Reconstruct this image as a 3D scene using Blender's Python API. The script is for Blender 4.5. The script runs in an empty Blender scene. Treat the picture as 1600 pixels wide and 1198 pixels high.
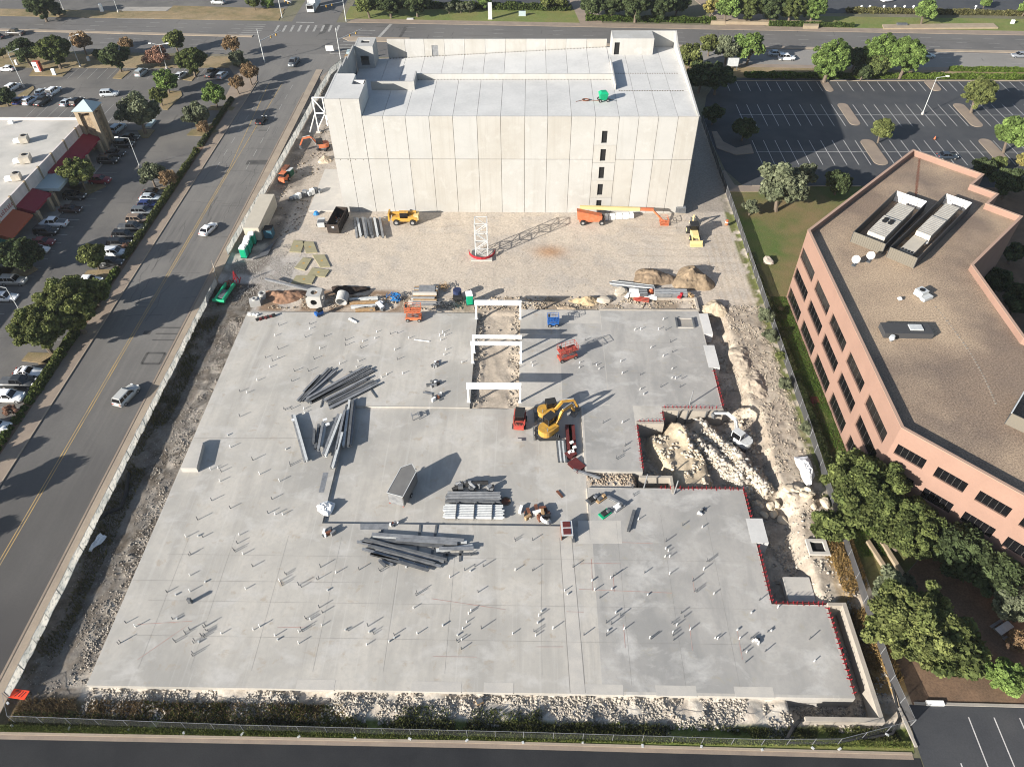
import bpy, math, random
import numpy as np
from mathutils import Vector, Matrix
R = math.radians
rnd = random.Random(7)
S = bpy.context.scene
COL = S.collection

# ------------------------------------------------------------------ camera, world, sun, exposure
CX, CY, FPX, CAMH = 800.0, 599.0, 1154.0, 82.0
def _n(v): return v / np.linalg.norm(v)
_dn = _n(np.array([813 - CX, 1762 - CY, FPX]))
_dp = _n(np.array([833 - CX, -546 - CY, FPX]))
_up = -_dn
_Y = _n(_dp - _up * (_dp @ _up))
_X = np.cross(_Y, _up)
B = np.array([_X, _Y, _up])
cam = bpy.data.cameras.new('camera')
co = bpy.data.objects.new('camera', cam)
COL.objects.link(co)
right, down, fwd = B[:, 0], B[:, 1], B[:, 2]
M = Matrix.Identity(4)
for i in range(3):
    M[i][0] = right[i]; M[i][1] = -down[i]; M[i][2] = -fwd[i]
M[0][3], M[1][3], M[2][3] = 0, 0, CAMH
co.matrix_world = M
cam.sensor_width = 36
cam.lens = FPX / 1600 * 36
cam.clip_start = 1
cam.clip_end = 6000
S.camera = co

w = bpy.data.worlds.new('World'); S.world = w; w.use_nodes = True
nt = w.node_tree; nt.nodes.clear()
sky = nt.nodes.new('ShaderNodeTexSky'); sky.sky_type = 'NISHITA'; sky.sun_disc = False
SUN_EL, SUN_AZ = R(20.8), R(217)          # direction to the sun, azimuth counted from +X anticlockwise
sky.sun_elevation = SUN_EL
sky.sun_rotation = R(90) - SUN_AZ
sky.air_density = 1.0; sky.dust_density = 1.0; sky.ozone_density = 1.0
bg = nt.nodes.new('ShaderNodeBackground'); bg.inputs[1].default_value = 0.064
out = nt.nodes.new('ShaderNodeOutputWorld')
nt.links.new(sky.outputs[0], bg.inputs[0]); nt.links.new(bg.outputs[0], out.inputs[0])
sl = bpy.data.lights.new('sun', 'SUN'); sl.energy = 4.4; sl.angle = R(0.5); sl.color = (1.0, 0.95, 0.87)
so = bpy.data.objects.new('sun', sl); COL.objects.link(so)
sd = Vector((math.cos(SUN_EL) * math.cos(SUN_AZ), math.cos(SUN_EL) * math.sin(SUN_AZ), math.sin(SUN_EL)))
so.rotation_euler = sd.to_track_quat('Z', 'Y').to_euler()
so.location = (0, 0, 150)
S.view_settings.view_transform = 'Standard'; S.view_settings.look = 'None'
S.view_settings.exposure = 1.27; S.view_settings.gamma = 1; S.view_settings.use_curve_mapping = False
S.render.engine = 'CYCLES'
S.cycles.volume_bounces = 0; S.cycles.filter_width = 1.05
S.cycles.max_bounces = 5; S.cycles.diffuse_bounces = 3; S.cycles.transparent_max_bounces = 12

# ------------------------------------------------------------------ helpers
def P(px, py, z=0.0):
    """point of the place seen at a pixel of the photograph, at height z"""
    d = B @ np.array([px - CX, py - CY, FPX]); t = (z - CAMH) / d[2]
    return Vector((d[0] * t, d[1] * t, z))
def PP(pts, z=0.0): return [P(x, y, z) for x, y in pts]
def HZ(bx, by, tx, ty, z0=0.0):
    b = P(bx, by, z0); d = B @ np.array([tx - CX, ty - CY, FPX]); return CAMH + d[2] * b.y / d[1]

def tag(o, label=None, cat=None, group=None, kind=None):
    if label: o['label'] = label
    if cat: o['category'] = cat
    if group: o['group'] = group
    if kind: o['kind'] = kind
    return o
def empty(name, loc=(0, 0, 0), rz=0.0, label=None, cat=None, group=None):
    o = bpy.data.objects.new(name, None); COL.objects.link(o)
    o.location = loc; o.rotation_euler = (0, 0, rz); o.empty_display_size = .3
    return tag(o, label, cat, group)
def copy_tree(o, parent=None):
    c = o.copy(); COL.objects.link(c); c.parent = parent
    for ch in list(o.children): copy_tree(ch, c)
    return c

class MB:
    def __init__(s): s.v = []; s.f = []; s.m = []; s.k = 0
    def add(s, vs, fs, k=None):
        n = len(s.v); s.v += [tuple(a) for a in vs]
        for f in fs: s.f.append(tuple(i + n for i in f)); s.m.append(s.k if k is None else k)
        return s
    def box(s, x, y, z, sx, sy, sz, rz=0.0, k=None):
        """centre x,y and bottom z"""
        c, d = math.cos(rz), math.sin(rz); vs = []
        for zz in (z, z + sz):
            for a, b in ((-1, -1), (1, -1), (1, 1), (-1, 1)):
                u, v = a * sx / 2, b * sy / 2
                vs.append((x + u * c - v * d, y + u * d + v * c, zz))
        return s.add(vs, [(3, 2, 1, 0), (4, 5, 6, 7), (0, 1, 5, 4), (1, 2, 6, 5), (2, 3, 7, 6), (3, 0, 4, 7)], k)
    def bx(s, x0, x1, y0, y1, z0, z1, k=None):
        return s.box((x0 + x1) / 2, (y0 + y1) / 2, z0, abs(x1 - x0), abs(y1 - y0), z1 - z0, 0, k)
    def bar(s, p0, p1, wd, ht=None, k=None):
        ht = ht or wd; p0 = Vector(p0); p1 = Vector(p1); d = (p1 - p0).normalized()
        u = d.cross(Vector((0, 0, 1)))
        if u.length < 1e-3: u = Vector((1, 0, 0))
        u.normalize(); t = u.cross(d); u = u * wd / 2; t = t * ht / 2
        vs = [p + a * u + b * t for p in (p0, p1) for a, b in ((-1, -1), (1, -1), (1, 1), (-1, 1))]
        return s.add(vs, [(0, 1, 2, 3), (7, 6, 5, 4), (0, 4, 5, 1), (1, 5, 6, 2), (2, 6, 7, 3), (3, 7, 4, 0)], k)
    def tube(s, p0, p1, r, n=8, r2=None, k=None, cap=True):
        r2 = r if r2 is None else r2; p0 = Vector(p0); p1 = Vector(p1); d = (p1 - p0).normalized()
        u = d.cross(Vector((0, 0, 1)))
        if u.length < 1e-3: u = Vector((1, 0, 0))
        u.normalize(); t = u.cross(d); vs = []
        for p, q in ((p0, r), (p1, r2)):
            for i in range(n):
                a = 2 * math.pi * i / n; vs.append(p + u * math.cos(a) * q + t * math.sin(a) * q)
        fs = [(i, n + i, n + (i + 1) % n, (i + 1) % n) for i in range(n)]
        if cap: fs += [tuple(range(n)), tuple(range(2 * n - 1, n - 1, -1))]
        return s.add(vs, fs, k)
    def pipe(s, p0, p1, ro, ri, n=20, k=None):
        p0 = Vector(p0); p1 = Vector(p1); d = (p1 - p0).normalized(); u = d.cross(Vector((0, 0, 1)))
        if u.length < 1e-3: u = Vector((1, 0, 0))
        u.normalize(); t = u.cross(d); vs = []
        for p, q in ((p0, ro), (p1, ro), (p1, ri), (p0, ri)):
            for i in range(n):
                a = 2 * math.pi * i / n; vs.append(p + u * math.cos(a) * q + t * math.sin(a) * q)
        fs = []
        for j in range(4):
            for i in range(n):
                fs.append((j * n + i, ((j + 1) % 4) * n + i, ((j + 1) % 4) * n + (i + 1) % n, j * n + (i + 1) % n))
        return s.add(vs, fs, k)
    def prism(s, pts, z0, z1, k=None, bottom=True):
        pts = [(p[0], p[1]) for p in pts]; n = len(pts)
        a = sum(pts[i][0] * pts[(i + 1) % n][1] - pts[(i + 1) % n][0] * pts[i][1] for i in range(n))
        if a < 0: pts = pts[::-1]
        vs = [(x, y, z0) for x, y in pts] + [(x, y, z1) for x, y in pts]
        fs = [tuple(range(n, 2 * n))] + [(i, (i + 1) % n, n + (i + 1) % n, n + i) for i in range(n)]
        if bottom: fs.append(tuple(range(n - 1, -1, -1)))
        return s.add(vs, fs, k)
    def flat(s, pts, z=None, k=None):
        pts = [(p[0], p[1], (p[2] if z is None else z)) for p in pts]; n = len(pts)
        a = sum(pts[i][0] * pts[(i + 1) % n][1] - pts[(i + 1) % n][0] * pts[i][1] for i in range(n))
        if a < 0: pts = pts[::-1]
        return s.add(pts, [tuple(range(n))], k)
    def side(s, prof, y0, y1, k=None):
        """profile in x,z extruded along y"""
        n = len(prof)
        a = sum(prof[i][0] * prof[(i + 1) % n][1] - prof[(i + 1) % n][0] * prof[i][1] for i in range(n))
        if a < 0: prof = prof[::-1]
        vs = [(x, y0, z) for x, z in prof] + [(x, y1, z) for x, z in prof]
        return s.add(vs, [tuple(range(n)), tuple(range(2 * n - 1, n - 1, -1))] + [(i, n + i, n + (i + 1) % n, (i + 1) % n) for i in range(n)], k)
    def loft(s, rings, k=None, caps=True):
        n = len(rings[0]); vs = [p for r_ in rings for p in r_]; fs = []
        for j in range(len(rings) - 1):
            for i in range(n):
                fs.append((j * n + i, j * n + (i + 1) % n, (j + 1) * n + (i + 1) % n, (j + 1) * n + i))
        if caps: fs += [tuple(range(n - 1, -1, -1)), tuple(range((len(rings) - 1) * n, len(rings) * n))]
        return s.add(vs, fs, k)
    def mesh(s, name, mats, smooth=False):
        me = bpy.data.meshes.new(name); me.from_pydata(s.v, [], s.f)
        if not isinstance(mats, (list, tuple)): mats = [mats]
        for m_ in mats: me.materials.append(m_)
        if len(mats) > 1: me.polygons.foreach_set('material_index', s.m)
        if smooth: me.polygons.foreach_set('use_smooth', [True] * len(s.f))
        me.update(); return me
    def build(s, name, mats, parent=None, smooth=False, label=None):
        o = bpy.data.objects.new(name, s.mesh(name, mats, smooth)); COL.objects.link(o)
        if parent: o.parent = parent
        if label: o['label'] = label
        return o
def link(name, me, parent=None, loc=(0, 0, 0), rz=0.0, scale=None):
    o = bpy.data.objects.new(name, me); COL.objects.link(o); o.location = loc; o.rotation_euler = (0, 0, rz)
    if parent: o.parent = parent
    if scale: o.scale = scale
    return o
def struct(name, mb, mat, **k): return tag(mb.build(name, mat, **k), kind='structure')
def recalc(o):
    import bmesh
    b = bmesh.new(); b.from_mesh(o.data); bmesh.ops.recalc_face_normals(b, faces=b.faces); b.to_mesh(o.data); b.free(); return o

# ------------------------------------------------------------------ materials
def mat(name, c, rough=.85, c2=None, scale=1.0, c3=None, scale3=.08, fine=0.0, fscale=30, bump=0.0, metal=0.0, spec=.3, amt=1.0, lo=.35, hi=.65, amt3=.8, lo3=.45, hi3=.7):
    m_ = bpy.data.materials.new(name); m_.use_nodes = True; n = m_.node_tree; bs = n.nodes['Principled BSDF']
    bs.inputs['Roughness'].default_value = rough; bs.inputs['Metallic'].default_value = metal
    bs.inputs['Specular IOR Level'].default_value = spec
    bs.inputs['Base Color'].default_value = (*c, 1)
    if c2 is None and c3 is None and not fine and not bump: return m_
    tc = n.nodes.new('ShaderNodeTexCoord'); cur = None
    def noise(sc, det=5, rg=.6):
        x = n.nodes.new('ShaderNodeTexNoise'); x.inputs['Scale'].default_value = sc; x.inputs['Detail'].default_value = det
        x.inputs['Roughness'].default_value = rg; n.links.new(tc.outputs['Object'], x.inputs['Vector']); return x
    def ramp(src, a, b, f=1.0):
        x = n.nodes.new('ShaderNodeMapRange'); x.inputs[1].default_value = a; x.inputs[2].default_value = b; x.inputs[4].default_value = f
        n.links.new(src.outputs[0], x.inputs[0]); return x
    def mix(a, b, fac, mode='MIX'):
        x = n.nodes.new('ShaderNodeMix'); x.data_type = 'RGBA'; x.blend_type = mode
        n.links.new(fac.outputs[0], x.inputs[0])
        if isinstance(a, tuple): x.inputs[6].default_value = (*a, 1)
        else: n.links.new(a, x.inputs[6])
        if isinstance(b, tuple): x.inputs[7].default_value = (*b, 1)
        else: n.links.new(b, x.inputs[7])
        return x.outputs[2]
    cur = c
    if c2: cur = mix(cur, c2, ramp(noise(scale), lo, hi, amt))
    if c3: cur = mix(cur, c3, ramp(noise(scale3, 4, .65), lo3, hi3, amt3))
    nf = noise(fscale, 3, .7)
    if fine:
        rr = n.nodes.new('ShaderNodeMapRange'); rr.inputs[1].default_value = .3; rr.inputs[2].default_value = .7
        rr.inputs[3].default_value = 1 - fine; rr.inputs[4].default_value = 1 + fine; n.links.new(nf.outputs[0], rr.inputs[0])
        x = n.nodes.new('ShaderNodeVectorMath'); x.operation = 'SCALE'
        if isinstance(cur, tuple): x.inputs[0].default_value = cur
        else: n.links.new(cur, x.inputs[0])
        n.links.new(rr.outputs[0], x.inputs['Scale']); cur = x.outputs[0]
    if not isinstance(cur, tuple): n.links.new(cur, bs.inputs['Base Color'])
    if bump:
        bp = n.nodes.new('ShaderNodeBump'); bp.inputs['Strength'].default_value = 1; bp.inputs['Distance'].default_value = bump
        n.links.new(nf.outputs[0], bp.inputs['Height']); n.links.new(bp.outputs[0], bs.inputs['Normal'])
    return m_
def attr_mat(name, rough=.95, fine=.2, fscale=3, bump=.05, trans=0.0, attr='Col'):
    m_ = bpy.data.materials.new(name); m_.use_nodes = True; n = m_.node_tree; bs = n.nodes['Principled BSDF']
    bs.inputs['Roughness'].default_value = rough; bs.inputs['Specular IOR Level'].default_value = .15
    a = n.nodes.new('ShaderNodeAttribute'); a.attribute_name = attr
    src = a.outputs['Color']
    if fine:
        tc = n.nodes.new('ShaderNodeTexCoord'); x = n.nodes.new('ShaderNodeTexNoise'); x.inputs['Scale'].default_value = fscale
        x.inputs['Detail'].default_value = 6; x.inputs['Roughness'].default_value = .75; n.links.new(tc.outputs['Object'], x.inputs['Vector'])
        rr = n.nodes.new('ShaderNodeMapRange'); rr.inputs[1].default_value = .3; rr.inputs[2].default_value = .7
        rr.inputs[3].default_value = 1 - fine; rr.inputs[4].default_value = 1 + fine; n.links.new(x.outputs[0], rr.inputs[0])
        q = n.nodes.new('ShaderNodeVectorMath'); q.operation = 'SCALE'; n.links.new(src, q.inputs[0]); n.links.new(rr.outputs[0], q.inputs['Scale']); src = q.outputs[0]
        if bump:
            bp = n.nodes.new('ShaderNodeBump'); bp.inputs['Distance'].default_value = bump; n.links.new(x.outputs[0], bp.inputs['Height']); n.links.new(bp.outputs[0], bs.inputs['Normal'])
    n.links.new(src, bs.inputs['Base Color'])
    if trans:
        tr = n.nodes.new('ShaderNodeBsdfTranslucent'); mx = n.nodes.new('ShaderNodeMixShader'); mx.inputs[0].default_value = trans
        n.links.new(src, tr.inputs[0]); n.links.new(bs.outputs[0], mx.inputs[1]); n.links.new(tr.outputs[0], mx.inputs[2])
        n.links.new(mx.outputs[0], n.nodes['Material Output'].inputs[0])
    return m_
def see_through(name, c, fac, rough=.9):
    m_ = bpy.data.materials.new(name); m_.use_nodes = True; n = m_.node_tree; bs = n.nodes['Principled BSDF']
    bs.inputs['Base Color'].default_value = (*c, 1); bs.inputs['Roughness'].default_value = rough; bs.inputs['Alpha'].default_value = fac
    return m_

mt = {}
mt['concrete'] = mat('slab_concrete', (.385, .36, .325), .8, (.31, .295, .27), .12, (.44, .42, .385), .045, fine=.05, fscale=3, amt=.9, lo=.42, hi=.62, amt3=.8)
mt['concrete_dark'] = mat('fresh_concrete', (.30, .29, .275), .75, (.225, .222, .215), .16, (.36, .34, .315), .07, fine=.06, fscale=2.5)
mt['concrete_pale'] = mat('pale_concrete', (.46, .43, .385), .85, (.39, .37, .34), .5, fine=.04, fscale=6)
mt['concrete_tan'] = mat('tan_formed_concrete', (.37, .33, .275), .85, (.31, .275, .235), .6, fine=.06, fscale=4)
mt['kerb'] = mat('kerb_concrete', (.33, .27, .205), .9, (.27, .22, .17), .3, fine=.08, fscale=5)
mt['walk'] = mat('sidewalk', (.27, .215, .165), .9, (.22, .175, .14), .4, fine=.07, fscale=6)
mt['walk_grey'] = mat('grey_sidewalk', (.33, .30, .26), .9, (.26, .24, .215), .4, fine=.08, fscale=5)
mt['asphalt_old'] = mat('old_asphalt', (.185, .172, .158), .9, (.145, .135, .126), .10, (.22, .205, .185), .03, fine=.06, fscale=4, bump=.01)
mt['asphalt_far'] = mat('far_asphalt', (.135, .127, .12), .9, (.10, .096, .092), .12, (.17, .16, .145), .03, fine=.08, fscale=3)
mt['asphalt_new'] = mat('new_asphalt', (.020, .021, .0235), .9, (.028, .029, .031), .25, (.042, .041, .04), .03, fine=.15, fscale=8, amt3=.4, spec=.12)
mt['asphalt_lot'] = mat('lot_asphalt', (.044, .0465, .052), .85, (.058, .06, .064), .2, (.12, .115, .105), .035, fine=.12, fscale=5, amt3=.5, lo3=.5, hi3=.75)
mt['asphalt_mall'] = mat('mall_asphalt', (.125, .118, .11), .9, (.09, .086, .082), .12, (.17, .158, .14), .05, fine=.1, fscale=3)
mt['white_line'] = mat('white_paint', (.55, .54, .52), .8, (.38, .37, .36), 1.0)
mt['worn_line'] = mat('worn_white_paint', (.36, .35, .33), .85, (.22, .215, .2), .8)
mt['yellow_line'] = mat('yellow_paint', (.42, .28, .10), .8, (.26, .2, .12), .5)
mt['dark_patch'] = mat('tar_patch', (.055, .053, .05), .85, (.09, .085, .08), .6)
mt['drygrass'] = mat('dry_grass', (.25, .18, .095), 1, (.14, .12, .055), .25, (.30, .225, .14), .06, fine=.25, fscale=4, bump=.05)
mt['grass'] = mat('green_grass', (.115, .155, .035), 1, (.16, .17, .05), .2, (.20, .16, .06), .06, fine=.25, fscale=4, bump=.06)
mt['lawn'] = mat('lawn_beside_offices', (.075, .115, .025), 1, (.10, .115, .035), .3, (.19, .135, .065), .04, fine=.25, fscale=4, bump=.05, amt3=.9, lo3=.46, hi3=.6)
mt['bark_mulch'] = mat('mulch', (.19, .12, .075), 1, (.13, .085, .055), .4, fine=.25, fscale=4)
mt['ground'] = mat('ground', (.17, .15, .11), 1, (.11, .11, .06), .05, fine=.2, fscale=2)
mt['precast'] = mat('precast_concrete', (.40, .387, .36), .8, (.355, .343, .318), .35, (.44, .425, .40), .09, fine=.05, fscale=1.6)
mt['precast2'] = mat('precast_concrete_warm', (.39, .37, .337), .8, (.345, .327, .297), .4, (.42, .40, .365), .12, fine=.05, fscale=1.6)
mt['precast_roof'] = mat('deck_concrete', (.53, .52, .50), .85, (.46, .455, .44), .2, (.60, .59, .56), .07, fine=.05, fscale=2)
mt['precast_roof2'] = mat('deck_concrete_b', (.47, .465, .45), .85, (.54, .53, .51), .2, fine=.05, fscale=2)
mt['joint'] = mat('joint_dark', (.13, .11, .085), .95)  # plain dark brown for joint gaps, core and plates
mt['void'] = mat('dark_opening', (.012, .012, .013), .9)
mt['pink'] = mat('pink_stucco', (.272, .170, .130), .9, (.245, .153, .117), .3, fine=.03, fscale=3)
mt['pink_cap'] = mat('parapet_cap', (.36, .24, .18), .8)
mt['gravel_roof'] = mat('ballast_gravel_roof', (.225, .165, .12), 1, (.165, .125, .098), .10, (.40, .30, .205), .035, fine=.5, fscale=4.5, bump=.03, lo=.35, hi=.65, amt3=.85, lo3=.48, hi3=.66)
mt['glass'] = mat('dark_glass', (.006, .006, .007), .12, spec=.5)
mt['alu'] = mat('aluminium', (.07, .065, .06), .5, metal=.3)
mt['cream'] = mat('cream_metal', (.42, .375, .31), .6, (.55, .5, .42), .8)
mt['louvre'] = mat('ribbed_screen', (.145, .13, .105), .7)
mt['dark_screen'] = mat('dark_screen', (.05, .05, .052), .8)
mt['tpo'] = mat('white_roof_membrane', (.46, .44, .40), .85, (.36, .345, .315), .25, (.52, .49, .45), .08, fine=.04, fscale=2)
mt['parapet_pale'] = mat('pale_parapet', (.62, .56, .53), .85, (.50, .45, .42), .6)
mt['awning_red'] = mat('red_awning', (.23, .012, .03), .6, (.20, .012, .026), 1)
mt['awning_rust'] = mat('rust_awning', (.34, .075, .03), .7)
mt['awning_green'] = mat('green_awning', (.01, .06, .035), .7)
mt['stone'] = mat('stone_cladding', (.36, .27, .17), .9, (.16, .125, .09), 1.3, fine=.3, fscale=5)
mt['limestone'] = mat('limestone', (.33, .265, .185), .9, (.28, .22, .15), .6)
mt['slate'] = mat('pale_metal_roof', (.35, .42, .43), .5)
mt['white'] = mat('white_paint_metal', (.80, .79, .76), .5)
mt['offwhite'] = mat('off_white_panel', (.46, .415, .34), .6, (.42, .38, .31), .8)
mt['steel'] = mat('galvanised_steel', (.30, .305, .31), .5, (.20, .205, .215), 1.5, metal=.35)
mt['steel_dark'] = mat('dark_steel', (.085, .09, .098), .6, (.14, .145, .15), 1.5, metal=.2)
mt['steel_pale'] = mat('pale_steel', (.52, .53, .52), .5, (.42, .43, .43), 2)
mt['rust'] = mat('rusty_steel', (.20, .07, .035), .9, (.10, .045, .03), 1.5)
mt['wood'] = mat('timber', (.36, .24, .13), .9, (.26, .17, .09), 2)
mt['ply'] = mat('weathered_plywood', (.30, .27, .165), .9, (.25, .225, .14), 1.2)
mt['red'] = mat('red_paint', (.40, .045, .035), .6, (.28, .09, .06), 1.6)
mt['maroon'] = mat('maroon_paint', (.11, .022, .02), .7, (.09, .018, .018), 1)
mt['hotred'] = mat('red_plastic', (.42, .02, .03), .6, (.25, .02, .025), 1.2)
mt['orange'] = mat('orange_paint', (.58, .12, .045), .6, (.40, .16, .08), 1.4)
mt['yellow'] = mat('yellow_paint_machine', (.55, .29, .035), .6, (.33, .2, .06), 1.5)
mt['sand_yellow'] = mat('faded_yellow', (.58, .47, .22), .6)
mt['blue'] = mat('blue_paint', (.02, .10, .33), .5)
mt['bluehose'] = mat('blue_plastic', (.02, .17, .42), .6)
mt['green'] = mat('green_plastic', (.005, .30, .14), .5)
mt['teal'] = mat('teal_plastic', (.01, .30, .20), .5)
mt['black'] = mat('black_rubber', (.02, .02, .021), .8)
mt['dumpster'] = mat('black_steel', (.025, .022, .02), .6, (.05, .035, .028), 1)
mt['rim'] = mat('wheel_rim', (.40, .40, .40), .4, metal=.5)
mt['trailer'] = mat('grey_trailer_skin', (.17, .165, .155), .55, (.145, .14, .135), 1)
mt['skin'] = mat('skin', (.35, .19, .12), .7)
mt['hivis'] = mat('hi_vis_vest', (.55, .65, .05), .7)
mt['jeans'] = mat('denim', (.05, .07, .12), .9)
mt['banner'] = None
mt['leaf'] = attr_mat('foliage', rough=.8, fine=0, trans=.22)
mt['bark'] = mat('bark', (.16, .125, .095), .95, (.10, .08, .06), 3)
mt['dirt'] = attr_mat('site_soil', fine=.26, fscale=2.6, bump=.06)
mt['rock'] = attr_mat('limestone_rubble', fine=.12, fscale=4, bump=.02)
mt['sawcut'] = mat('saw_cut', (.25, .235, .215), .95)
mt['weeds'] = attr_mat('weeds_blades', rough=.9, fine=0, trans=.2)
mt['chain'] = see_through('chain_link_mesh', (.26, .27, .27), .06)
mt['screen'] = see_through('black_privacy_mesh', (.055, .055, .058), .82)
mt['tarp'] = mat('white_tarpaulin', (.80, .79, .78), .5, (.62, .63, .64), 2.2, bump=.06, fscale=2.5)
mt['redmark'] = mat('red_chalk_line', (.40, .22, .19), .9, (.36, .31, .28), .6)
mt['smear'] = mat('dusty_smear', (.47, .45, .42), .9)
def bannermat():
    m_ = bpy.data.materials.new('printed_fence_mesh'); m_.use_nodes = True; n = m_.node_tree; bs = n.nodes['Principled BSDF']
    tc = n.nodes.new('ShaderNodeTexCoord')
    a = n.nodes.new('ShaderNodeTexNoise'); a.inputs['Scale'].default_value = .55; a.inputs['Detail'].default_value = 3
    b = n.nodes.new('ShaderNodeTexNoise'); b.inputs['Scale'].default_value = 2.4; b.inputs['Detail'].default_value = 1
    n.links.new(tc.outputs['Object'], a.inputs['Vector']); n.links.new(tc.outputs['Object'], b.inputs['Vector'])
    r1 = n.nodes.new('ShaderNodeValToRGB'); r1.color_ramp.elements[0].color = (.30, .31, .30, 1); r1.color_ramp.elements[1].color = (.46, .45, .42, 1)
    r1.color_ramp.elements[0].position = .4; r1.color_ramp.elements[1].position = .6
    r2 = n.nodes.new('ShaderNodeValToRGB'); r2.color_ramp.elements[0].position = .54; r2.color_ramp.elements[1].position = .6
    r2.color_ramp.elements[0].color = (1, 1, 1, 1); r2.color_ramp.elements[1].color = (.66, .68, .70, 1)
    mx = n.nodes.new('ShaderNodeMix'); mx.data_type = 'RGBA'; mx.blend_type = 'MULTIPLY'; mx.inputs[0].default_value = 1
    n.links.new(a.outputs[0], r1.inputs[0]); n.links.new(b.outputs[0], r2.inputs[0]); n.links.new(r1.outputs[0], mx.inputs[6]); n.links.new(r2.outputs[0], mx.inputs[7])
    n.links.new(mx.outputs[2], bs.inputs['Base Color']); bs.inputs['Roughness'].default_value = .9
    tr = n.nodes.new('ShaderNodeBsdfTranslucent'); ms = n.nodes.new('ShaderNodeMixShader'); ms.inputs[0].default_value = .6
    n.links.new(mx.outputs[2], tr.inputs[0]); n.links.new(bs.outputs[0], ms.inputs[1]); n.links.new(tr.outputs[0], ms.inputs[2])
    n.links.new(ms.outputs[0], n.nodes['Material Output'].inputs[0]); return m_
mt['banner'] = bannermat()
def layered(name, base, layers, rough=.85):
    """layers: (scale xyz, detail, lo, hi, colour, amount)"""
    m_ = bpy.data.materials.new(name); m_.use_nodes = True; n = m_.node_tree; bs = n.nodes['Principled BSDF']; bs.inputs['Roughness'].default_value = rough; bs.inputs['Specular IOR Level'].default_value = .25
    tc = n.nodes.new('ShaderNodeTexCoord'); cur = None
    for i, (sc, det, lo, hi, c, amt) in enumerate(layers):
        mp = n.nodes.new('ShaderNodeMapping'); mp.inputs['Scale'].default_value = sc; mp.inputs['Location'].default_value = (i * 7.3, i * 3.1, 0); mp.inputs['Rotation'].default_value = (0, 0, .12 * i)
        no = n.nodes.new('ShaderNodeTexNoise'); no.inputs['Scale'].default_value = 1; no.inputs['Detail'].default_value = det; no.inputs['Roughness'].default_value = .62; no.inputs['Distortion'].default_value = .4
        n.links.new(tc.outputs['Object'], mp.inputs[0]); n.links.new(mp.outputs[0], no.inputs['Vector'])
        r_ = n.nodes.new('ShaderNodeMapRange'); r_.inputs[1].default_value = lo; r_.inputs[2].default_value = hi; r_.inputs[4].default_value = amt; n.links.new(no.outputs[0], r_.inputs[0])
        mx = n.nodes.new('ShaderNodeMix'); mx.data_type = 'RGBA'; n.links.new(r_.outputs[0], mx.inputs[0]); mx.inputs[7].default_value = (*c, 1)
        if cur is None: mx.inputs[6].default_value = (*base, 1)
        else: n.links.new(cur, mx.inputs[6])
        cur = mx.outputs[2]
    n.links.new(cur, bs.inputs['Base Color']); return m_
mt['concrete'] = layered('slab_concrete', (.455, .425, .378), [((.06, .05, .1), 5, .42, .62, (.29, .278, .255), .85), ((.35, .05, .1), 4, .5, .68, (.29, .275, .25), .6), ((.22, .30, .1), 6, .52, .66, (.47, .45, .42), .7), ((.5, .6, .2), 4, .60, .70, (.31, .25, .18), .5), ((1.8, 1.8, 1), 4, .45, .7, (.34, .325, .30), .45), ((1.6, .03, .1), 3, .58, .72, (.50, .48, .445), .35)])
mt['concrete_dark'] = layered('fresh_concrete', (.37, .352, .325), [((.09, .08, .1), 5, .42, .62, (.245, .24, .228), .85), ((.3, .08, .1), 4, .5, .66, (.24, .235, .225), .6), ((.2, .26, .1), 6, .52, .66, (.45, .435, .41), .8), ((.5, .6, .2), 4, .60, .70, (.31, .28, .21), .4), ((1.8, 1.8, 1), 4, .45, .7, (.28, .275, .265), .4)])
mt['precast'] = layered('precast_concrete', (.395, .388, .370), [((.12, .3, .12), 5, .42, .62, (.345, .335, .312), .7), ((1.1, .4, .05), 4, .52, .70, (.33, .318, .29), .45), ((.5, .5, .5), 6, .55, .68, (.45, .442, .425), .6), ((3, 3, 3), 3, .45, .7, (.36, .352, .335), .35)])
mt['precast2'] = layered('precast_concrete_warm', (.385, .372, .345), [((.15, .3, .13), 5, .42, .62, (.34, .322, .29), .7), ((1.3, .4, .05), 4, .50, .68, (.325, .308, .275), .5), ((.5, .5, .4), 6, .55, .68, (.43, .42, .40), .5)])
mt['precast3'] = layered('precast_concrete_cool', (.37, .366, .352), [((.15, .3, .15), 5, .42, .62, (.405, .40, .385), .7), ((1.1, .4, .06), 4, .52, .70, (.32, .312, .29), .4)])
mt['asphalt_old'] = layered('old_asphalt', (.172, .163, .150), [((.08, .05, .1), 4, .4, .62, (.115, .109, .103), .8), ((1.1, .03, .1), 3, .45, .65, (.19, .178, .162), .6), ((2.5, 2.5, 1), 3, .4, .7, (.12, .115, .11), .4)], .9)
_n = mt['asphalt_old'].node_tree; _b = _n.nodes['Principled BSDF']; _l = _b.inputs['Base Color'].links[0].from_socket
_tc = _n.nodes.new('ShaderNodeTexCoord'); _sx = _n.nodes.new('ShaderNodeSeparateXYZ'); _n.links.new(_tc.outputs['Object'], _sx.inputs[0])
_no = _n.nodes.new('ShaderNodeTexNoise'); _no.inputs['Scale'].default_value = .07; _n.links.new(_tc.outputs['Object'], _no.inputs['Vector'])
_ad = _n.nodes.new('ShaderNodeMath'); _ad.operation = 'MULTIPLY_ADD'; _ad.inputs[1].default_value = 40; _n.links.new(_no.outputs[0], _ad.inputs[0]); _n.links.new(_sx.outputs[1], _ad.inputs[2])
_mr = _n.nodes.new('ShaderNodeMapRange'); _mr.inputs[1].default_value = 60; _mr.inputs[2].default_value = 115; _n.links.new(_ad.outputs[0], _mr.inputs[0])  # darker near end, paler far end: glare put into the colour, plus tracked dust
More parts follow.
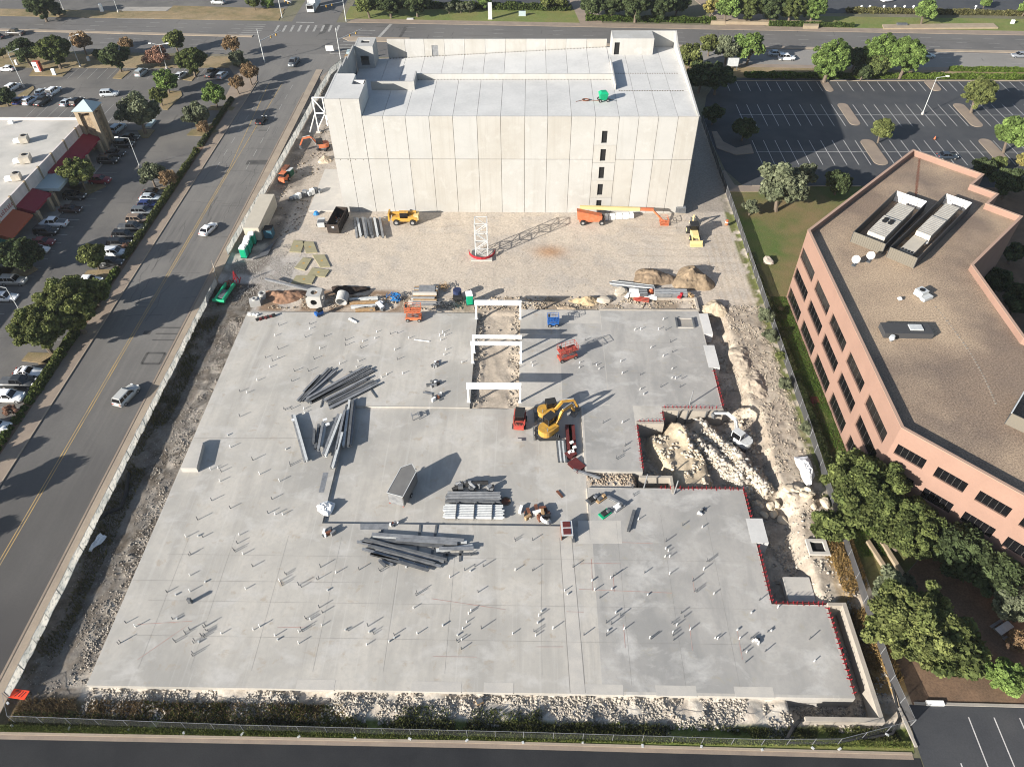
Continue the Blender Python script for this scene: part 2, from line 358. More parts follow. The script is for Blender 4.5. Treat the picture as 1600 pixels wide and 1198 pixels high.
_mx = _n.nodes.new('ShaderNodeMix'); _mx.data_type = 'RGBA'; _mx.inputs[6].default_value = (.062, .058, .056, 1); _n.links.new(_l, _mx.inputs[7]); _n.links.new(_mr.outputs[0], _mx.inputs[0]); _n.links.new(_mx.outputs[2], _b.inputs['Base Color'])


# ------------------------------------------------------------------ ground, roads, lots
struct('ground', MB().flat([(-1800, -1500), (1800, -1500), (1800, 29.3), (-1800, 29.3)], 0).flat([(-1800, 29.3), (-57.2, 29.3), (-57.2, 200), (-1800, 200)], 0)
       .flat([(42.4, 29.3), (1800, 29.3), (1800, 200), (42.4, 200)], 0).flat([(-1800, 200), (1800, 200), (1800, 2500), (-1800, 2500)], 0), mt['ground'])
yN = lambda x: 238.3 - .0555 * x
yS = lambda x: 212.0 - .047 * x
struct('cross_road', MB().flat([(-420, yS(-420)), (420, yS(420)), (420, yN(420)), (-420, yN(-420))], .02), mt['asphalt_far'])
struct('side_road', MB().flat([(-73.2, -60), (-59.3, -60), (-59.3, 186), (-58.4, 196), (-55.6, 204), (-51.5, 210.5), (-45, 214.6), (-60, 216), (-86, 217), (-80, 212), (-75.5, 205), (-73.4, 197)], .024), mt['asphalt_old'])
struct('north_street', MB().flat([(-74.5, 241.5), (-60.4, 240.5), (-61, 420), (-75, 420)], .024), mt['asphalt_far'])
struct('front_road', MB().flat([(-59.3, -40), (41.2, -40), (41.2, 27.9), (-10, 28.1), (-59.3, 28.1)], .02), mt['asphalt_new'])
struct('front_kerb', MB().prism([(-57.5, 28.56), (-5, 28.56), (40.5, 28.2), (40.5, 28.45), (-5, 28.82), (-57.5, 28.82)], -.1, .12), mt['kerb'])
g = MB(); g.prism([(-58.6, 28.1), (-5, 28.1), (40.5, 27.75), (40.5, 28.2), (-5, 28.56), (-58.6, 28.56)], 0, .035); struct('gutter', g, mt['walk'])
struct('road_verge', MB().flat([(-57.2, 28.8), (-5, 28.8), (40.8, 28.4), (41, 29.6), (-57.2, 29.6)], .03), mt['grass'])
# road between the site and the shops
struct('pavement_left', MB().bx(-76.0, -73.35, 52, 186, -.05, .13).flat([(-79, 186), (-73.35, 186), (-73.6, 198), (-75.8, 205.5), (-80.5, 212), (-84, 207), (-80, 200)], .13), mt['walk'])
struct('kerb_left', MB().bx(-73.35, -73.15, 40, 197, -.05, .16), mt['kerb'])
struct('pavement_right', MB().bx(-59.0, -57.2, 28.9, 205, -.05, .11), mt['kerb'])
struct('kerb_right', MB().bx(-59.3, -59.0, 29, 190, -.05, .15), mt['walk'])
yl = MB()
for x0 in (-67.15, -66.75):
    yl.flat([(x0 - .07, 20), (x0 + .07, 20), (x0 + .07, 150), (x0 - .07, 150)], .032)
yl.flat([(-67.2, 150), (-67.05, 150), (-69.8, 196), (-69.95, 196)], .032)
yl.flat([(-66.8, 150), (-66.65, 150), (-66.2, 196), (-66.35, 196)], .032)
struct('centre_line', yl, mt['yellow_line'])
dl = MB()
for x0 in (-70.2, -63.3):
    for yy in np.arange(150, 196, 6): dl.flat([(x0, yy), (x0 + .12, yy), (x0 + .12, yy + 3), (x0, yy + 3)], .032)
struct('lane_line', dl, mt['worn_line'])
# dark cut patches
pt = MB()
def ring(cx, cy, sx, sy, w_=.45, rz=0):
    for a, b, c, d in ((0, -sy / 2, sx, w_), (0, sy / 2, sx, w_), (-sx / 2, 0, w_, sy), (sx / 2, 0, w_, sy)):
        pt.flat([(cx + a - c / 2, cy + b - d / 2), (cx + a + c / 2, cy + b - d / 2), (cx + a + c / 2, cy + b + d / 2), (cx + a - c / 2, cy + b + d / 2)], .03)
a = P(240, 560); ring(a.x, a.y, 3.0, 2.6); b_ = P(262, 520)
for q in range(3): pt.flat([(a.x - 1.9, a.y + 4.4 + q * 1.6), (a.x + 1.9, a.y + 4.4 + q * 1.6), (a.x + 1.9, a.y + 4.7 + q * 1.6), (a.x - 1.9, a.y + 4.7 + q * 1.6)], .03)
for px, py, sx, sy in ((207, 205, 3, 1), (412, 204, 2.5, .5), (450, 204, 2.5, .5), (406, 254, 6, 2.2), (230, 520, 1.3, 1)):
    c = P(px, py); pt.flat([(c.x - sx / 2, c.y - sy / 2), (c.x + sx / 2, c.y - sy / 2), (c.x + sx / 2, c.y + sy / 2), (c.x - sx / 2, c.y + sy / 2)], .029)
for i in range(150):   # tar-sealed cracks on the cross road
    x = rnd.uniform(-180, 150); y = yS(x) + rnd.uniform(2, 25)
    if rnd.random() < .5: L = rnd.uniform(1, 4); pt.flat([(x, y), (x + .14, y), (x + .5, y + L), (x + .34, y + L)], .03)
    else: L = rnd.uniform(3, 14); pt.flat([(x, y), (x + L, y - L * .05), (x + L, y - L * .05 + .14), (x, y + .14)], .0305)
p_ = [P(x, y) for x, y in ((508, 38), (516, 38), (508, 52), (497, 55))]; pt.flat([(v.x, v.y) for v in p_], .031)
p_ = [P(x, y) for x, y in ((632, 42), (638, 42), (626, 60), (622, 60))]; pt.flat([(v.x, v.y) for v in p_], .031)
for i in range(230):   # crack lines in the shopping lot and side road
    x, y = (rnd.uniform(-128, -80), rnd.uniform(60, 198)) if i % 3 else (rnd.uniform(-72.5, -60), rnd.uniform(95, 195)); vert = rnd.random() < .6; q = [(x, y)]
    for k in range(rnd.randint(3, 8)): x += rnd.uniform(-.35, .35) if vert else rnd.uniform(.6, 1.4); y += rnd.uniform(.6, 1.6) if vert else rnd.uniform(-.3, .3); q.append((x, y))
    for (xa, ya), (xb, yb) in zip(q[:-1], q[1:]):
        wv_ = .035; pt.flat([(xa, ya), (xa + (wv_ * 2 if vert else 0), ya + (0 if vert else wv_ * 2)), (xb + (wv_ * 2 if vert else 0), yb + (0 if vert else wv_ * 2)), (xb, yb)], .0302 if i % 3 == 0 else .0188)
struct('tar_patches', pt, mt['dark_patch'])
struct('worn_lanes', MB().flat([(42, yS(42)), (420, yS(420)), (420, 203), (42, 220.9)], .026), mat('worn_pale_asphalt', (.235, .22, .20), .9, (.18, .17, .157), .10, (.27, .25, .225), .05, fine=.07, fscale=3))
# medians
me_ = MB(); me_.prism([(-420, 252.5), (-83.5, 229.2), (-83.5, 230.6), (-420, 254.5)], 0, .16)
me_.prism([P(535, 60), P(545, 58), P(640, 60), P(640, 66), P(545, 65)], 0, .15)
struct('median', me_, mt['kerb'])
struct('median_east', MB().prism([(-50, 227.3), (160, 217.3), (300, 211.5), (300, 210), (160, 215.8), (-50, 225.8)], 0, .16), mt['kerb'])
# lanes paint of the cross road
ln = MB()
for off in (3.4, 6.9, 10.3):
    for x in range(-200, 200, 9):
        if -86 < x < -46: continue
        y = yN(x) - off; ln.flat([(x, y), (x + 3, y - .17), (x + 3, y - .03), (x, y + .14)], .033)
        y = yS(x) + off; ln.flat([(x, y), (x + 3, y - .14), (x + 3, y), (x, y + .14)], .033)
struct('lane_markings', ln, mt['worn_line'])
# crossings
cw = MB()
for i in range(9):
    x = -78 + i * 2.35; cw.flat([(x, 233.8), (x + .7, 233.8), (x + .5, 239.2), (x - .2, 239.2)], .034)
for i in range(6):
    y = 231.3 + i * 1.75; cw.flat([(-88, y), (-82, y - .3), (-82, y - .02), (-88, y + .25)], .034)
for i in range(9):
    if i == 5: continue
    y = 216.4 + i * 2.3; cw.flat([(-57.5 + i * .55, y), (-51.5 + i * .55, y - .3), (-51.5 + i * .55, y), (-57.5 + i * .55, y + .28)], .034)
cw.flat([(-46, 227.6), (-45, 227.6), (-42.5, 240.2), (-43.5, 240.2)], .034)
cw.flat([(-73, 241.5), (-67.3, 241.2), (-67.3, 241.8), (-73, 242.1)], .034)
struct('crosswalk', cw, mt['worn_line'])
# verges along the cross road (north side)
struct('verge_north', MB().prism([(-420, 262), (-130, 245.6), (-94, 243.8), (-79, 243.6), (-79, 251), (-130, 252), (-420, 268)], 0, .1).prism([(-117, 249.5), (-96, 248.8), (-79.5, 247.6), (-79.5, 254), (-117, 257)], 0, .12), mt['drygrass'])
struct('forecourt', MB().flat([(-420, 268), (-130, 251.6), (-79, 253.2), (-79, 330), (-420, 330)], .014), mt['asphalt_mall'])
struct('driveway', MB().prism([(-131, 245.4), (-119, 245), (-117, 256), (-133, 256)], .0, .05), mt['walk_grey'])
struct('north_path', MB().prism([(-57, 241.6), (420, 215.2), (420, 218.2), (-55, 244.9)], 0, .12), mt['walk'])
struct('north_lawn', MB().prism([(-58.5, 244.9), (15.4, 240.8), (15.4, 253), (-58.5, 256)], 0, .13).prism([(86, 237), (420, 218.3), (420, 232), (86, 246.5)], 0, .13), mt['grass'])
struct('brick_driveway', MB().prism([(15.5, 240.5), (22.5, 240.1), (20.5, 262), (13.0, 262)], 0, .14).prism([(60, 238.2), (71.5, 237.4), (74, 256), (54, 262)], 0, .14), mt['walk'])
struct('north_car_park', MB().flat([(-58, 256), (14, 253), (14, 330), (-58, 330)], .012).flat([(90, 249.5), (420, 236), (420, 330), (90, 330)], .012), mt['asphalt_lot'])
# south side of the cross road
struct('verge_south', MB().prism([(-420, 229), (-86, 214.2), (-81, 209), (-80, 206.5), (-420, 206.5)], 0, .1), mt['drygrass'])
struct('verge_south_east', MB().prism([(30, 209.6), (420, 191.5), (420, 190), (200, 198), (30, 200.5)], 0, .1), mt['drygrass'])
struct('pavement_south', MB().prism([(50, 209.4), (420, 192.5), (420, 190.7), (50, 207.2)], 0, .12), mt['walk'])

# shops' car park
struct('shops_car_park', MB().flat([(-420, 30), (-76, 30), (-76, 52), (-77.5, 100), (-77.5, 200), (-80, 206.5), (-420, 206.5)], .012), mt['asphalt_mall'])
struct('bed_beside_pavement', MB().prism([(-77.6, 52), (-76, 52), (-76, 196), (-77.6, 196)], 0, .12), mt['bark_mulch'])
isl = MB()
def island(pts, z=.14): isl.prism([tuple(p)[:2] for p in PP(pts)], 0, z)
island([(176, 123), (187, 111), (204, 112), (190, 124)]); island([(283, 125), (296, 113), (312, 112), (300, 127)])
island([(222, 216), (232, 216), (242, 204), (228, 202), (215, 205)]); island([(292, 212), (324, 213), (342, 206), (330, 200), (300, 203)])
island([(255, 172), (262, 172), (285, 150), (283, 143), (262, 143), (250, 165)]); island([(325, 172), (363, 174), (368, 168), (330, 166)])
island([(34, 564), (45, 551), (95, 553), (108, 540), (60, 570), (85, 570)]); island([(130, 432), (137, 423), (183, 421), (176, 435), (165, 455)])
island([(0, 432), (42, 432), (60, 421), (50, 415), (0, 418)]); island([(20, 160), (30, 148), (52, 135), (54, 139), (30, 165), (0, 168), (0, 162)])
island([(248, 300), (256, 300), (272, 302), (268, 294), (252, 293)]); island([(46, 119), (54, 106), (112, 108), (98, 120)])
island([(100, 292), (134, 306), (166, 292), (160, 288), (128, 288)])
struct('planting_islands', isl, mt['drygrass'])
kb = MB()
st = MB()
def stall(x0, y0, x1, y1, wd=.13): 
    v = Vector((x1 - x0, y1 - y0, 0)).normalized(); nn = Vector((-v.y, v.x, 0)) * wd / 2
    st.flat([(x0 + nn.x, y0 + nn.y), (x1 + nn.x, y1 + nn.y), (x1 - nn.x, y1 - nn.y), (x0 - nn.x, y0 - nn.y)], .03)
for y in np.arange(92, 158, 2.75): stall(-82.8, y, -77.7, y)
for y in np.arange(96, 150, 2.75): stall(-96.5, y, -91.8, y)
for x in np.arange(-126, -84, 2.75): stall(x, 199, x, 206)
for x in np.arange(-126, -92, 2.75): stall(x, 172, x, 183)
for y in np.arange(44, 88, 2.7): stall(-82.8, y, -77.7, y)
for x in np.arange(-118, -92, 2.7): stall(x, 93, x, 98.5)
struct('stall_lines', st, mt['worn_line'])

# car park beyond the right fence
struct('east_car_park', MB().flat([tuple(v)[:2] for v in PP([(1098, 185), (1104, 150), (1125, 122)])] + [(160, 197.5), (160, 120), (92, 120), (84, 131), (74, 143.5), (46, 143.5), (43.5, 150), (42.4, 170)], .012), mt['asphalt_lot'])
st = MB()
skip = lambda x, L: any(a < x < b for a, b in L)
for x in np.arange(52.3, 158, 2.66):
    if not skip(x, [(76.8, 79.5), (104, 108)]): stall(x, 191.4, x, 197.2)
for x in np.arange(52.3, 158, 2.66):
    if not skip(x, [(77.5, 80.4), (106, 109.5)]): stall(x, 171.6, x, 183.4)
for x in np.arange(52.3, 122, 2.66):
    if not skip(x, [(77, 80.8), (104, 108)]): stall(x, 152.6, x, 164.2)
stall(52, 177.5, 158, 177.5); stall(52, 158.6, 120, 158.6)
struct('east_stall_lines', st, mt['white_line'])
isl = MB()
def oval(x0, x1, y0, y1, z=.14):
    r = (x1 - x0) / 2; cx = (x0 + x1) / 2; pts = []
    for i in range(9): a = math.pi * i / 8; pts.append((cx + r * math.cos(a), y1 - r + r * math.sin(a)))
    for i in range(9): a = math.pi + math.pi * i / 8; pts.append((cx + r * math.cos(a), y0 + r + r * math.sin(a)))
    return pts
for q in ((77.2, 79.2, 191, 198), (77.6, 80.2, 171.8, 184), (77.2, 80.4, 152.4, 164.6), (106.3, 109.2, 171, 184), (104.4, 107.2, 191.4, 198), (104.6, 107.6, 153, 165)):
    isl.prism(oval(*q), 0, .13)
isl.prism([tuple(p)[:2] for p in PP([(1112, 206), (1120, 206), (1130, 222), (1150, 232), (1173, 226), (1178, 240), (1150, 243), (1120, 232)])], 0, .13)
isl.prism([tuple(p)[:2] for p in PP([(1134, 300), (1126, 270), (1132, 266), (1148, 290), (1200, 292), (1200, 300)])], 0, .13)
struct('mulched_islands', isl, mt['walk'])
struct('car_park_kerb', MB().bx(50, 158, 197.6, 197.85, 0, .16).bx(48, 71, 143.2, 143.45, 0, .16), mt['kerb'])

# lawn by the offices, planted bank, lot at the bottom right
struct('office_lawn', MB().flat([(42.4, 45), (50, 52), (50, 100), (80, 130), (80, 143.2), (43.0, 143.2), (42.4, 120)], .016), mt['lawn'])
struct('planting_ground', MB().flat([(42.4, 33), (140, 33), (140, 143), (80.2, 143), (80.2, 129), (50.2, 100), (50.2, 52), (42.4, 45)], .015), mt['bark_mulch'])
struct('corner_car_park', MB().flat([(41.3, -40), (140, -40), (140, 32.6), (42, 33.4), (41.3, 30)], .022), mt['asphalt_lot'])
struct('corner_kerb', MB().prism([(42.6, 33.4), (140, 32.6), (140, 32.9), (42.6, 33.7)], 0, .16).prism([(41.0, 29.0), (41.3, 29.0), (40.9, 33.0), (40.6, 33.0)], 0, .2), mt['walk_grey'])
st = MB()
for i in range(12): x = 45.1 + i * 2.72; stall(x + .1, 32.2 if i else 27.5, x, 26.3 if i else 24)
struct('corner_stall_lines', st, mt['white_line'])
wl = MB()
for pts in ([(1352, 848), (1357, 846), (1392, 900), (1388, 903)], [(1374, 848), (1379, 846), (1412, 898), (1407, 901)]):
    wl.prism([tuple(p)[:2] for p in PP(pts)], 0, .5)
tag(wl.build('retaining_wall', mt['limestone']), 'pair of low tan retaining walls beside the fence between the two big trees', 'low wall')

# ------------------------------------------------------------------ noise
rs = np.random.RandomState(3)
_lat = rs.rand(256, 256)
def vnoise(x, y, s):
    x = np.asarray(x) / s + 1000.3; y = np.asarray(y) / s + 1000.7
    xi = np.floor(x).astype(int); yi = np.floor(y).astype(int); fx = x - xi; fy = y - yi
    fx = fx * fx * (3 - 2 * fx); fy = fy * fy * (3 - 2 * fy)
    a = _lat[xi % 256, yi % 256]; b = _lat[(xi + 1) % 256, yi % 256]; c = _lat[xi % 256, (yi + 1) % 256]; d = _lat[(xi + 1) % 256, (yi + 1) % 256]
    return (a * (1 - fx) + b * fx) * (1 - fy) + (c * (1 - fx) + d * fx) * fy
def fbm(x, y, s, o=4):
    r = 0; a = .5
    for i in range(o): r = r + a * vnoise(x + 17 * i, y + 31 * i, s / 2 ** i); a *= .5
    return r
def sstep(a, b, x): t = np.clip((x - a) / (b - a), 0, 1); return t * t * (3 - 2 * t)
def boxm(x, y, x0, x1, y0, y1, e=.6):
    return sstep(x0 - e, x0, x) * (1 - sstep(x1, x1 + e, x)) * sstep(y0 - e, y0, y) * (1 - sstep(y1, y1 + e, y))
def polym(x, y, pts):
    ins = np.zeros(np.shape(x), bool); n = len(pts)
    for i in range(n):
        x0, y0 = pts[i][:2]; x1, y1 = pts[(i + 1) % n][:2]
        c = ((y0 > y) != (y1 > y)) & (x < (x1 - x0) * (y - y0) / (y1 - y0 + 1e-9) + x0); ins ^= c
    return ins
def segd(x, y, a, b):
    dx, dy = b[0] - a[0], b[1] - a[1]; t = np.clip(((x - a[0]) * dx + (y - a[1]) * dy) / (dx * dx + dy * dy), 0, 1)
    return np.hypot(x - a[0] - t * dx, y - a[1] - t * dy)

# ------------------------------------------------------------------ building-site soil: one relief sheet
X0, X1, Y0, Y1, DS = -57.2, 42.4, 29.3, 200.0, .31
nx = int((X1 - X0) / DS) + 1; ny = int((Y1 - Y0) / DS) + 1
gx, gy = np.meshgrid(np.linspace(X0, X1, nx), np.linspace(Y0, Y1, ny))
def wv(pts): return [tuple(p)[:2] for p in PP(pts)]
RID = [tuple(P(*q))[:2] for q in ((1070, 668), (1112, 697), (1150, 735), (1165, 765))]
MOUND = [tuple(P(a_, b_, -.8))[:2] for a_, b_ in ((1010, 672), (1032, 672), (1046, 652), (1066, 660), (1080, 686), (1104, 712), (1118, 748), (1112, 768), (1066, 764), (1052, 742), (1036, 724), (1012, 700))]
RID2 = [tuple(P(*q))[:2] for q in ((1098, 650), (1140, 690), (1178, 738), (1200, 762))]
def height(x, y):
    xo, yo = x, y; x = x + 1.6 * (fbm(xo + 11, yo, 3.2) - .47) * boxm(xo, yo, 29.5, 42, 46, 101, 1.5); y = y + 1.2 * (fbm(xo, yo + 23, 3.0) - .47) * boxm(xo, yo, 31, 42, 46, 101, 1.5)
    h = -.30 + .16 * (fbm(x, y, 9) - .5) + .10 * (fbm(x + 50, y, 1.6) - .5) + boxm(x, y, 30, 42, 33, 102, 1) * .30 * (fbm(x, y, 1.0) - .47)
    # strip left of the slab
    L = boxm(x, y, -57.2, -49.2, 32, 108)
    h = h - L * .12 * sstep(-57.2, -55.6, x) + L * .22 * (fbm(x, y, 2.2) - .5) + L * .16 * (fbm(x, y, .9) - .5)
    nearslab = boxm(x, y, -51.5, -49.2, 34, 100, 1.2); h = h + nearslab * (.30 * (fbm(x, y, 1.3) - .3))
    Bm = boxm(x, y, -49, 40, 30.5, 33.9, .7); h = h + Bm * (-.45 + .9 * (fbm(x, y, 1.8) - .35))
    # trench strip under the white frames
    T = boxm(x, y, -8.8, -1.2, 77, 100, .2); h = h - T * (.3 - .35 * (fbm(x, y, 2.0) - .4) * (1 + 2 * (np.abs(x + 5) > 2)))
    # pit and the dug strip right of the slab
    pit = boxm(x, y, 16.2, 34.5, 62.2, 77.2, 1.4); h = h - pit * (2.7 - 1.3 * sstep(28, 34, x))
    r1 = np.minimum.reduce([segd(x, y, RID[i], RID[i + 1]) for i in range(3)]); r2 = np.minimum.reduce([segd(x, y, RID2[i], RID2[i + 1]) for i in range(3)])
    nz = fbm(x, y, 2.4)
    h = h + pit * (1.9 * np.exp(-(r1 / 1.5) ** 2) * (.5 + nz) + 2.0 * np.exp(-(r2 / 1.2) ** 2) * (.6 + .8 * nz))
    ins = polym(x, y, MOUND); dd = np.minimum.reduce([segd(x, y, MOUND[i], MOUND[(i + 1) % len(MOUND)]) for i in range(len(MOUND))])
    h = h + pit * (2.1 + .5 * (fbm(x, y, 2.0) - .47) + .25 * (fbm(x, y, .9) - .47)) * np.where(ins, sstep(0, .9, dd + .5 * (nz - .3)), 0) + pit * .5 * (fbm(x, y, 1.0) - .47)
    tr = boxm(x, y, 30.0, 34.8, 45.5, 61.6, 1.6); h = h - tr * (2.2 - .25 * fbm(x, y, 3))
    tr2 = boxm(x, y, 29.8, 33.2, 78, 100, 1.6); h = h - tr2 * (1.9 - .5 * fbm(x, y, 3))
    tr3 = boxm(x, y, 29.5, 38.3, 32.0, 45.0, .3); h = h - tr3 * 1.7
    tr4 = boxm(x, y, 38.7, 40.4, 33, 46, 1.0); h = h - tr4 * (.9 - .7 * fbm(x, y, 1.5))
    # bank of dug blocks along y about 61
    bk = np.exp(-((y - 61.2) / 1.1) ** 2) * sstep(30.5, 32, x) * (1 - sstep(38, 40, x)); h = h + bk * (.8 + 1.4 * (fbm(x, y, 1.1) - .4))
    # under the slab
    x, y = xo, yo
    for s_ in SLABS: h = np.where((x > s_[0] + .3) & (x < s_[1] - .3) & (y > s_[2] + .3) & (y < s_[3] - .3), -1.0 if s_[0] < 15 else -3.1, h)
    x, y = xo, yo
    # behind the site edges the soil meets the pavement
    e = np.minimum.reduce([sstep(X0, X0 + .8, x), 1 - sstep(X1 - .8, X1, x), sstep(Y0, Y0 + .6, y), 1 - sstep(Y1 - 2, Y1, y)])
    return h * e
SLABS = [(-49.1, -27.0, 34, 99.9), (-27.0, -8.7, 77.4, 99.9), (-27.0, 8.4, 34, 56.0), (8.4, 29.8, 34, 62.4), (29.8, 36.4, 34, 45.2), (-1.2, 29.8, 77.6, 101.0),
         (8.3, 16.4, 65.2, 77.6), (16.4, 20.5, 74.8, 77.6), (-27.0, 8.4, 56.0, 77.5)]
H = height(gx, gy)
def C(c): return np.array(c)
tan = C((.475, .41, .335)); tan2 = C((.425, .365, .30)); grey = C((.335, .31, .285)); dark = C((.085, .07, .055)); brown = C((.22, .15, .10)); white_ = C((.52, .47, .40)); ylw = C((.43, .35, .245)); green_ = C((.10, .12, .03))
col = np.ones(gx.shape + (3,)) * tan
def blend(m, c): 
    global col
    m = np.clip(m, 0, 1)[..., None]; col = col * (1 - m) + C(c) * m
n1 = fbm(gx, gy, 14); n2 = fbm(gx + 90, gy, 3.5); n3 = fbm(gx, gy + 70, 1.2)
blend(sstep(.4, .6, n1) * .7, tan2); blend(sstep(.45, .62, n2) * .35, grey)
blend(boxm(gx, gy, -57.5, -52, 100, 122, 4) * sstep(.3, .5, n2 + .1), grey)                      # gravel at the gate
blend(boxm(gx, gy, -58, -44, 100, 116, 3) * .8, (.36, .335, .31))
blend(boxm(gx, gy, -57.5, -49.0, 31, 106, .8) * .85, (.20, .178, .152)); blend(boxm(gx, gy, -57.5, -49.2, 31, 108, .8) * sstep(.36, .60, n2 * .6 + n1 * .4 + .10), dark)
blend(boxm(gx, gy, -57.5, -49.2, 31, 104, .8) * sstep(.3, .6, 1 - n2) * .6, (.17, .145, .12)); blend(boxm(gx, gy, -57.5, -49.2, 31, 106, .8) * sstep(.4, .6, fbm(gx, gy, .8)) * .5, (.2, .185, .165))
blend(boxm(gx, gy, -51.3, -49.2, 34, 99, .9) * sstep(.42, .58, n3) * .8, (.36, .32, .27))
blend(boxm(gx, gy, -57.5, -50, 112, 205, 1.5) * sstep(.3, .55, n2 + .1) * .9, (.17, .145, .12))
blend(boxm(gx, gy, -50, -38.5, 134, 205, 2) * .4, (.25, .22, .19))
blend(boxm(gx, gy, -49.3, 40, 31.4, 34.5, .5) * sstep(.35, .55, n3), white_)
blend(boxm(gx, gy, -57.5, -20, 29.3, 32.2, 1.2) * sstep(.35, .55, n2 + .08), (.13, .095, .05))
blend(boxm(gx, gy, -50, 41, 29.3, 30.9, .6) * sstep(.3, .5, n2 + .1), green_)
blend(boxm(gx, gy, 16, 40, 45, 100, 2) * .6, (.41, .35, .275)); blend(boxm(gx, gy, 29, 41, 33, 102, 1) * sstep(.40, .56, n3 * .5 + n2 * .5), (.31, .262, .21)); blend(boxm(gx, gy, 14, 41, 45, 103, 1) * sstep(.42, .58, fbm(gx + 9, gy + 4, .9)) * .55, (.25, .21, .17))
blend(boxm(gx, gy, 38.6, 42.4, 32, 58, .8) * sstep(.35, .55, n2), (.24, .16, .07))
blend(boxm(gx, gy, 40.6, 42.4, 60, 140, .6) * sstep(.3, .5, n3 + .05), (.13, .14, .05))
blend(boxm(gx, gy, -47, -22, 101, 106, 1.2) * sstep(.35, .55, n2), brown)
blend(boxm(gx, gy, -22, 30, 101, 104.5, 1.0) * sstep(.35, .55, n2), (.27, .215, .16))
blend(boxm(gx, gy, -9, -1, 77, 102, .2) * .7, (.36, .30, .235))
blend(boxm(gx, gy, 32.5, 42, 134, 200, 1.2) * .8, (.27, .235, .2))
blend(polym(gx, gy, MOUND) * .9, ylw)
P1 = P(1080, 375); blend(np.exp(-(((gx - 4.2) / 3) ** 2 + ((gy - 119) / 2) ** 2)) * .8, (.36, .20, .10))
# wheel tracks
tk = np.abs(np.sin((gy + 9 * fbm(gx, gy, 45)) * 1.3)); blend(boxm(gx, gy, -45, 38, 106, 130, 3) * sstep(.93, 1, tk) * sstep(.45, .6, fbm(gx + 30, gy, 16)) * .35, (.32, .26, .20))
tk = np.abs(np.sin((gx + 1.5 * fbm(gx, gy, 20)) * 2.4)); blend(boxm(gx, gy, 34, 41, 64, 125, 1) * (tk > .85) * .3, (.34, .27, .20))
col *= (1 + .10 * (rs.rand(*gx.shape) - .5))[..., None]
me = bpy.data.meshes.new('site_soil')
V = np.stack([gx, gy, H], -1).reshape(-1, 3); idx = np.arange(nx * ny).reshape(ny, nx)
F = np.stack([idx[:-1, :-1], idx[:-1, 1:], idx[1:, 1:], idx[1:, :-1]], -1).reshape(-1, 4)
def fastmesh(me, V, F, c4=None, k=4):
    me.vertices.add(len(V)); me.vertices.foreach_set('co', np.asarray(V, 'f').ravel())
    me.loops.add(F.size); me.loops.foreach_set('vertex_index', F.astype('i').ravel())
    me.polygons.add(len(F)); me.polygons.foreach_set('loop_start', np.arange(0, F.size, k, dtype='i'))
    try: me.polygons.foreach_set('loop_total', np.full(len(F), k, dtype='i'))
    except Exception: pass
    if c4 is not None:
        a = me.color_attributes.new('Col', 'FLOAT_COLOR', 'POINT'); a.data.foreach_set('color', np.asarray(c4, 'f').ravel())
    me.update(calc_edges=True); me.validate()
fastmesh(me, V, F, np.concatenate([col.reshape(-1, 3), np.ones((nx * ny, 1))], 1))
me.polygons.foreach_set('use_smooth', [True] * len(me.polygons))
me.materials.append(mt['dirt'])
soil = bpy.data.objects.new('site_soil', me); COL.objects.link(soil); tag(soil, kind='structure')
def HT(x, y): return float(height(np.array([x]), np.array([y]))[0])
def PS(px, py):
    """a pixel dropped on the soil relief"""
    z = 0
    for _ in range(3): p = P(px, py, z); z = HT(p.x, p.y)
    return P(px, py, z)
struct('corner_soil', MB().flat([(-57.2, 200), (42, 200), (30, 209.8), (-40, 213.6), (-50, 211.5), (-54, 207), (-57.2, 200.5)], .012), mat('packed_soil', (.27, .23, .185), 1, (.2, .17, .14), .3, fine=.2, fscale=3))

# ------------------------------------------------------------------ the concrete slab
sb = MB()
for i, s_ in enumerate(SLABS[:-1]): sb.bx(s_[0], s_[1], s_[2], s_[3], -1.2 if i < 3 else -3.2, 0)
slab = struct('foundation_slab', sb, mt['concrete'])
struct('recessed_slab', MB().bx(-27, 8.4, 56, 77.4, -1.2, -.32), mt['concrete'])
# tone differences between pours: thin curing sheets 4 mm proud
pr = MB()
for q in ((8.7, 29.6, 34.3, 62.2), (29.6, 36.1, 34.3, 45.0), (12.7, 29.6, 78, 100.8), (8.6, 16.2, 65.5, 78.0), (5.5, 12.6, 78.2, 97.3)): pr.bx(q[0], q[1], q[2], q[3], 0, .004)
struct('recent_pour', pr, mt['concrete_dark'])
pc = MB()
def cham(x0, x1, y0, y1): pc.flat([(x0 + .25, y1), (x1 - .25, y1), (x1, y1 - .25), (x1, y0), (x0, y0), (x0, y1 - .2)], .009)
for pts in ([(903, 813), (970, 813), (972, 849), (903, 849)], [(802, 685), (815, 685), (815, 690), (802, 690)], [(905, 615), (949, 614), (951, 625), (940, 635), (908, 630)]): 
    v = PP(pts); pc.flat([(a.x, a.y) for a in v], .009)
cham(5.4, 12.5, 97.4, 100.8)
for x0, x1 in ((-12.6, -7), (-25.5, -21.2), (-4.5, -1.2), (5.2, 11.0), (14.6, 19.1), (23.3, 27.6)): pc.bx(x0, x1, 33.95, 35.1, -.3, .010)
struct('pale_patches', pc, mt['concrete_pale'])
gp = MB()
for q in (((505, 738), (513, 738), (506, 769), (498, 769)), ((563, 818), (608, 818), (606, 827), (563, 827))): v = PP(q); gp.flat([(a.x, a.y) for a in v], .008)
struct('grey_patches', gp, mt['steel'])
sp = MB(); sp.flat([(5.15, 34.05), (6.75, 34.05), (6.0, 54.2), (4.5, 54.2)], .008); struct('joint_strip', sp, mt['concrete_pale'])
jt = MB()
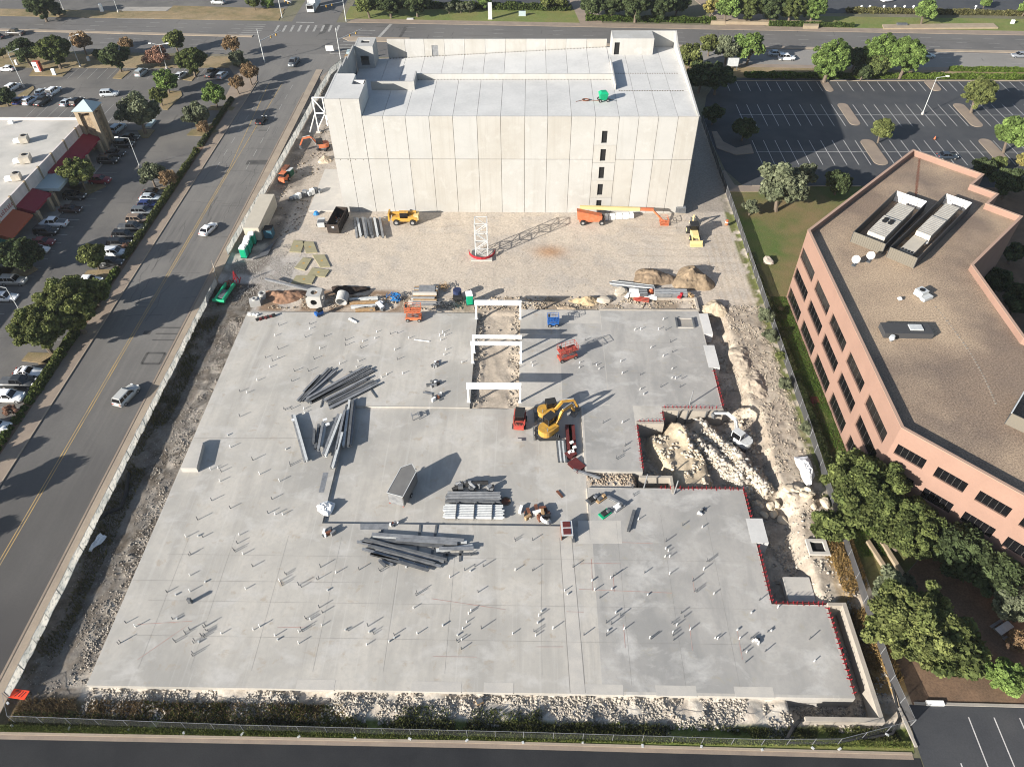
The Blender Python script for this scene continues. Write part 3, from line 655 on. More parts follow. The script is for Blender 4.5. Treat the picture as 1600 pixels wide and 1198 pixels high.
def jline(x0, y0, x1, y1, wd=.05, z=.012):
    v = Vector((x1 - x0, y1 - y0, 0)).normalized(); nn = Vector((-v.y, v.x, 0)) * wd / 2
    jt.flat([(x0 + nn.x, y0 + nn.y), (x1 + nn.x, y1 + nn.y), (x1 - nn.x, y1 - nn.y), (x0 - nn.x, y0 - nn.y)], z)
jline(5.1, 34.1, 4.45, 54.2, .07); jline(6.8, 34.1, 6.0, 54.2, .07); jline(8.4, 54, 8.5, 62.9, .05)
for y in (92.5, 85.2): jline(12.7, y, 28, y, .03)
jline(-49, 70.6, -27, 70.9, .05); jline(-49, 47.2, -20, 47.3, .03); jline(-27, 77.42, -8.8, 77.42, .10)
for x in (-44, -38, -31, -24, -16, -9, 2): jline(x, 36, x, 54, .02)
for y in (40, 44.5, 51): jline(-46, y, 28, y, .02)
for x in (12, 18, 24): jline(x, 35, x, 58, .025)
struct('saw_cuts', jt, mt['sawcut'])
jt = MB()
for a, b in (((924, 873), (926, 922)), ((958, 900), (960, 924)), ((905, 880), (970, 880)), ((905, 920), (1050, 926)), ((972, 847), (1020, 849)), ((1082, 900), (1085, 925)), ((215, 975), (300, 970)), ((215, 1030), (295, 975)),
             ((885, 955), (912, 956)), ((880, 1010), (838, 1010)), ((974, 975), (977, 1012)), ((1077, 975), (1082, 1016)), ((1152, 985), (1160, 1030)), ((433, 980), (480, 979)), ((676, 1025), (745, 1026)), ((675, 935), (790, 952))):
    a = P(*a); b = P(*b); jline(a.x, a.y, b.x, b.y, .07, .014)
struct('chalk_lines', jt, mt['redmark'])
# dusty smears and stains on the slab
sm = MB()
for i in range(0):
    x = rnd.uniform(-48, 27); y = rnd.uniform(35, 98)
    if not any(s_[0] + 1 < x < s_[1] - 1 and s_[2] + 1 < y < s_[3] - 1 for s_ in SLABS[:8]): continue
    pts = []; L = rnd.uniform(.3, 1.2)
    for k in range(14): a = k / 14 * 6.283; r = L * rnd.uniform(.6, 1.1); pts.append((x + r * math.cos(a) * 1.3, y + r * math.sin(a)))
    sm.flat(pts, .0055 + i * .0002)

# thickened blocks
def block(pts, z, name, lab, m_=None, z0=-.2):
    o = MB().prism([(p.x, p.y) for p in PP(pts, z)], z0, z).build(name, m_ or mt['concrete_pale']); return tag(o, lab, 'concrete block')
block([(282, 731), (307, 731), (317, 692), (299, 692)], .9, 'concrete_plinth', 'low tan concrete plinth at the left edge of the slab casting a long shadow')
tag(MB().bx(29.2, 31.4, 53.8, 57.6, -2.6, .02).build('landing_slab', mt['precast_roof']), 'pale concrete landing on the right slab edge with small stakes beside the trench', 'landing')
tag(MB().bx(29.8, 31.3, 94.8, 100.2, -2.2, .03).build('landing_slab', mt['precast_roof']), 'pale concrete landing at the top right corner of the slab', 'landing')
tag(MB().bx(29.2, 31.0, 86.6, 92.0, -2.2, .03).build('landing_slab', mt['precast_roof']), 'pale concrete landing with red stakes halfway down the upper right slab edge', 'landing')
# framed pit opening near the top right of the slab
op = empty('framed_opening', (26.95, 97.6, 0), 0, 'rectangular pit frame with metal sides cut into the top right of the slab', 'opening')
MB().bx(-1.4, 1.4, -1.15, 1.15, .004, .012).build('floor_panel', mt['dirt'] and mt['walk_grey'], op)
for x in (-1.45, 1.45): MB().bx(x - .14, x + .14, -1.2, 1.2, 0, .35).build('side_form', mt['steel_dark'], op)
for y in (-1.2, 1.2): MB().bx(-1.3, 1.3, y - .08, y + .08, 0, .16).build('end_form', mt['concrete_pale'], op)
# U wall at the bottom right corner, shafts, pads
uw = MB(); uw.bx(38.1, 38.6, 31.3, 45.3, -2, .45); uw.bx(30.2, 38.1, 31.3, 31.8, -2, .45); uw.bx(36.4, 38.1, 44.9, 45.3, -2, .42)
tag(uw.build('retaining_wall', mt['concrete_tan']), 'pale concrete retaining wall bent round the bottom right corner of the slab', 'wall')
nw = MB(); nw.bx(15.8, 20.4, 64.1, 64.5, -3, .15); nw.bx(20.0, 20.4, 61.5, 64.1, -3, .15)
tag(nw.build('concrete_wall', mt['concrete_tan']), 'short L shaped concrete wall standing in the pit below the slab', 'wall')
wt = MB(); wt.bx(20.5, 29.85, 77.0, 77.6, -3.1, .05); wt.bx(16.4, 20.5, 74.3, 74.8, -3.1, .05)
tag(wt.build('pit_wall', mt['concrete_tan']), 'tan concrete wall face along the upper side of the pit', 'wall')
nb = MB(); nb.bx(12.6, 30.0, 101.0, 101.3, -1, .1); nb.bx(29.6, 30.0, 101.3, 104.6, -1, .2); nb.bx(23, 29.6, 104.3, 104.6, -.6, .1)
tag(nb.build('footing_wall', mt['concrete_tan']), 'low footing wall just beyond the top edge of the slab on the right', 'wall')
sh = empty('shaft_box', (P(1277, 855).x, P(1277, 855).y, -.1), 0, 'square precast concrete shaft with a dark opening in the dirt right of the trench', 'shaft')
f_ = MB(); f_.bx(-1.3, 1.3, -1.15, -.75, 0, .35); f_.bx(-1.3, 1.3, .75, 1.15, 0, .35); f_.bx(-1.3, -.85, -.75, .75, 0, .35); f_.bx(.85, 1.3, -.75, .75, 0, .35); f_.build('rim', mt['concrete_pale'], sh)
MB().bx(-.85, .85, -.75, .75, -.08, .02).build('shaft_floor', mt['void'], sh)
v = P(1252, 914); tag(MB().box(v.x, v.y, -1.9, 3.3, 3.4, .95).build('cover_slab', mt['concrete_pale']), 'large flat precast concrete lid lying in the trench right of the slab', 'lid')

# ------------------------------------------------------------------ parking garage under construction
ga = empty('parking_garage', (0, 133, 0), 0, 'big windowless pale precast concrete parking garage with an open ramped top deck', 'building')
yF = .0
core = MB(); core.bx(-37.8, 31.4, .25, 34.2, -.3, 15.9); core.bx(-31.2, 31.4, .25, 17, 15.9, 19.7); core.bx(17.1, 31.4, 17, 34.2, 15.9, 19.7)
core.build('core', mt['joint'], ga)
xs = [-31.4, -27.5, -23.25, -18.8, -14.35, -9.8, -5.35, -.8, 3.5, 7.95, 12.45, 16.85, 20.5, 24.15, 27.8, 31.6]
G_ = .035
pm = ['precast', 'precast2', 'precast3', 'precast', 'precast2']
for i in range(15):
    a, b = xs[i] + G_, xs[i + 1] - G_
    if i == 10:
        zz = [-.4, 3.2, 7.05, 10.85, 14.5, 20.2]; ww = [(.4, 2.6), (3.75, 6.25), (7.45, 9.95), (11.2, 13.7), (14.9, 17.4)]
        for j in range(5):
            w0, w1 = ww[j]; o = MB(); o.bx(a, 13.85, 0, .25, zz[j] + .03, zz[j + 1] - .03); o.bx(14.9, b, 0, .25, zz[j] + .03, zz[j + 1] - .03)
            o.bx(13.85, 14.9, 0, .25, zz[j] + .03, w0); o.bx(13.85, 14.9, 0, .25, w1, zz[j + 1] - .03)
            wp = o.build('wall_panel', mt[pm[j % 2]], ga); MB().bx(13.85, 14.9, .22, .24, w0, w1).build('window', mt['void'], wp)
    else:
        for j, (z0, z1) in enumerate(((-.4, 11.5), (11.6, 20.2))):
            MB().bx(a, b, 0, .25, z0, z1).build('wall_panel', mt[pm[(i * 7 + j * 3 + i // 4) % 5]], ga)
for a, b in ((-38, -35.0), (-34.95, -31.45)):
    for z0, z1 in ((-.4, 11.5), (11.6, 23.5)): MB().bx(a + G_ / 2, b, 0, .25, z0, z1).build('wall_panel', mt['precast'], ga)
# stair tower, front left
tw = MB(); tw.bx(-31.7, -31.45, .25, 8.6, 15, 23.5); tw.bx(-38, -37.7, .25, 11.5, -.3, 23.5); tw.bx(-37.7, -34.2, 11.2, 11.5, 15, 23.5); tw.bx(-37.7, -33.9, .25, 11.2, 23.2, 23.48); tw.bx(-33.9, -31.7, .25, 6.6, 23.2, 23.48); tw.bx(-31.75, -31.5, 6.6, 8.6, 15, 23.5)
tw.bx(-33.95, -31.75, 8.35, 8.6, 15, 23.47); tw.bx(-34.2, -33.95, 6.6, 11.2, 15, 23.49)
tw.build('stair_tower', mt['precast_roof'], ga)
MB().bx(-33.95, -31.8, 6.6, 8.3, 20, 20.1).build('shaft_opening', mt['joint'], ga)
# west wall and rear stair tower
ww_ = MB()
for i, (y0, y1, z1) in enumerate(((11.6, 16.5, 23.3), (16.6, 22, 22.8), (22.1, 29.4, 22.2))): ww_.bx(-38, -37.7, y0, y1, -.3, z1)
ww_.build('west_parapet', mt['precast'], ga)
tb = MB(); tb.bx(-37.7, -37.4, 29.5, 34.7, 14, 22.0); tb.bx(-34.0, -33.7, 29.5, 34.7, 14, 22.0); tb.bx(-37.4, -34, 34.4, 34.7, 14, 22.0)
tb.bx(-37.4, -36.6, 29.5, 29.8, 14, 22.0); tb.bx(-34.8, -34, 29.5, 29.8, 14, 22.0); tb.bx(-36.6, -34.8, 29.5, 29.8, 14, 18.0); tb.bx(-36.6, -34.8, 29.5, 29.8, 20.0, 22.0)
tb.bx(-37.4, -34, 29.8, 31.6, 21.7, 21.98); tb.bx(-37.4, -34, 33.2, 34.4, 21.7, 21.98); tb.bx(-37.4, -36.6, 31.6, 33.2, 21.7, 21.98); tb.bx(-34.8, -34, 31.6, 33.2, 21.7, 21.98)
tb.build('rear_stair_tower', mt['precast'], ga)
# front deck panels and mid wall
dx = xs[:12] + [20.5, 24.15, 27.8, 31.4]
for i in range(11):
    a, b = dx[i] + .03, dx[i + 1] - .03
    y1 = 12.0 if i < 2 else 17.0
    MB().bx(a, b, .27, y1, 19.7, 20.04).build('deck_panel', mt['precast_roof' if (i * 5) % 3 else 'precast_roof2'], ga)
for i in range(11, 15):
    for (y0, y1) in ((.27, 11.7), (11.8, 20.1), (20.2, 34.3)):
        MB().bx(dx[i] + .03, dx[i + 1] - .03, y0, y1, 19.7, 20.04).build('deck_panel', mt['precast_roof2' if (i + int(y0)) % 2 else 'precast_roof'], ga)
mw = MB(); mw.bx(-31.4, -23.1, 12.05, 12.35, 14, 21.7); mw.bx(-23.1, -22.8, 12.05, 17.2, 14, 21.72); mw.bx(-22.8, 17.0, 17.05, 17.35, 14, 21.2); mw.bx(16.85, 17.1, 12.2, 25.5, 14, 21.25)
mw.build('divider_wall', mt['precast'], ga)
# rear ramp
zr = lambda x: 17.45 + (x + 34) * (20.1 - 17.45) / 51
rx = [-37.3, -31.4] + xs[1:12]
for i in range(len(rx) - 1):
    a, b = rx[i] + .03, rx[i + 1] - .03; o = MB(); y0, y1 = 12.4 if i < 3 else 17.4, 34.3
    o.loft([[(a, y0, zr(a) - .3), (a, y1, zr(a) - .3), (a, y1, zr(a)), (a, y0, zr(a))], [(b, y0, zr(b) - .3), (b, y1, zr(b) - .3), (b, y1, zr(b)), (b, y0, zr(b))]])
    recalc(o.build('ramp_panel', mt['precast_roof' if i % 3 else 'precast_roof2'], ga))
    if i:
        top = MB()
        if i == 3: top.bx(a, a + 1.6, 34.4, 34.7, -.3, 21.7); top.bx(a + 3.0, b, 34.4, 34.7, -.3, 21.7); top.bx(a + 1.6, a + 3, 34.4, 34.7, 20.4, 21.7); top.bx(a + 1.6, a + 3, 34.4, 34.7, -.3, 18)
        else: top.bx(a, b, 34.4, 34.7, -.3, 21.7)
        wp = top.build('parapet_panel', mt[pm[i % 2]], ga)
        if i == 3: MB().bx(a + 1.6, a + 3, 34.5, 34.55, 18, 20.4).build('louvre', mt['steel'], wp)
# bolts along the joints
bt = MB()
for i in range(26): bt.box(17.8 + i * .5, 11.75, 20.03, .22, .25, .05, rnd.random()); bt.box(17.8 + i * .5, 20.15, 20.03, .22, .25, .05, rnd.random())
for i in range(9): bt.bx(-35.06, -34.9, -.02, .0, 1.5 + i * 2.4, 1.62 + i * 2.4)
for i in range(4): bt.bx(-37 + i * 1.5, -36.85 + i * 1.5, -.02, 0, 11.3, 11.45)
for i in range(70): bt.box(-31 + i * .69, 34.1, zr(-31 + i * .69) + .02, .15, .2, .12)
for i in range(60): bt.box(-22.6 + i * .66, 16.95, 20.04, .14, .14, .1)
tag(bt.build('connection_plates', mt['joint'], ga), kind='stuff')
# rear right stair head, east parapet
sh_ = MB(); sh_.bx(17.6, 18.1, 30, 30.3, 20, 23.4); sh_.bx(19.2, 26.4, 30, 30.3, 20, 23.4); sh_.bx(18.1, 19.2, 30, 30.3, 22.6, 23.4); sh_.bx(17.6, 17.9, 30.3, 34.4, 14, 23.4); sh_.bx(26.1, 26.4, 30.3, 34.4, 14, 23.4); sh_.bx(17.6, 26.4, 34.4, 34.7, -.3, 23.4); sh_.bx(17.9, 26.1, 30.3, 34.4, 23.1, 23.38)
hs = sh_.build('stair_head', mt['precast'], ga); MB().bx(18.1, 19.2, 30.2, 30.24, 20, 22.6).build('door_opening', mt['void'], hs)
ep = MB(); ep.bx(26.4, 31.4, 34.4, 34.7, -.3, 23.4)
for y0, y1, z0, z1 in ((.25, 12, 20.25, 21.0), (12, 25, 21.0, 21.5), (25, 30, 21.5, 21.9), (30, 34.6, 21.9, 23.4)):
    ep.loft([[(31.4, y0, -.3), (31.75, y0, -.3), (31.75, y0, z0), (31.4, y0, z0)], [(31.4, y1, -.3), (31.75, y1, -.3), (31.75, y1, z1), (31.4, y1, z1)]])
recalc(ep.build('east_parapet', mt['precast'], ga))
# white braces beside the tower
bb = P(505, 205); bh = HZ(505, 205, 496, 152); br = empty('brace_frame', (bb.x, bb.y, -.1), 0, 'white steel lattice brace standing behind the left side of the parking garage', 'brace')
for q in (((-1.1, 0, 0), (-1.1, 0, bh)), ((1.3, 0, 1.5), (1.3, 0, bh)), ((-1.1, 0, bh), (4.5, 0, bh)), ((-1.1, 0, bh * .55), (1.3, 0, bh * .55)), ((-1.1, 0, bh), (1.3, 0, bh * .55)), ((-1.1, 0, bh * .1), (1.3, 0, bh * .55)), ((1.3, 0, bh * .55), (2.2, 0, .2)), ((-1.1, 0, bh * .55), (-3.0, -1, .2))): MB().bar(*q, .22).build('strut', mt['white'], br)
MB().box(-1.1, 0, -.2, 1, 1, .4).build('foot', mt['concrete_pale'], br)
# small slab left of the garage
tag(MB().bx(-45.5, -38.1, 132.9, 150.0, -.5, .05).build('apron_slab', mt['concrete_pale']), kind='structure')

# ------------------------------------------------------------------ office building
ofc = empty('office_building', (46, 61.5, 0), 0, 'pink office building with long dark ribbon windows and a flat gravel roof', 'building')
OL = lambda p: (p[0] - 46, p[1] - 61.5)
roofp = [(46, 105), (73.2, 132.8), (82.6, 123.4), (79.0, 119.8), (82.2, 116.6), (79, 113.4), (83.0, 109.4), (69.0, 95.5), (69.0, 78.5), (110, 37.5), (87.2, 20.3), (46, 61.5)]
def inset(pts, d):
    n = len(pts); out = []; a = sum(pts[i][0] * pts[(i + 1) % n][1] - pts[(i + 1) % n][0] * pts[i][1] for i in range(n)); sg = 1 if a > 0 else -1
    for i in range(n):
        p0, p1, p2 = Vector(pts[i - 1]), Vector(pts[i]), Vector(pts[(i + 1) % n]); d1 = (p1 - p0).normalized(); d2 = (p2 - p1).normalized()
        n1 = Vector((-d1.y, d1.x)) * sg; n2 = Vector((-d2.y, d2.x)) * sg; b = (n1 + n2); b = b / (b.length ** 2 / 2) if b.length > .1 else n1
        out.append(tuple(p1 + b * d))
    return out
rp = [OL(p) for p in roofp]
MB().prism(inset(rp, .2), 12.2, 12.9).build('roof', mt['gravel_roof'], ofc)
ri = inset(rp, .35)
def facade(p0, p1, wins, rows, name):
    """wall from p0 to p1 (outside on the right-hand side when walking p1->p0); wins: (t0,t1) along it"""
    p0 = Vector(p0); p1 = Vector(p1); d = (p1 - p0).normalized(); nn = Vector((d.y, -d.x)); L = (p1 - p0).length
    def pc(t0, t1, z0, z1, o0, o1):
        a = [p0 + d * t0 - nn * o0, p0 + d * t1 - nn * o0, p0 + d * t1 - nn * o1, p0 + d * t0 - nn * o1]
        return [(q.x, q.y) for q in a], z0, z1
    zs = [-.3] + [z for r in rows for z in r] + [13.9]
    for i in range(0, len(zs), 2):
        wl_ = MB(); wl_.prism(*pc(0, L, zs[i], zs[i + 1], 0, .36)); wl_.build('wall_band', mt['pink'], ofc)
    for z0, z1 in rows:
        t = 0
        for a, b in list(wins) + [(L, L)]:
            if a > t: MB().prism(*pc(t, a, z0, z1, 0.002, .36)).build('pier', mt['pink'], ofc)
            t = b
        for a, b in wins:
            w_ = MB().prism(*pc(a, b, z0, z1, .20, .24)).build('window', mt['glass'], ofc)
            for k in range(1, 5): tt = a + (b - a) * k / 5; MB().prism(*pc(tt - .03, tt + .03, z0, z1, .17, .20)).build('mullion', mt['alu'], w_)
rows = [(.2, 2.65), (4.6, 6.85), (8.75, 10.85)]
fl = lambda a: 105 - a
facade(OL((46, 105)), OL((46, 61.5)), [(fl(105.2) + .3, fl(97.5)), (fl(96), fl(89)), (fl(87.6), fl(80.6)), (fl(79), fl(72.4)), (fl(70.5), fl(63.3))], rows, 'w')
k_ = 2 ** .5
facade(OL((46, 61.5)), OL((87.2, 20.3)), [(.6 + i * 5.02, 4.25 + i * 5.02) for i in range(11)], [(1.3, 3.1), (5.3, 7.2), (9.55, 11.35)], 'd')
for i in range(len(rp)):
    if i in (10, 11): continue
    j = (i + 1) % len(rp)
    o = MB().prism([rp[i], rp[j], ri[j], ri[i]], -.3, 13.9); o.build('wall', mt['pink'], ofc)
cap = MB()
ro = inset(rp, -.04); r2 = inset(rp, .4)
for i in range(len(rp)):
    j = (i + 1) % len(rp)
    cap.prism([ro[i], ro[j], r2[j], r2[i]], 13.9, 13.97)
cap.build('parapet_cap', mt['pink_cap'], ofc)
fp = inset(rp, .9); li = MB()
for i in (10, 11, 0):
    j = (i + 1) % len(rp); li.prism([ri[i], ri[j], fp[j], fp[i]], 12.9, 12.93)

RZ = 12.9
def RP(px, py): v = P(px, py, RZ); return v
# two screened plant enclosures
def screen_box(front_l, front_r, back_l, tag_label, hgt=1.9):
    a, b, c = P(*front_l, RZ + hgt), P(*front_r, RZ + hgt), P(*back_l, RZ + hgt); a.z = b.z = c.z = RZ
    d1 = (b - a); L1 = d1.length; d1 = d1.normalized(); d2 = Vector((-d1.y, d1.x, 0)); L2 = (c - a).dot(d2)
    ang = math.atan2(d1.y, d1.x); e = empty('plant_screen', a, ang, tag_label, 'screen')
    MB().side([(0, 0), (.1, 0), (.1, hgt), (0, hgt)], 0, 0.01).v
    f = MB(); f.bx(0, L1, -.1, 0, .0, hgt)
    f.build('front_screen', mt['louvre'], e)
    rb = MB()
    for k in range(int(L1 / .35)): rb.bx(.1 + k * .35, .2 + k * .35, -.16, -.1, .05, hgt - .05)
    rb.build('ribs', mt['louvre'], e)
    MB().bx(-.1, 0, -.1, L2, 0, hgt).build('left_screen', mt['dark_screen'], e); MB().bx(L1, L1 + .1, -.1, L2, 0, hgt).build('right_screen', mt['dark_screen'], e)
    bk_ = MB().bx(0, L1, L2 - .1, L2, 0, hgt).build('back_screen', mt['white'], e)
    pp = MB()
    for k in range(5): pp.bx(k * L1 / 4 - .04, k * L1 / 4 + .04, L2 - .2, L2 - .1, 0, hgt)
    pp.bx(0, L1, L2 - .16, L2 - .1, hgt / 2 - .04, hgt / 2 + .04); pp.build('posts', mt['steel'], e)
    return e, L1, L2
sc1, A1, A2 = screen_box((1335, 362), (1384, 381), (1410, 301), 'left of the two ribbed screens round the roof plant, the one with two fans')
sc2, B1, B2 = screen_box((1392, 386), (1434, 403), (1475, 301), 'right of the two ribbed screens round the roof plant, with rust stains inside')
def plant_unit(par_loc, ang, L, W, H1, label, fans):
    e = empty('roof_unit', par_loc, ang, label, 'air handler')
    MB().bx(0, W, 0, L * .5, .1, H1).build('casing', mt['cream'], e); MB().bx(.05, W - .05, L * .5, L, .1, H1 - .25).build('rear_casing', mt['offwhite'], e)
    r_ = MB()
    for k in range(int(L / .55)): r_.bx(0, W, .1 + k * .55, .16 + k * .55, H1 - (.25 if k * .55 > L * .5 else 0), H1 + .05 - (.25 if k * .55 > L * .5 else 0))
    r_.build('seams', mt['steel'], e)
    if fans:
        for i in range(2):
            for j in range(2): MB().tube((.8 + i * .95, L * .36 + j * .8, H1), (.8 + i * .95, L * .36 + j * .8, H1 + .2), .38, 14).build('fan', mt['void'], e)
    return e
a = math.radians(0)
sa = sc1.rotation_euler.z; la = Vector((math.cos(sa), math.sin(sa), 0)); lb = Vector((-la.y, la.x, 0))
plant_unit(sc1.location + la * (A1 * .3) + lb * (A2 * .1), sa, A2 * .72, A1 * .55, 1.9, 'cream air handling unit with four black fans on the pink building roof', True)
sa2 = sc2.rotation_euler.z; la2 = Vector((math.cos(sa2), math.sin(sa2), 0)); lb2 = Vector((-la2.y, la2.x, 0))
plant_unit(sc2.location + la2 * (B1 * .22) + lb2 * (B2 * .34), sa2, B2 * .55, B1 * .55, 1.8, 'cream ribbed air handling unit in the right roof enclosure', False)
lo_ = empty('roof_unit', sc2.location + la2 * (B1 * .22) + lb2 * (B2 * .08), sa2, 'low pale condenser with black fan grilles at the near end of the right enclosure', 'condenser')
MB().bx(0, B1 * .5, 0, B2 * .24, 0, 1.1).build('casing', mt['offwhite'], lo_)
for i in range(5): MB().tube((.3 + i * .5, .35, 1.1), (.3 + i * .5, .35, 1.2), .2, 10).build('grille', mt['void'], lo_)
v = RP(1441, 383); fu = empty('exhaust_fan', v, .3, 'round white exhaust fan between the two screened enclosures', 'fan'); MB().tube((0, 0, 0), (0, 0, .7), .45, 14, .6).build('housing', mt['white'], fu); MB().tube((0, 0, .7), (0, 0, 1.0), .7, 14, .3).build('hood', mt['white'], fu)
pl_ = MB()
for px, py in ((1415, 372), (1422, 364), (1408, 383), (1428, 357)): v = RP(px, py); pl_.box(v.x, v.y, RZ, 2.2, .8, .06, sa)
pl_.build('walk_pads', mt['wood'], None); tag(bpy.data.objects['walk_pads'], 'brown timber walk pads lying between the roof plant enclosures', 'pads')
for px, py, lb_ in ((1335, 413, 'tilted white satellite dish nearest the left roof edge'), (1358, 407, 'upright white satellite dish on a post near the ribbed screen')):
    v = RP(px, py); e = empty('satellite_dish', v, -2.2, lb_, 'satellite dish'); MB().tube((0, 0, 0), (0, 0, .9), .06, 6).build('post', mt['steel'], e)
    MB().tube((.08, 0, 1.0), (.28, 0, 1.12), .15, 18, .62).build('reflector', mt['white'], e); MB().bar((.25, 0, 1.1), (.8, 0, .9), .05).build('feed_arm', mt['steel'], e); MB().bx(-.7, .7, -.3, .3, 0, .06).build('base_frame', mt['steel_dark'], e)
v = RP(1437, 462); e = empty('roof_vent_unit', v, .5, 'pale square roof air conditioner with a dark round fan', 'air conditioner'); MB().bx(-.7, .7, -.7, .7, .15, 1.1).build('casing', mt['steel_pale'], e); MB().tube((0, 0, 1.1), (0, 0, 1.18), .4, 14).build('fan', mt['void'], e); MB().bx(-.9, .9, -1.5, -.7, .1, .6).build('duct', mt['steel_pale'], e)
v = RP(1405, 469); e = empty('roof_cap_vent', v, 0, 'small round white cap vent beside the square roof air conditioner', 'vent'); MB().tube((0, 0, 0), (0, 0, .3), .2, 10).build('neck', mt['steel'], e); MB().tube((0, 0, .3), (0, 0, .5), .38, 12, .2).build('cap', mt['white'], e)
hb = empty('roof_hatch', RP(1380, 528), -.02, 'long black roof hatch curb with a white lid in the middle of the gravel roof', 'hatch')
q0, q1, q2 = RP(1380, 528), RP(1455, 528), RP(1375, 503)
L = (q1 - q0).length; MB().bx(0, L, 0, 2.3, 0, .9).build('curb', mt['dark_screen'], hb); MB().bx(L * .55, L * .82, .7, 1.9, .9, 1.05).build('lid', mt['steel_pale'], hb)
v = RP(1392, 532); e = empty('turbine_vent', v, 0, 'shiny round metal ventilator in front of the black roof hatch', 'vent'); MB().tube((0, 0, 0), (0, 0, .4), .25, 12).build('neck', mt['steel'], e); MB().tube((0, 0, .4), (0, 0, .9), .42, 14, .3).build('head', mt['steel_pale'], e)
v = RP(1570, 662); e = empty('plant_screen', v, sa, 'ribbed roof screen cut off by the right edge of the photo', 'screen'); MB().bx(0, 6, 0, .1, 0, 1.9).build('front_screen', mt['louvre'], e); MB().bx(-.1, 0, 0, 6, 0, 1.9).build('side_screen', mt['dark_screen'], e); MB().bx(-.14, .02, 0, 6, 1.9, 1.96).build('top_rail', mt['steel_pale'], e)
st_ = MB()
for i in range(36):
    t = i / 35; x = 1462 + 92 * t + 10 * math.sin(t * 3); y = 480 + 150 * t; v = RP(x, y); st_.box(v.x, v.y, RZ, rnd.uniform(.1, .4), .25, .03, rnd.random())
tag(st_.build('stone_row', mat('paver_grey', (.26, .225, .185), .9)), 'line of pale paving stones crossing the gravel roof', 'stones', kind='stuff')
st_ = MB()
for i in range(26):
    t = i / 25; v = RP(1437 - 6 * t, 245 + 60 * t); st_.box(v.x, v.y, RZ, .2, .8, .02, rnd.random() * .3)
tag(st_.build('roof_seam', mt['rust']), 'reddish seam line on the gravel roof near its far corner', 'seam')

# ------------------------------------------------------------------ shops on the left
mall = empty('shop_building', (-102, 125, 0), 0, 'long shop building with a white flat roof and red awnings', 'building')
mb = MB().bx(-120, -.35, -60, 37.3, 0, 5.6).build('walls', mt['limestone'], mall)
MB().bx(-119.7, -.5, -59.7, 37.0, 5.6, 5.72).build('roof', mt['tpo'], mall)
MB().bx(-120, 0, 37.05, 37.4, 5.6, 6.2).build('rear_parapet', mt['parapet_pale'], mall)
for i in range(9):
    y1 = 37.0 - i * 5.85; y0 = y1 - 5.7
    MB().bx(-.35, .0, y0, y1, 3.9, 6.5).build('parapet_panel', mt['parapet_pale'], mall)
    MB().bx(-.2, .15, y0 - .35, y0 + .05, 3.9, 6.7).build('pilaster', mt['limestone'], mall)
sf = MB()
for i in range(12): sf.bx(-.34, -.30, 30.5 - i * 5.2, 34.5 - i * 5.2, .2, 3.2)
sf.build('shopfront_glass', mt['glass'], mall)
def awning(y0, y1, m_, z0=4.3, z1=3.1, d=3.4):
    o = MB(); o.loft([[(0.02, y0, z0), (d, y0, z1), (d, y0, z1 - .35), (.02, y0, z1 - .35)], [(0.02, y1, z0), (d, y1, z1), (d, y1, z1 - .35), (.02, y1, z1 - .35)]])
    return recalc(o.build('awning', m_, mall))
# y positions from the photograph (front edge of each awning)
yy = lambda px, py, z=3.1: P(px, py, z).y - 125
awning(yy(73.5, 277), yy(159, 208), mt['awning_red']); awning(yy(45, 331), yy(74.4, 302), mt['awning_red'])
awning(yy(3, 372), yy(45, 335), mt['awning_rust']); awning(yy(-30, 420), yy(-1, 376), mt['awning_green'])
cp = MB().bx(0.02, 5.0, yy(90, 300), yy(72, 278) + .4, 3.3, 3.9); cp.build('flat_canopy', mt['slate'], mall)
for px, py in ((150, 240), (137, 262), (86, 322), (70, 330), (48, 350), (122, 282)):
    y = P(px, py, 0).y - 125; MB().bx(3.0, 3.8, y - .4, y + .4, 0, 3.0).build('column', mt['limestone'], mall)
struct('shop_walkway', MB().bx(-102, -96.6, 68, 163, 0, .14), mt['walk_grey'])
tw_ = empty('clock_tower', (-99.9, 160.3, 0), 0, 'square stone clad corner tower with a pale pyramid roof at the end of the shops', 'tower')
for a, b in ((-1.7, -1.7), (1.7, -1.7), (1.7, 1.7), (-1.7, 1.7)): MB().bx(a - .45, a + .45, b - .45, b + .45, 0, 9.2).build('corner_pier', mt['limestone'], tw_)
MB().bx(-1.6, 1.6, -1.6, 1.6, 0, 8.2).build('stone_panel', mt['stone'], tw_); MB().bx(-2.2, 2.2, -2.2, 2.2, 9.2, 9.6).build('cornice', mt['limestone'], tw_)
o = MB(); o.add([(-2.5, -2.5, 9.6), (2.5, -2.5, 9.6), (2.5, 2.5, 9.6), (-2.5, 2.5, 9.6), (0, 0, 11.4)], [(0, 1, 4), (1, 2, 4), (2, 3, 4), (3, 0, 4), (3, 2, 1, 0)]); o.build('pyramid_roof', mt['slate'], tw_)
MR = 5.72
for px, py, lb_, sx, sy, hz_ in ((40, 222, 'boxy cream roof unit farthest up the white shop roof', 1.6, 2.2, 1.4), (42, 253, 'cream roof unit in the middle of the white shop roof beside its parapet', 2.0, 2.4, 1.5), (28, 281, 'grey roof unit lowest on the white shop roof', 1.6, 1.8, 1.4)):
    v = P(px, py, MR); e = empty('rooftop_unit', v, .3, lb_, 'air conditioner'); MB().bx(-sx / 2, sx / 2, -sy / 2, sy / 2, .2, hz_).build('casing', mt['cream'], e); MB().bx(-sx / 2 - 1.4, -sx / 2, -.6, .6, .2, .9).build('duct', mt['white'], e); MB().tube((0, .3, hz_), (0, .3, hz_ + .12), .5, 12).build('fan', mt['void'], e)
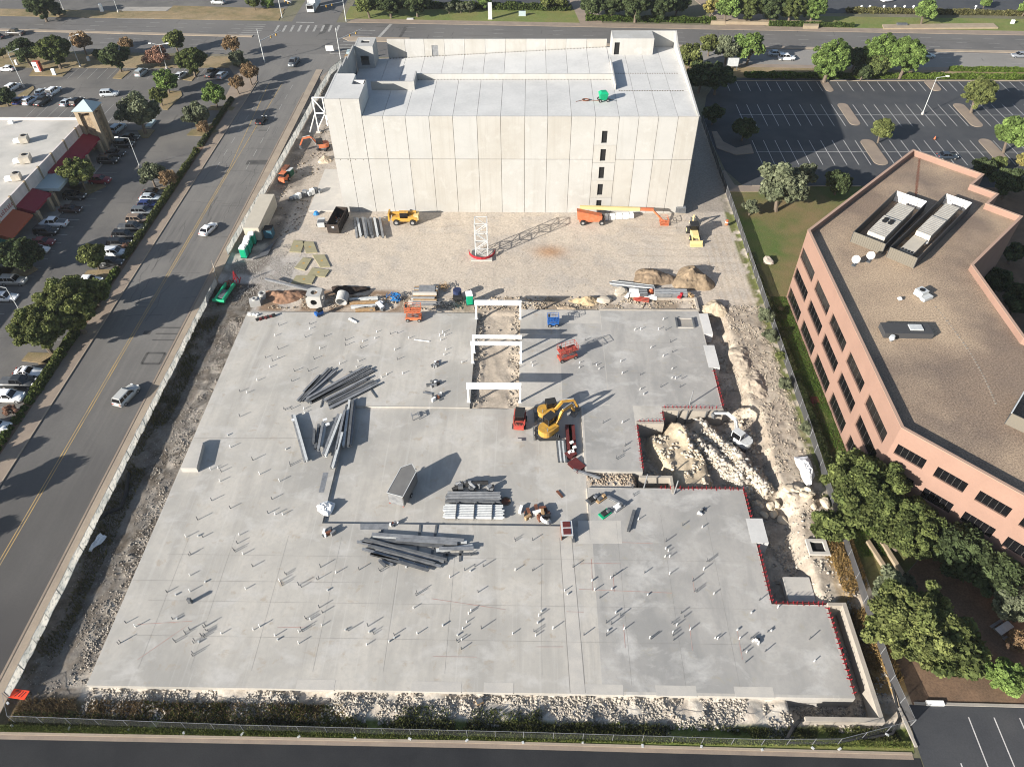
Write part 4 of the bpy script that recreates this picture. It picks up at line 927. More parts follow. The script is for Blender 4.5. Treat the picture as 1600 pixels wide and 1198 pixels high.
v = P(18, 193, MR); e = empty('roof_vent', v, .2, 'small white vent near the far edge of the shop roof', 'vent'); MB().bx(-.5, .5, -.4, .4, 0, .7).build('hood', mt['white'], e)
# shop sign letters (flat print on the parapet): coloured strokes
lt = MB()
for i, s_ in enumerate((1, .6, .9, 1, .7, .8, 1, .6)):
    y = P(10, 325, 5.2).y - 125 - 3 + i * .62; lt.bx(.02, .06, y, y + .12, 4.9, 4.9 + .9 * s_); lt.bx(.02, .06, y, y + .4, 4.9, 5.03); 
    if i % 2: lt.bx(.02, .06, y, y + .4, 5.3, 5.42)
lt.build('sign_letters', mt['red'], mall)

# buildings at the top edge
nb_ = empty('north_building', (66, 270, 0), -.05, 'office entrance with tall white columns among the trees at the top edge', 'building')
MB().bx(-14, 20, 0, 20, 0, 9).build('walls', mt['limestone'], nb_); MB().bx(-8, 2, -.1, 0, .3, 6).build('entrance_glass', mt['glass'], nb_)
for i in range(5): MB().bx(-7.6 + i * 2.2, -7.2 + i * 2.2, -2.2, -1.8, 0, 6.5).build('column', mt['white'], nb_)
MB().bx(-9, 3, -2.6, 0, 6.5, 7).build('portico_roof', mt['concrete_pale'], nb_)
tag(MB().prism([tuple(p)[:2] for p in PP([(1110, 39), (1112, 35), (1279, 38), (1278, 46), (1255, 46), (1254, 41)])], 0, 1.0).build('garden_wall', mt['limestone']), 'low tan garden wall in front of the hedge across the cross road', 'wall')

# ------------------------------------------------------------------ trees and shrubs
def leaf_cloud(seed, n, clumps, shape, c0, c1, leaf=.24, rk=1.0):
    """crown of unit radius: leaf faces gathered round clump centres inside the crown volume"""
    r = np.random.RandomState(seed); cs = []
    while len(cs) < clumps:
        p = r.uniform(-1, 1, 3); d = np.linalg.norm(p)
        if d > 1 or d < .35: continue
        p = p * shape
        if p[2] < -.35 * shape[2] and r.rand() < .6: continue
        cs.append(p * r.uniform(.55, .92))
    cs = np.array(cs); rad = r.uniform(.12, .34, clumps) * rk; k = r.randint(0, clumps, n)
    d = r.normal(size=(n, 3)); d /= np.linalg.norm(d, axis=1)[:, None]; rr = r.rand(n) ** .45
    pos = cs[k] + d * (rad[k] * rr)[:, None] * np.array([1, 1, .75])
    nn = d * .7 + .9 * r.normal(size=(n, 3)) + np.array([0, 0, .4]); nn /= np.linalg.norm(nn, axis=1)[:, None]
    u = np.cross(nn, r.normal(size=(n, 3))); u /= np.linalg.norm(u, axis=1)[:, None]; v = np.cross(nn, u)
    s = leaf * r.uniform(.55, 1.15, n)[:, None] * .14 / .24 
    q = np.stack([pos - u * s - v * s * .6, pos + u * s - v * s * .6, pos + u * s * .8 + v * s * .7, pos - u * s * .6 + v * s * .8], 1).reshape(-1, 3)
    tone = r.uniform(.65, 1.3, clumps)[k] * r.uniform(.7, 1.35, n)
    mixv = np.clip(r.rand(clumps)[k] * .6 + r.rand(n) * .5, 0, 1)[:, None]
    c = (C(c0) * (1 - mixv) + C(c1) * mixv) * tone[:, None]
    c = np.repeat(c, 4, 0); c = np.concatenate([c, np.ones((len(c), 1))], 1)
    F = np.arange(4 * n).reshape(-1, 4); c[:, :3] = (c[:, :3] * .82 + c[:, :3].mean(1, keepdims=True) * .15) * np.array([1.58, 1.6, 1.5]); me = bpy.data.meshes.new('crown'); fastmesh(me, q, F, c); me.materials.append(mt['leaf']); return me, cs
def trunk_mesh(seed, cs, hc):
    r = random.Random(seed); m = MB(); top = Vector((r.uniform(-.1, .1), r.uniform(-.1, .1), hc * .55))
    m.tube((0, 0, -.05), top, .085, 7, .06)
    for i in range(7):
        c = Vector(cs[r.randrange(len(cs))]) + Vector((0, 0, hc)); mid = top.lerp(c, .5) + Vector((r.uniform(-.08, .08), r.uniform(-.08, .08), .04))
        m.tube(top, mid, .042, 5, .028, cap=False); m.tube(mid, c, .028, 5, .010, cap=False)
    return m.mesh('trunk', mt['bark'])
KIND = {
 'oak':    dict(c0=(.030, .043, .011), c1=(.092, .108, .028), n=17000, cl=64, sh=(1, 1, .72), leaf=.125, hc=1.0),
 'dark':   dict(c0=(.024, .036, .013), c1=(.058, .076, .028), n=16000, cl=60, sh=(1, 1, .78), leaf=.125, hc=1.0),
 'bright': dict(c0=(.052, .088, .016), c1=(.115, .165, .036), n=16000, cl=56, sh=(1, 1, .85), leaf=.125, hc=1.1),
 'grey':   dict(c0=(.055, .065, .034), c1=(.115, .125, .075), n=9000, cl=40, sh=(1, 1, .8), leaf=.125, hc=1.15),
 'olive':  dict(c0=(.044, .058, .014), c1=(.115, .125, .034), n=13000, cl=50, sh=(1, 1, .85), leaf=.125, hc=1.1),
 'brown':  dict(c0=(.12, .075, .035), c1=(.20, .125, .065), n=6500, cl=40, sh=(1, 1, .8), leaf=.10, hc=1.2),
 'rust':   dict(c0=(.14, .065, .045), c1=(.22, .12, .08), n=7500, cl=40, sh=(1, 1, .5), leaf=.10, hc=.8),
 'yellow': dict(c0=(.12, .12, .03), c1=(.24, .19, .05), n=10000, cl=40, sh=(1, 1, .9), leaf=.12, hc=1.1),
}
proto = {}
BIG = {}
for _k, _s in (('oak', 91), ('dark', 92), ('olive', 93), ('bright', 94)):
    _d = KIND[_k]; _c, _cs = leaf_cloud(_s, 70000, 230, np.array(_d['sh']), _d['c0'], _d['c1'], .058, rk=.55); BIG[_k] = (_c, trunk_mesh(_s, _cs, _d['hc']))
for i, (k, d) in enumerate(KIND.items()):
    proto[k] = []
    for s_ in range(2):
        cm, cs = leaf_cloud(10 * i + s_, d['n'], d['cl'], np.array(d['sh']), d['c0'], d['c1'], d['leaf']); proto[k].append((cm, trunk_mesh(i + s_, cs, d['hc'])))
def tree(px, py, rpx, kind, label, group=None, name='tree', k=None, sz=1.0):
    d = KIND[kind]; hc = d['hc'] if k is None else k; z = 4.0
    for _ in range(4):
        p = P(px, py, z); dep = float((B @ np.zeros(3)).sum()) if False else float(np.dot(fwd, np.array([p.x, p.y, p.z - CAMH]))); Rm = rpx * dep / FPX; z = hc * Rm
    e = empty(name, (p.x, p.y, 0), 0, label, 'tree', group); cm, tm = BIG[kind] if Rm > 4.6 and kind in BIG else proto[kind][rnd.randrange(2)]; a = rnd.uniform(0, 6.28)
    link('crown', cm, e, (0, 0, z), a, (Rm, Rm, Rm * sz)); link('trunk', tm, e, (0, 0, 0), a, (Rm, Rm, Rm * hc / d['hc'])); return e
TR = [
 (38, 80, 24, 'dark', 'dark evergreen tree left of the pair above the red box sign'), (82, 78, 30, 'oak', 'larger dark evergreen tree right of the pair above the red box sign'),
 (126, 64, 19, 'brown', 'thin brown tree beside the cross road, farthest left of the bare ones'), (180, 89, 24, 'dark', 'dark rounded tree behind the empty stalls at the upper left'), (152, 84, 9, 'dark', 'small dark bush left of the rounded tree behind the stalls'),
 (197, 69, 14, 'brown', 'small brownish tree behind the dark rounded tree'), (273, 63, 18, 'olive', 'olive brown round tree on the verge of the cross road'), (245, 86, 23, 'rust', 'low spreading reddish tree under the double lamp'),
 (297, 94, 27, 'oak', 'dark green spreading tree above the parked dark pickup'), (361, 69, 17, 'brown', 'brown tree on the verge nearest the crossing'), (372, 91, 17, 'grey', 'grey green low shrubbery near the crossing'),
 (388, 112, 18, 'brown', 'brown bare tree at the corner beside the side road'), (369, 130, 15, 'brown', 'smaller bare tree beside the hedge below the corner'), (258, 126, 19, 'bright', 'bright green small tree on the long planting island'),
 (248, 149, 16, 'olive', 'low green tree on the island above the grey leaved oak'), (334, 148, 19, 'bright', 'light green tree by the hedge beside the side road'), (214, 172, 34, 'grey', 'grey leaved spreading tree in front of the corner tower'),
 (305, 178, 23, 'grey', 'grey green round tree at the end of the stalls by the side road'), (319, 199, 14, 'brown', 'small bare tree right under the grey green round tree'), (234, 270, 22, 'grey', 'grey green tree beside the shopping lane with a lamp over it'),
 (262, 278, 17, 'brown', 'thin leafless tree right of the lamp beside the shopping lane'), (121, 270, 28, 'olive', 'yellow green tree in front of the red awning'), (28, 396, 35, 'dark', 'big dark tree in front of the rust coloured awning'),
 (145, 399, 25, 'olive', 'round green tree on the tan island beside the silver car'), (108, 474, 56, 'olive', 'large green tree beside the pavement, upper one of the big pair'), (58, 512, 48, 'olive', 'large bright green tree, lower one of the big pair beside the pavement'), (146, 458, 28, 'oak', 'dark green tree leaning over the pavement next to the big pair'),
 (5, 150, 17, 'dark', 'dark tree at the left edge behind parked cars'), (1, 82, 9, 'olive', 'small tree cut by the left edge beside the cross road'),
 (62, 7, 26, 'dark', 'dark tree at the top left edge across the cross road'), (88, 14, 14, 'grey', 'grey shrub at the foot of the dark tree at the top left'), (396, 3, 12, 'oak', 'green tree at the top edge beside the forecourt'), (418, 4, 11, 'bright', 'dense green shrub near the signal pole at the top'),
 (575, 6, 22, 'oak', 'green tree at the top edge right of the north street'), (608, 4, 24, 'dark', 'dark tree at the top edge, second from the north street'), (650, 2, 24, 'dark', 'dark tree at the top edge, third from the north street'),
 (701, 12, 9, 'grey', 'thin grey tree on the lawn, farthest left of three'), (720, 11, 9, 'grey', 'thin grey tree on the lawn, middle of three'), (734, 10, 9, 'grey', 'thin grey tree on the lawn, right of three'), (758, 1, 13, 'bright', 'green tree beside the tall grey sign'),
 (857, 1, 14, 'olive', 'yellow green tree left of the brick driveway, left one'), (877, 0, 14, 'olive', 'yellow green tree nearest the brick driveway'),
 (925, 8, 22, 'dark', 'dark dense tree right of the brick driveway'), (957, 4, 26, 'dark', 'second dense dark tree right of the brick driveway'), (995, 6, 28, 'dark', 'third dense dark tree along the cross road'), (1035, 8, 25, 'dark', 'fourth dense dark tree beside the office entrance'), (1058, 4, 20, 'dark', 'dark tree left of the office entrance'),
 (1112, 10, 14, 'yellow', 'yellow autumn tree right of the office entrance'), (1138, 12, 23, 'bright', 'green tree above the tan garden wall, nearest the entrance'), (1170, 10, 26, 'oak', 'green tree above the tan garden wall, second from the entrance'), (1205, 10, 26, 'dark', 'dark green tree above the tan garden wall'), (1238, 12, 25, 'oak', 'broad green tree above the right half of the garden wall'), (1272, 10, 24, 'bright', 'green tree at the right end of the garden wall'),
 (1447, 17, 19, 'bright', 'small green tree on the lawn across the cross road'), (1540, 3, 9, 'bright', 'small green tree at the top edge in the far car park'), (1603, 12, 12, 'bright', 'green tree cut by the top right corner'),
 (1078, 88, 25, 'olive', 'round olive tree right behind the garage corner'), (1110, 68, 18, 'olive', 'small olive tree beside the cross road behind the garage'), (1138, 76, 22, 'grey', 'slanting grey green tree by the white board'), (1172, 74, 25, 'bright', 'bright green tree right of the white board'),
 (1095, 118, 28, 'dark', 'dark tree in the shade of the garage, left one'), (1122, 122, 27, 'dark', 'dark tree in the shade of the garage beside the stalls'), (1115, 178, 18, 'dark', 'smaller shaded tree beside the garage'), (1163, 200, 21, 'dark', 'shaded tree on the curved mulch island'),
 (1298, 90, 36, 'bright', 'round bright green tree left of the group by the cross road'), (1337, 90, 20, 'dark', 'dark tree behind the round bright one'), (1375, 78, 32, 'bright', 'middle bright green tree of the group by the cross road'), (1370, 102, 20, 'oak', 'lower dark green tree in the group by the cross road'), (1418, 86, 34, 'bright', 'wide bright green tree at the right end of the group'), (1348, 112, 15, 'dark', 'small dark tree at the foot of the group by the cross road'),
 (1531, 145, 30, 'olive', 'brownish green tree on the tan island in the right car park'), (1379, 203, 20, 'olive', 'slim olive tree on the tan island behind the pink building'), (1583, 208, 30, 'bright', 'green tree at the right edge of the car park'), (1598, 250, 13, 'yellow', 'yellowish shrub at the right edge near the car park island'),
 (1224, 288, 42, 'grey', 'grey green leaning tree on the lawn at the corner of the offices'), (1262, 270, 22, 'grey', 'second grey green tree right behind the leaning one'), (1311, 284, 23, 'dark', 'dark round tree between the lawn and the car park'), (1174, 322, 15, 'grey', 'small young tree on the lawn beside the site fence'),
 (1540, 262, 20, 'dark', 'dark tree in the notch behind the pink building, upper one'), (1578, 285, 28, 'dark', 'dark tree in the notch behind the pink building, right one'), (1560, 254, 14, 'oak', 'small tree behind the roof corner of the pink building'),
 (1560, 440, 26, 'dark', 'dark tree in the right hand recess of the pink building, upper one'), (1594, 468, 30, 'dark', 'dark tree in the right hand recess of the pink building, lower one'), (1585, 395, 20, 'dark', 'dark tree at the right edge below the roof notch'),
 (1358, 770, 74, 'oak', 'very large oak against the corner of the pink building'), (1420, 825, 62, 'oak', 'large oak just right of the very large one'), (1345, 735, 40, 'oak', 'oak rising against the pink wall between lawn and corner'), (1500, 860, 56, 'dark', 'dark oak below the pink building windows'), (1560, 900, 46, 'dark', 'dark oak at the right edge below the pink building'), (1300, 820, 34, 'oak', 'oak overhanging the fence above the retaining walls'),
 (1430, 975, 80, 'olive', 'huge light green oak beside the lower right fence'), (1490, 1010, 62, 'oak', 'large oak right of the huge light green one'), (1400, 920, 36, 'grey', 'grey green oak above the huge light green one'),
 (1585, 940, 36, 'grey', 'pale half bare tree at the right edge above the picnic bench'), (1575, 1060, 32, 'bright', 'low bright green bush at the lower right edge'), (1538, 1045, 18, 'bright', 'small bright bush left of the low one at the lower right'), (1592, 1000, 22, 'brown', 'leafless shrub beside the picnic bench'),
 (1198, 493, 15, 'grey', 'grey green shrub on the fence line, topmost'), (1205, 524, 14, 'grey', 'grey green shrub on the fence line, second'), (1228, 598, 13, 'grey', 'grey green shrub on the fence line, third'), (1262, 668, 12, 'grey', 'grey green shrub on the fence line just above the white tarp'), (1219, 556, 9, 'olive', 'tiny shrub between the fence shrubs'),
 (196, 385, 9, 'rust', 'small reddish bare bush in front of the silver car'), (16, 640, 13, 'rust', 'small reddish bare bush between the white cars'),
]
for px, py, r_, k_, lb_ in TR: tree(px, py, r_, k_, lb_, name='shrub' if r_ < 12 else 'tree', k=.75 if 'shrub' in lb_ or 'bush' in lb_ else None)

for wx, wy, r_ in ((-79.5, 54.5, 3.4), (-80, 70.5, 1.8), (-79.5, 63.5, 1.9), (-80, 47, 2.6)):
    e = empty('tree', (wx, wy, 0), 0, 'tree standing left of the photo edge whose shadow crosses the lower side road', 'tree', 'trees just outside the left edge'); cm, tm = proto['brown'][rnd.randrange(2)]; link('crown', cm, e, (0, 0, r_ * 1.5), 1.3 * wx, (r_, r_, r_)); link('trunk', tm, e, (0, 0, 0), 0, (r_, r_, r_ * 1.4))
# hedge rows: leafy boxes of leaf faces
def leaf_run(name, pts, wd, ht, dens, c0, c1, leaf=.16, z0=0.0, seed=1, wob=.3):
    r = np.random.RandomState(seed); pts = [Vector(p[:2] + (0,)) if isinstance(p, tuple) else Vector((p[0], p[1], 0)) for p in pts]; Q = []; Cc = []
    for a, b in zip(pts[:-1], pts[1:]):
        L = (b - a).length; n = int(L * dens); t = r.rand(n); d = (b - a).normalized(); nn = Vector((-d.y, d.x, 0))
        bulge = .65 + .5 * vnoise(t * L, t * 0 + seed * 9.1, 1.6)
        o = (r.rand(n) - .5) * wd * bulge; z = (r.rand(n) ** .6) * ht * bulge * (1 - (2 * np.abs(o) / wd) ** 3 * .6)
        pos = np.stack([a.x + d.x * t * L + nn.x * o, a.y + d.y * t * L + nn.y * o, z0 + z], 1) + wob * .2 * r.normal(size=(n, 3)) * np.array([1, 1, .4])
        q = r.normal(size=(n, 3)); q[:, 2] = np.abs(q[:, 2]) + .3; q /= np.linalg.norm(q, axis=1)[:, None]; u = np.cross(q, r.normal(size=(n, 3))); u /= np.linalg.norm(u, axis=1)[:, None]; v = np.cross(q, u)
        s = leaf * r.uniform(.6, 1.3, n)[:, None]
        Q.append(np.stack([pos - u * s - v * s, pos + u * s - v * s * .8, pos + u * s * .8 + v * s, pos - u * s * .7 + v * s], 1).reshape(-1, 3))
        m = r.rand(n)[:, None]; c = (C(c0) * (1 - m) + C(c1) * m) * r.uniform(.7, 1.3, n)[:, None] * (.8 + .5 * bulge[:, None] * .6); Cc.append(np.repeat(c, 4, 0))
    Q = np.concatenate(Q); Cc = np.concatenate(Cc); Cc = np.concatenate([Cc, np.ones((len(Cc), 1))], 1)
    me = bpy.data.meshes.new(name); fastmesh(me, Q, np.arange(len(Q)).reshape(-1, 4), Cc); me.materials.append(mt['weeds']); o = bpy.data.objects.new(name, me); COL.objects.link(o); return o
dg, lg = (.035, .06, .012), (.09, .115, .03)
tag(leaf_run('hedge', [(-76.9, 98), (-76.9, 112)], 1.3, 1.1, 260, dg, lg), 'clipped hedge along the pavement below the tan island', 'hedge')
tag(leaf_run('hedge', [(-76.9, 115), (-76.9, 158)], 1.3, 1.2, 240, (.05, .065, .02), (.12, .125, .045), seed=2), 'long hedge in front of the row of dark parked cars', 'hedge')
tag(leaf_run('hedge', [(-76.9, 160), (-76.9, 186)], 1.2, 1.0, 200, (.04, .05, .02), (.08, .09, .035), seed=3), 'upper hedge beside the pavement near the crossing', 'hedge')
tag(leaf_run('hedge', [(-76.8, 79), (-76.8, 95)], 1.6, 1.2, 260, dg, (.12, .13, .04), seed=4), 'rough hedge at the foot of the big pair of trees', 'hedge')
bush = leaf_run('shrub', [(-.35, 0), (.35, 0)], 1.1, .9, 520, dg, lg, seed=5)
tag(bush, None, 'shrub', 'row of small clipped shrubs beside the parked white cars')
bush['label'] = 'small clipped shrub in the row between the pavement and parked cars, lower left'
ys_ = list(np.arange(62.5, 79, 1.35))
for i, y in enumerate(ys_):
    o = bush if i == 0 else bush.copy()
    if i: COL.objects.link(o)
    o.location = (-76.8 + rnd.uniform(-.15, .15), y, .1); o.scale = (rnd.uniform(.8, 1.1),) * 3; o.rotation_euler.z = rnd.uniform(0, 6)
tag(leaf_run('hedge', [(17.5, 243.6), (57, 241.2)], 2.4, 1.6, 260, (.03, .05, .01), (.07, .1, .02), .25, seed=6), 'long low hedge under the dense dark trees across the cross road', 'hedge')
tag(leaf_run('hedge', [(73, 238.6), (98, 237.2)], 1.6, 1.3, 260, (.03, .05, .01), (.08, .11, .03), .25, seed=7), 'hedge in front of the tan garden wall', 'hedge')
tag(leaf_run('hedge', [(100, 250.2), (240, 242.5)], 2.0, 1.5, 160, (.07, .07, .025), (.13, .12, .05), .28, seed=8), 'brownish hedge between the far lawn and the far car park', 'hedge')
tag(leaf_run('hedge', [(58, 200.6), (86, 200)], 2.4, 1.3, 240, (.03, .055, .01), (.08, .12, .02), .24, seed=9), 'shaded hedge above the left stalls of the right car park', 'hedge')  # garage shade put into darker leaf colours; the next run is the lit copy
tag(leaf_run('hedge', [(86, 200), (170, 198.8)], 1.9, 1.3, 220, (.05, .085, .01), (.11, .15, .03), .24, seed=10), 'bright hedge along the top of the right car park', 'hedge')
tag(leaf_run('hedge', [(114, 204.5), (170, 202)], 1.3, 1.2, 200, (.05, .085, .01), (.11, .15, .03), .24, seed=11), 'second bright hedge beside the cross road at the right', 'hedge')
tag(leaf_run('hedge', [(-56, 256), (13, 252.5)], 3.0, 2.0, 200, (.03, .05, .01), (.08, .10, .03), .3, seed=12), 'dark hedge at the back of the far lawn', 'hedge')
tag(leaf_run('hedge', [(42.9, 62), (42.6, 84)], 1.0, .8, 240, (.05, .075, .02), (.12, .13, .06), .13, seed=13), 'weedy growth on the site fence beside the lower lawn', 'weeds')
tag(leaf_run('hedge', [(42.6, 86), (42.2, 118)], .9, .6, 160, (.06, .075, .02), (.14, .14, .06), .13, seed=14), 'weedy growth on the site fence beside the upper lawn', 'weeds')

# weeds along the lower fence and in the verge
def weeds(name, x0, x1, y0, y1, n, c0, c1, h=.5, seed=1, th=.5, wd=.05, sc=3.0):
    r = np.random.RandomState(seed); x = r.uniform(x0, x1, n * 2); y = r.uniform(y0, y1, n * 2); k = fbm(x, y, sc) > th - .12 * r.rand(n * 2); x = x[k][:n]; y = y[k][:n]; n = len(x)
    z = height(x, y) if y0 > 29 else np.zeros(n) + .03
    z = np.where((x < X0) | (x > X1) | (y < Y0), .03, z)
    a = r.uniform(0, 6.28, n); hh = h * r.uniform(.4, 1.2, n) * (.5 + vnoise(x, y, 1.5)); l = r.uniform(.1, .5, n) * hh; b = r.uniform(0, 6.28, n)
    dx_, dy_ = np.cos(a) * wd, np.sin(a) * wd
    p = np.stack([np.stack([x - dx_, y - dy_, z], 1), np.stack([x + dx_, y + dy_, z], 1), np.stack([x + np.cos(b) * l + dx_ * .5, y + np.sin(b) * l + dy_ * .5, z + hh], 1), np.stack([x + np.cos(b) * l - dx_ * .5, y + np.sin(b) * l - dy_ * .5, z + hh], 1)], 1).reshape(-1, 3)
    m = r.rand(n)[:, None]; c = (C(c0) * (1 - m) + C(c1) * m) * r.uniform(.6, 1.4, n)[:, None]; c = np.repeat(c, 4, 0)
    me = bpy.data.meshes.new(name); fastmesh(me, p, np.arange(len(p)).reshape(-1, 4), np.concatenate([c, np.ones((len(c), 1))], 1)); me.materials.append(mt['weeds'])
    o = bpy.data.objects.new(name, me); COL.objects.link(o); return tag(o, kind='stuff')
tag(weeds('weeds', -56, 40, 29.45, 31.0, 19000, (.035, .045, .015), (.11, .115, .04), .40, 1, .42), 'dark green weeds along the inside of the lower fence', 'weeds')
tag(weeds('dry_weeds', -56, -22, 30.3, 32.6, 6000, (.12, .085, .045), (.24, .17, .09), .4, 2, .47), 'dry brown weeds in the lower left corner of the site', 'weeds')
tag(weeds('verge_grass', -57, 40.5, 28.85, 29.5, 20000, (.07, .11, .02), (.19, .2, .06), .22, 3, .3, .035), 'short green grass on the verge outside the lower fence', 'grass')
tag(weeds('green_weeds', -42, 2, 30.8, 32.5, 4000, (.05, .07, .015), (.12, .13, .035), .4, 4, .56), 'green weeds on the rubble bank below the slab', 'weeds')
tag(weeds('dry_grass', 38.9, 42.2, 36, 58, 9000, (.18, .12, .04), (.32, .21, .09), .45, 5, .40), 'dry yellow grass beside the lower right fence', 'grass')
tag(weeds('lawn_grass', 42.5, 45.9, 52, 105, 26000, (.04, .08, .012), (.10, .14, .03), .14, 6, .25, .05), 'mown grass between the site fence and the pink building', 'grass')
tag(weeds('fence_weeds', -57, -54, 33, 107, 7000, (.06, .06, .025), (.13, .11, .05), .4, 7, .5), 'sparse weeds beside the printed fence', 'weeds')

# ------------------------------------------------------------------ rubble
def rubble(name, n, xf, sz, c0, c1, seed, z=None):
    r = np.random.RandomState(seed); x, y = xf(r, n)
    zz = height(x, y) if z is None else np.zeros(len(x)) + z
    ico = np.array([(0, 0, 1), (.9, 0, .2), (.28, .85, .3), (-.72, .52, .2), (-.72, -.52, .3), (.28, -.85, .2), (0, 0, -.6)])
    T_ = np.array([(0, 1, 2), (0, 2, 3), (0, 3, 4), (0, 4, 5), (0, 5, 1), (6, 2, 1), (6, 3, 2), (6, 4, 3), (6, 5, 4), (6, 1, 5)])
    n = len(x); s = sz[0] + (sz[1] - sz[0]) * r.rand(n) ** 3; V = ico[None] * (1 + .33 * r.normal(size=(n, 7, 3))) * s[:, None, None] * np.array([1, 1, .7])
    a = r.uniform(0, 6.28, n); ca, sa_ = np.cos(a)[:, None], np.sin(a)[:, None]; X = V[..., 0] * ca - V[..., 1] * sa_; Yv = V[..., 0] * sa_ + V[..., 1] * ca
    V = np.stack([X + x[:, None], Yv + y[:, None], V[..., 2] + zz[:, None] + s[:, None] * .2], -1).reshape(-1, 3)
    F = (T_[None] + (np.arange(n) * 7)[:, None, None]).reshape(-1, 3); m = r.rand(n)[:, None]; c = (C(c0) * (1 - m) + C(c1) * m) * r.uniform(.8, 1.15, n)[:, None]; c = np.repeat(c, 7, 0)
    me = bpy.data.meshes.new(name); fastmesh(me, V, F, np.concatenate([c, np.ones((len(c), 1))], 1), 3); me.materials.append(mt['rock']); o = bpy.data.objects.new(name, me); COL.objects.link(o); return tag(o, kind='stuff')
def box_(x0, x1, y0, y1, th=.0, sc=2.5): 
    def f(r, n):
        x = r.uniform(x0, x1, n * 3); y = r.uniform(y0, y1, n * 3); k = fbm(x, y, sc) > th; return x[k][:n], y[k][:n]
    return f
wh, gy_ = (.44, .395, .33), (.25, .225, .195)
tag(rubble('rubble', 4200, lambda r, n: (lambda X_, Y_: (X_[fbm(X_, Y_, 2.2) > .40], Y_[fbm(X_, Y_, 2.2) > .40]))(-49.3 - np.abs(r.normal(size=n)) * 1.5, r.uniform(34, 99, n)), (.03, .18), (.38, .335, .28), (.17, .15, .13), 1), 'white limestone rubble along the left edge of the slab', 'rubble')
tag(rubble('rubble', 13000, box_(-49, 39, 30.6, 33.9, .40, 1.6), (.03, .22), wh, gy_, 2), 'white limestone rubble below the slab', 'rubble')
tag(rubble('rubble', 9000, box_(-56.6, -49.6, 32, 108, .36), (.02, .13), (.30, .27, .235), (.10, .088, .075), 3), 'dark stones strewn over the strip beside the printed fence', 'rubble')
tag(rubble('rubble', 900, (lambda r, n: (np.where(r.rand(n) > .5, -8.4 + np.abs(r.normal(size=n)) * .7, -1.4 - np.abs(r.normal(size=n)) * .8), r.uniform(77.8, 100.5, n))), (.04, .26), (.36, .31, .25), gy_, 4), 'loose stones in the dirt strip under the white frames', 'rubble')
tag(rubble('rubble', 2600, box_(17, 34, 62.5, 77, .46, 1.3), (.06, .40), (.52, .45, .34), (.38, .33, .27), 5), 'broken rock in the pit', 'rubble')
tag(rubble('rubble', 2000, box_(31, 41, 34, 60, .44, 1.5), (.03, .28), wh, gy_, 6), 'stones around the shaft and trench at the right', 'rubble')
def along(lines, sd):
    def f(r, n):
        k = r.randint(0, len(lines), n); t = r.rand(n); a = np.array([l[0] for l in lines])[k]; b = np.array([l[1] for l in lines])[k]; p = a + (b - a) * t[:, None] + r.normal(size=(n, 2)) * sd; return p[:, 0], p[:, 1]
    return f
tag(rubble('rock_heap', 1500, along(list(zip(RID[:-1], RID[1:])) + list(zip(RID2[:-1], RID2[1:])), .75), (.08, .55), (.50, .46, .40), (.33, .29, .245), 21), 'jagged heap of broken white rock running through the pit', 'rubble')
tag(rubble('rubble', 7500, box_(30, 41, 58, 103, .40, 1.6), (.03, .20), (.42, .36, .28), (.24, .2, .16), 14), 'clods and stones on the dug dirt right of the slab', 'rubble')
tag(rubble('rubble', 900, box_(8.6, 20, 63.1, 65.0, .3, 1.0), (.05, .25), (.40, .33, .25), (.25, .19, .14), 7), 'brown debris in the gap between two slab pours', 'debris')
tag(rubble('gravel', 6500, box_(-56, -44, 104, 121, .36, 4), (.04, .13), (.42, .39, .35), (.24, .22, .20), 8), 'grey gravel by the site gate', 'gravel')
tag(rubble('rubble', 2400, box_(-46, 30, 101.2, 105, .44, 1.5), (.05, .28), (.42, .36, .28), (.20, .155, .11), 9), 'stones and clods along the upper edge of the slab', 'rubble')
tag(rubble('rubble', 5000, box_(-45, 40, 105, 132, .46, 3), (.02, .10), (.48, .41, .32), (.33, .27, .21), 10), 'small stones on the tan yard', 'rubble')
tag(rubble('rubble', 1200, box_(-56, -46, 122, 200, .44, 3), (.05, .3), (.32, .27, .21), (.15, .12, .09), 11), 'stones behind the printed fence beside the garage', 'rubble')
def boulder(x, y, r, label, c=(.50, .43, .34), group=None, z=None):
    rr = np.random.RandomState(int(abs(x * 7 + y * 13)) % 9999); import bmesh
    b = bmesh.new(); bmesh.ops.create_icosphere(b, subdivisions=2, radius=1)
    for v in b.verts:
        d = 1 + .28 * (rr.rand() - .5) + .25 * math.sin(v.co.x * 3 + x) * math.cos(v.co.y * 2 + y); v.co = Vector((v.co.x * r * d, v.co.y * r * .8 * d, v.co.z * r * .6 * d))
    me = bpy.data.meshes.new('boulder'); b.to_mesh(me); b.free(); a = me.color_attributes.new('Col', 'FLOAT_COLOR', 'POINT'); a.data.foreach_set('color', np.tile(np.array(c + (1,), 'f'), len(me.vertices))); me.materials.append(mt['rock'])
    o = link('boulder', me, None, (x, y, (HT(x, y) if z is None else z) + r * .3), rr.rand() * 6); return tag(o, label, 'boulder', group)
for i in range(26):
    x = rnd.uniform(31.5, 40.6); y = 61.0 + rnd.gauss(0, 1.0); boulder(x, y, rnd.uniform(.35, .85), 'pale limestone boulder in the bank of blocks right of the slab corner', (.52, .44, .33), 'boulders in the bank right of the slab corner')
for i in range(12):
    x = rnd.uniform(16.6, 18.3) + (0 if i < 6 else i * .2); y = 75 - i * .9; boulder(x, y, rnd.uniform(.2, .4), 'small rock on the rim of the tan mound in the pit', (.50, .42, .31), 'rocks on the rim of the mound in the pit')
boulder(P(1200, 410).x, P(1200, 410).y, 1.1, 'pale boulder standing alone on the lawn beside the pink building', (.42, .36, .30), z=0)

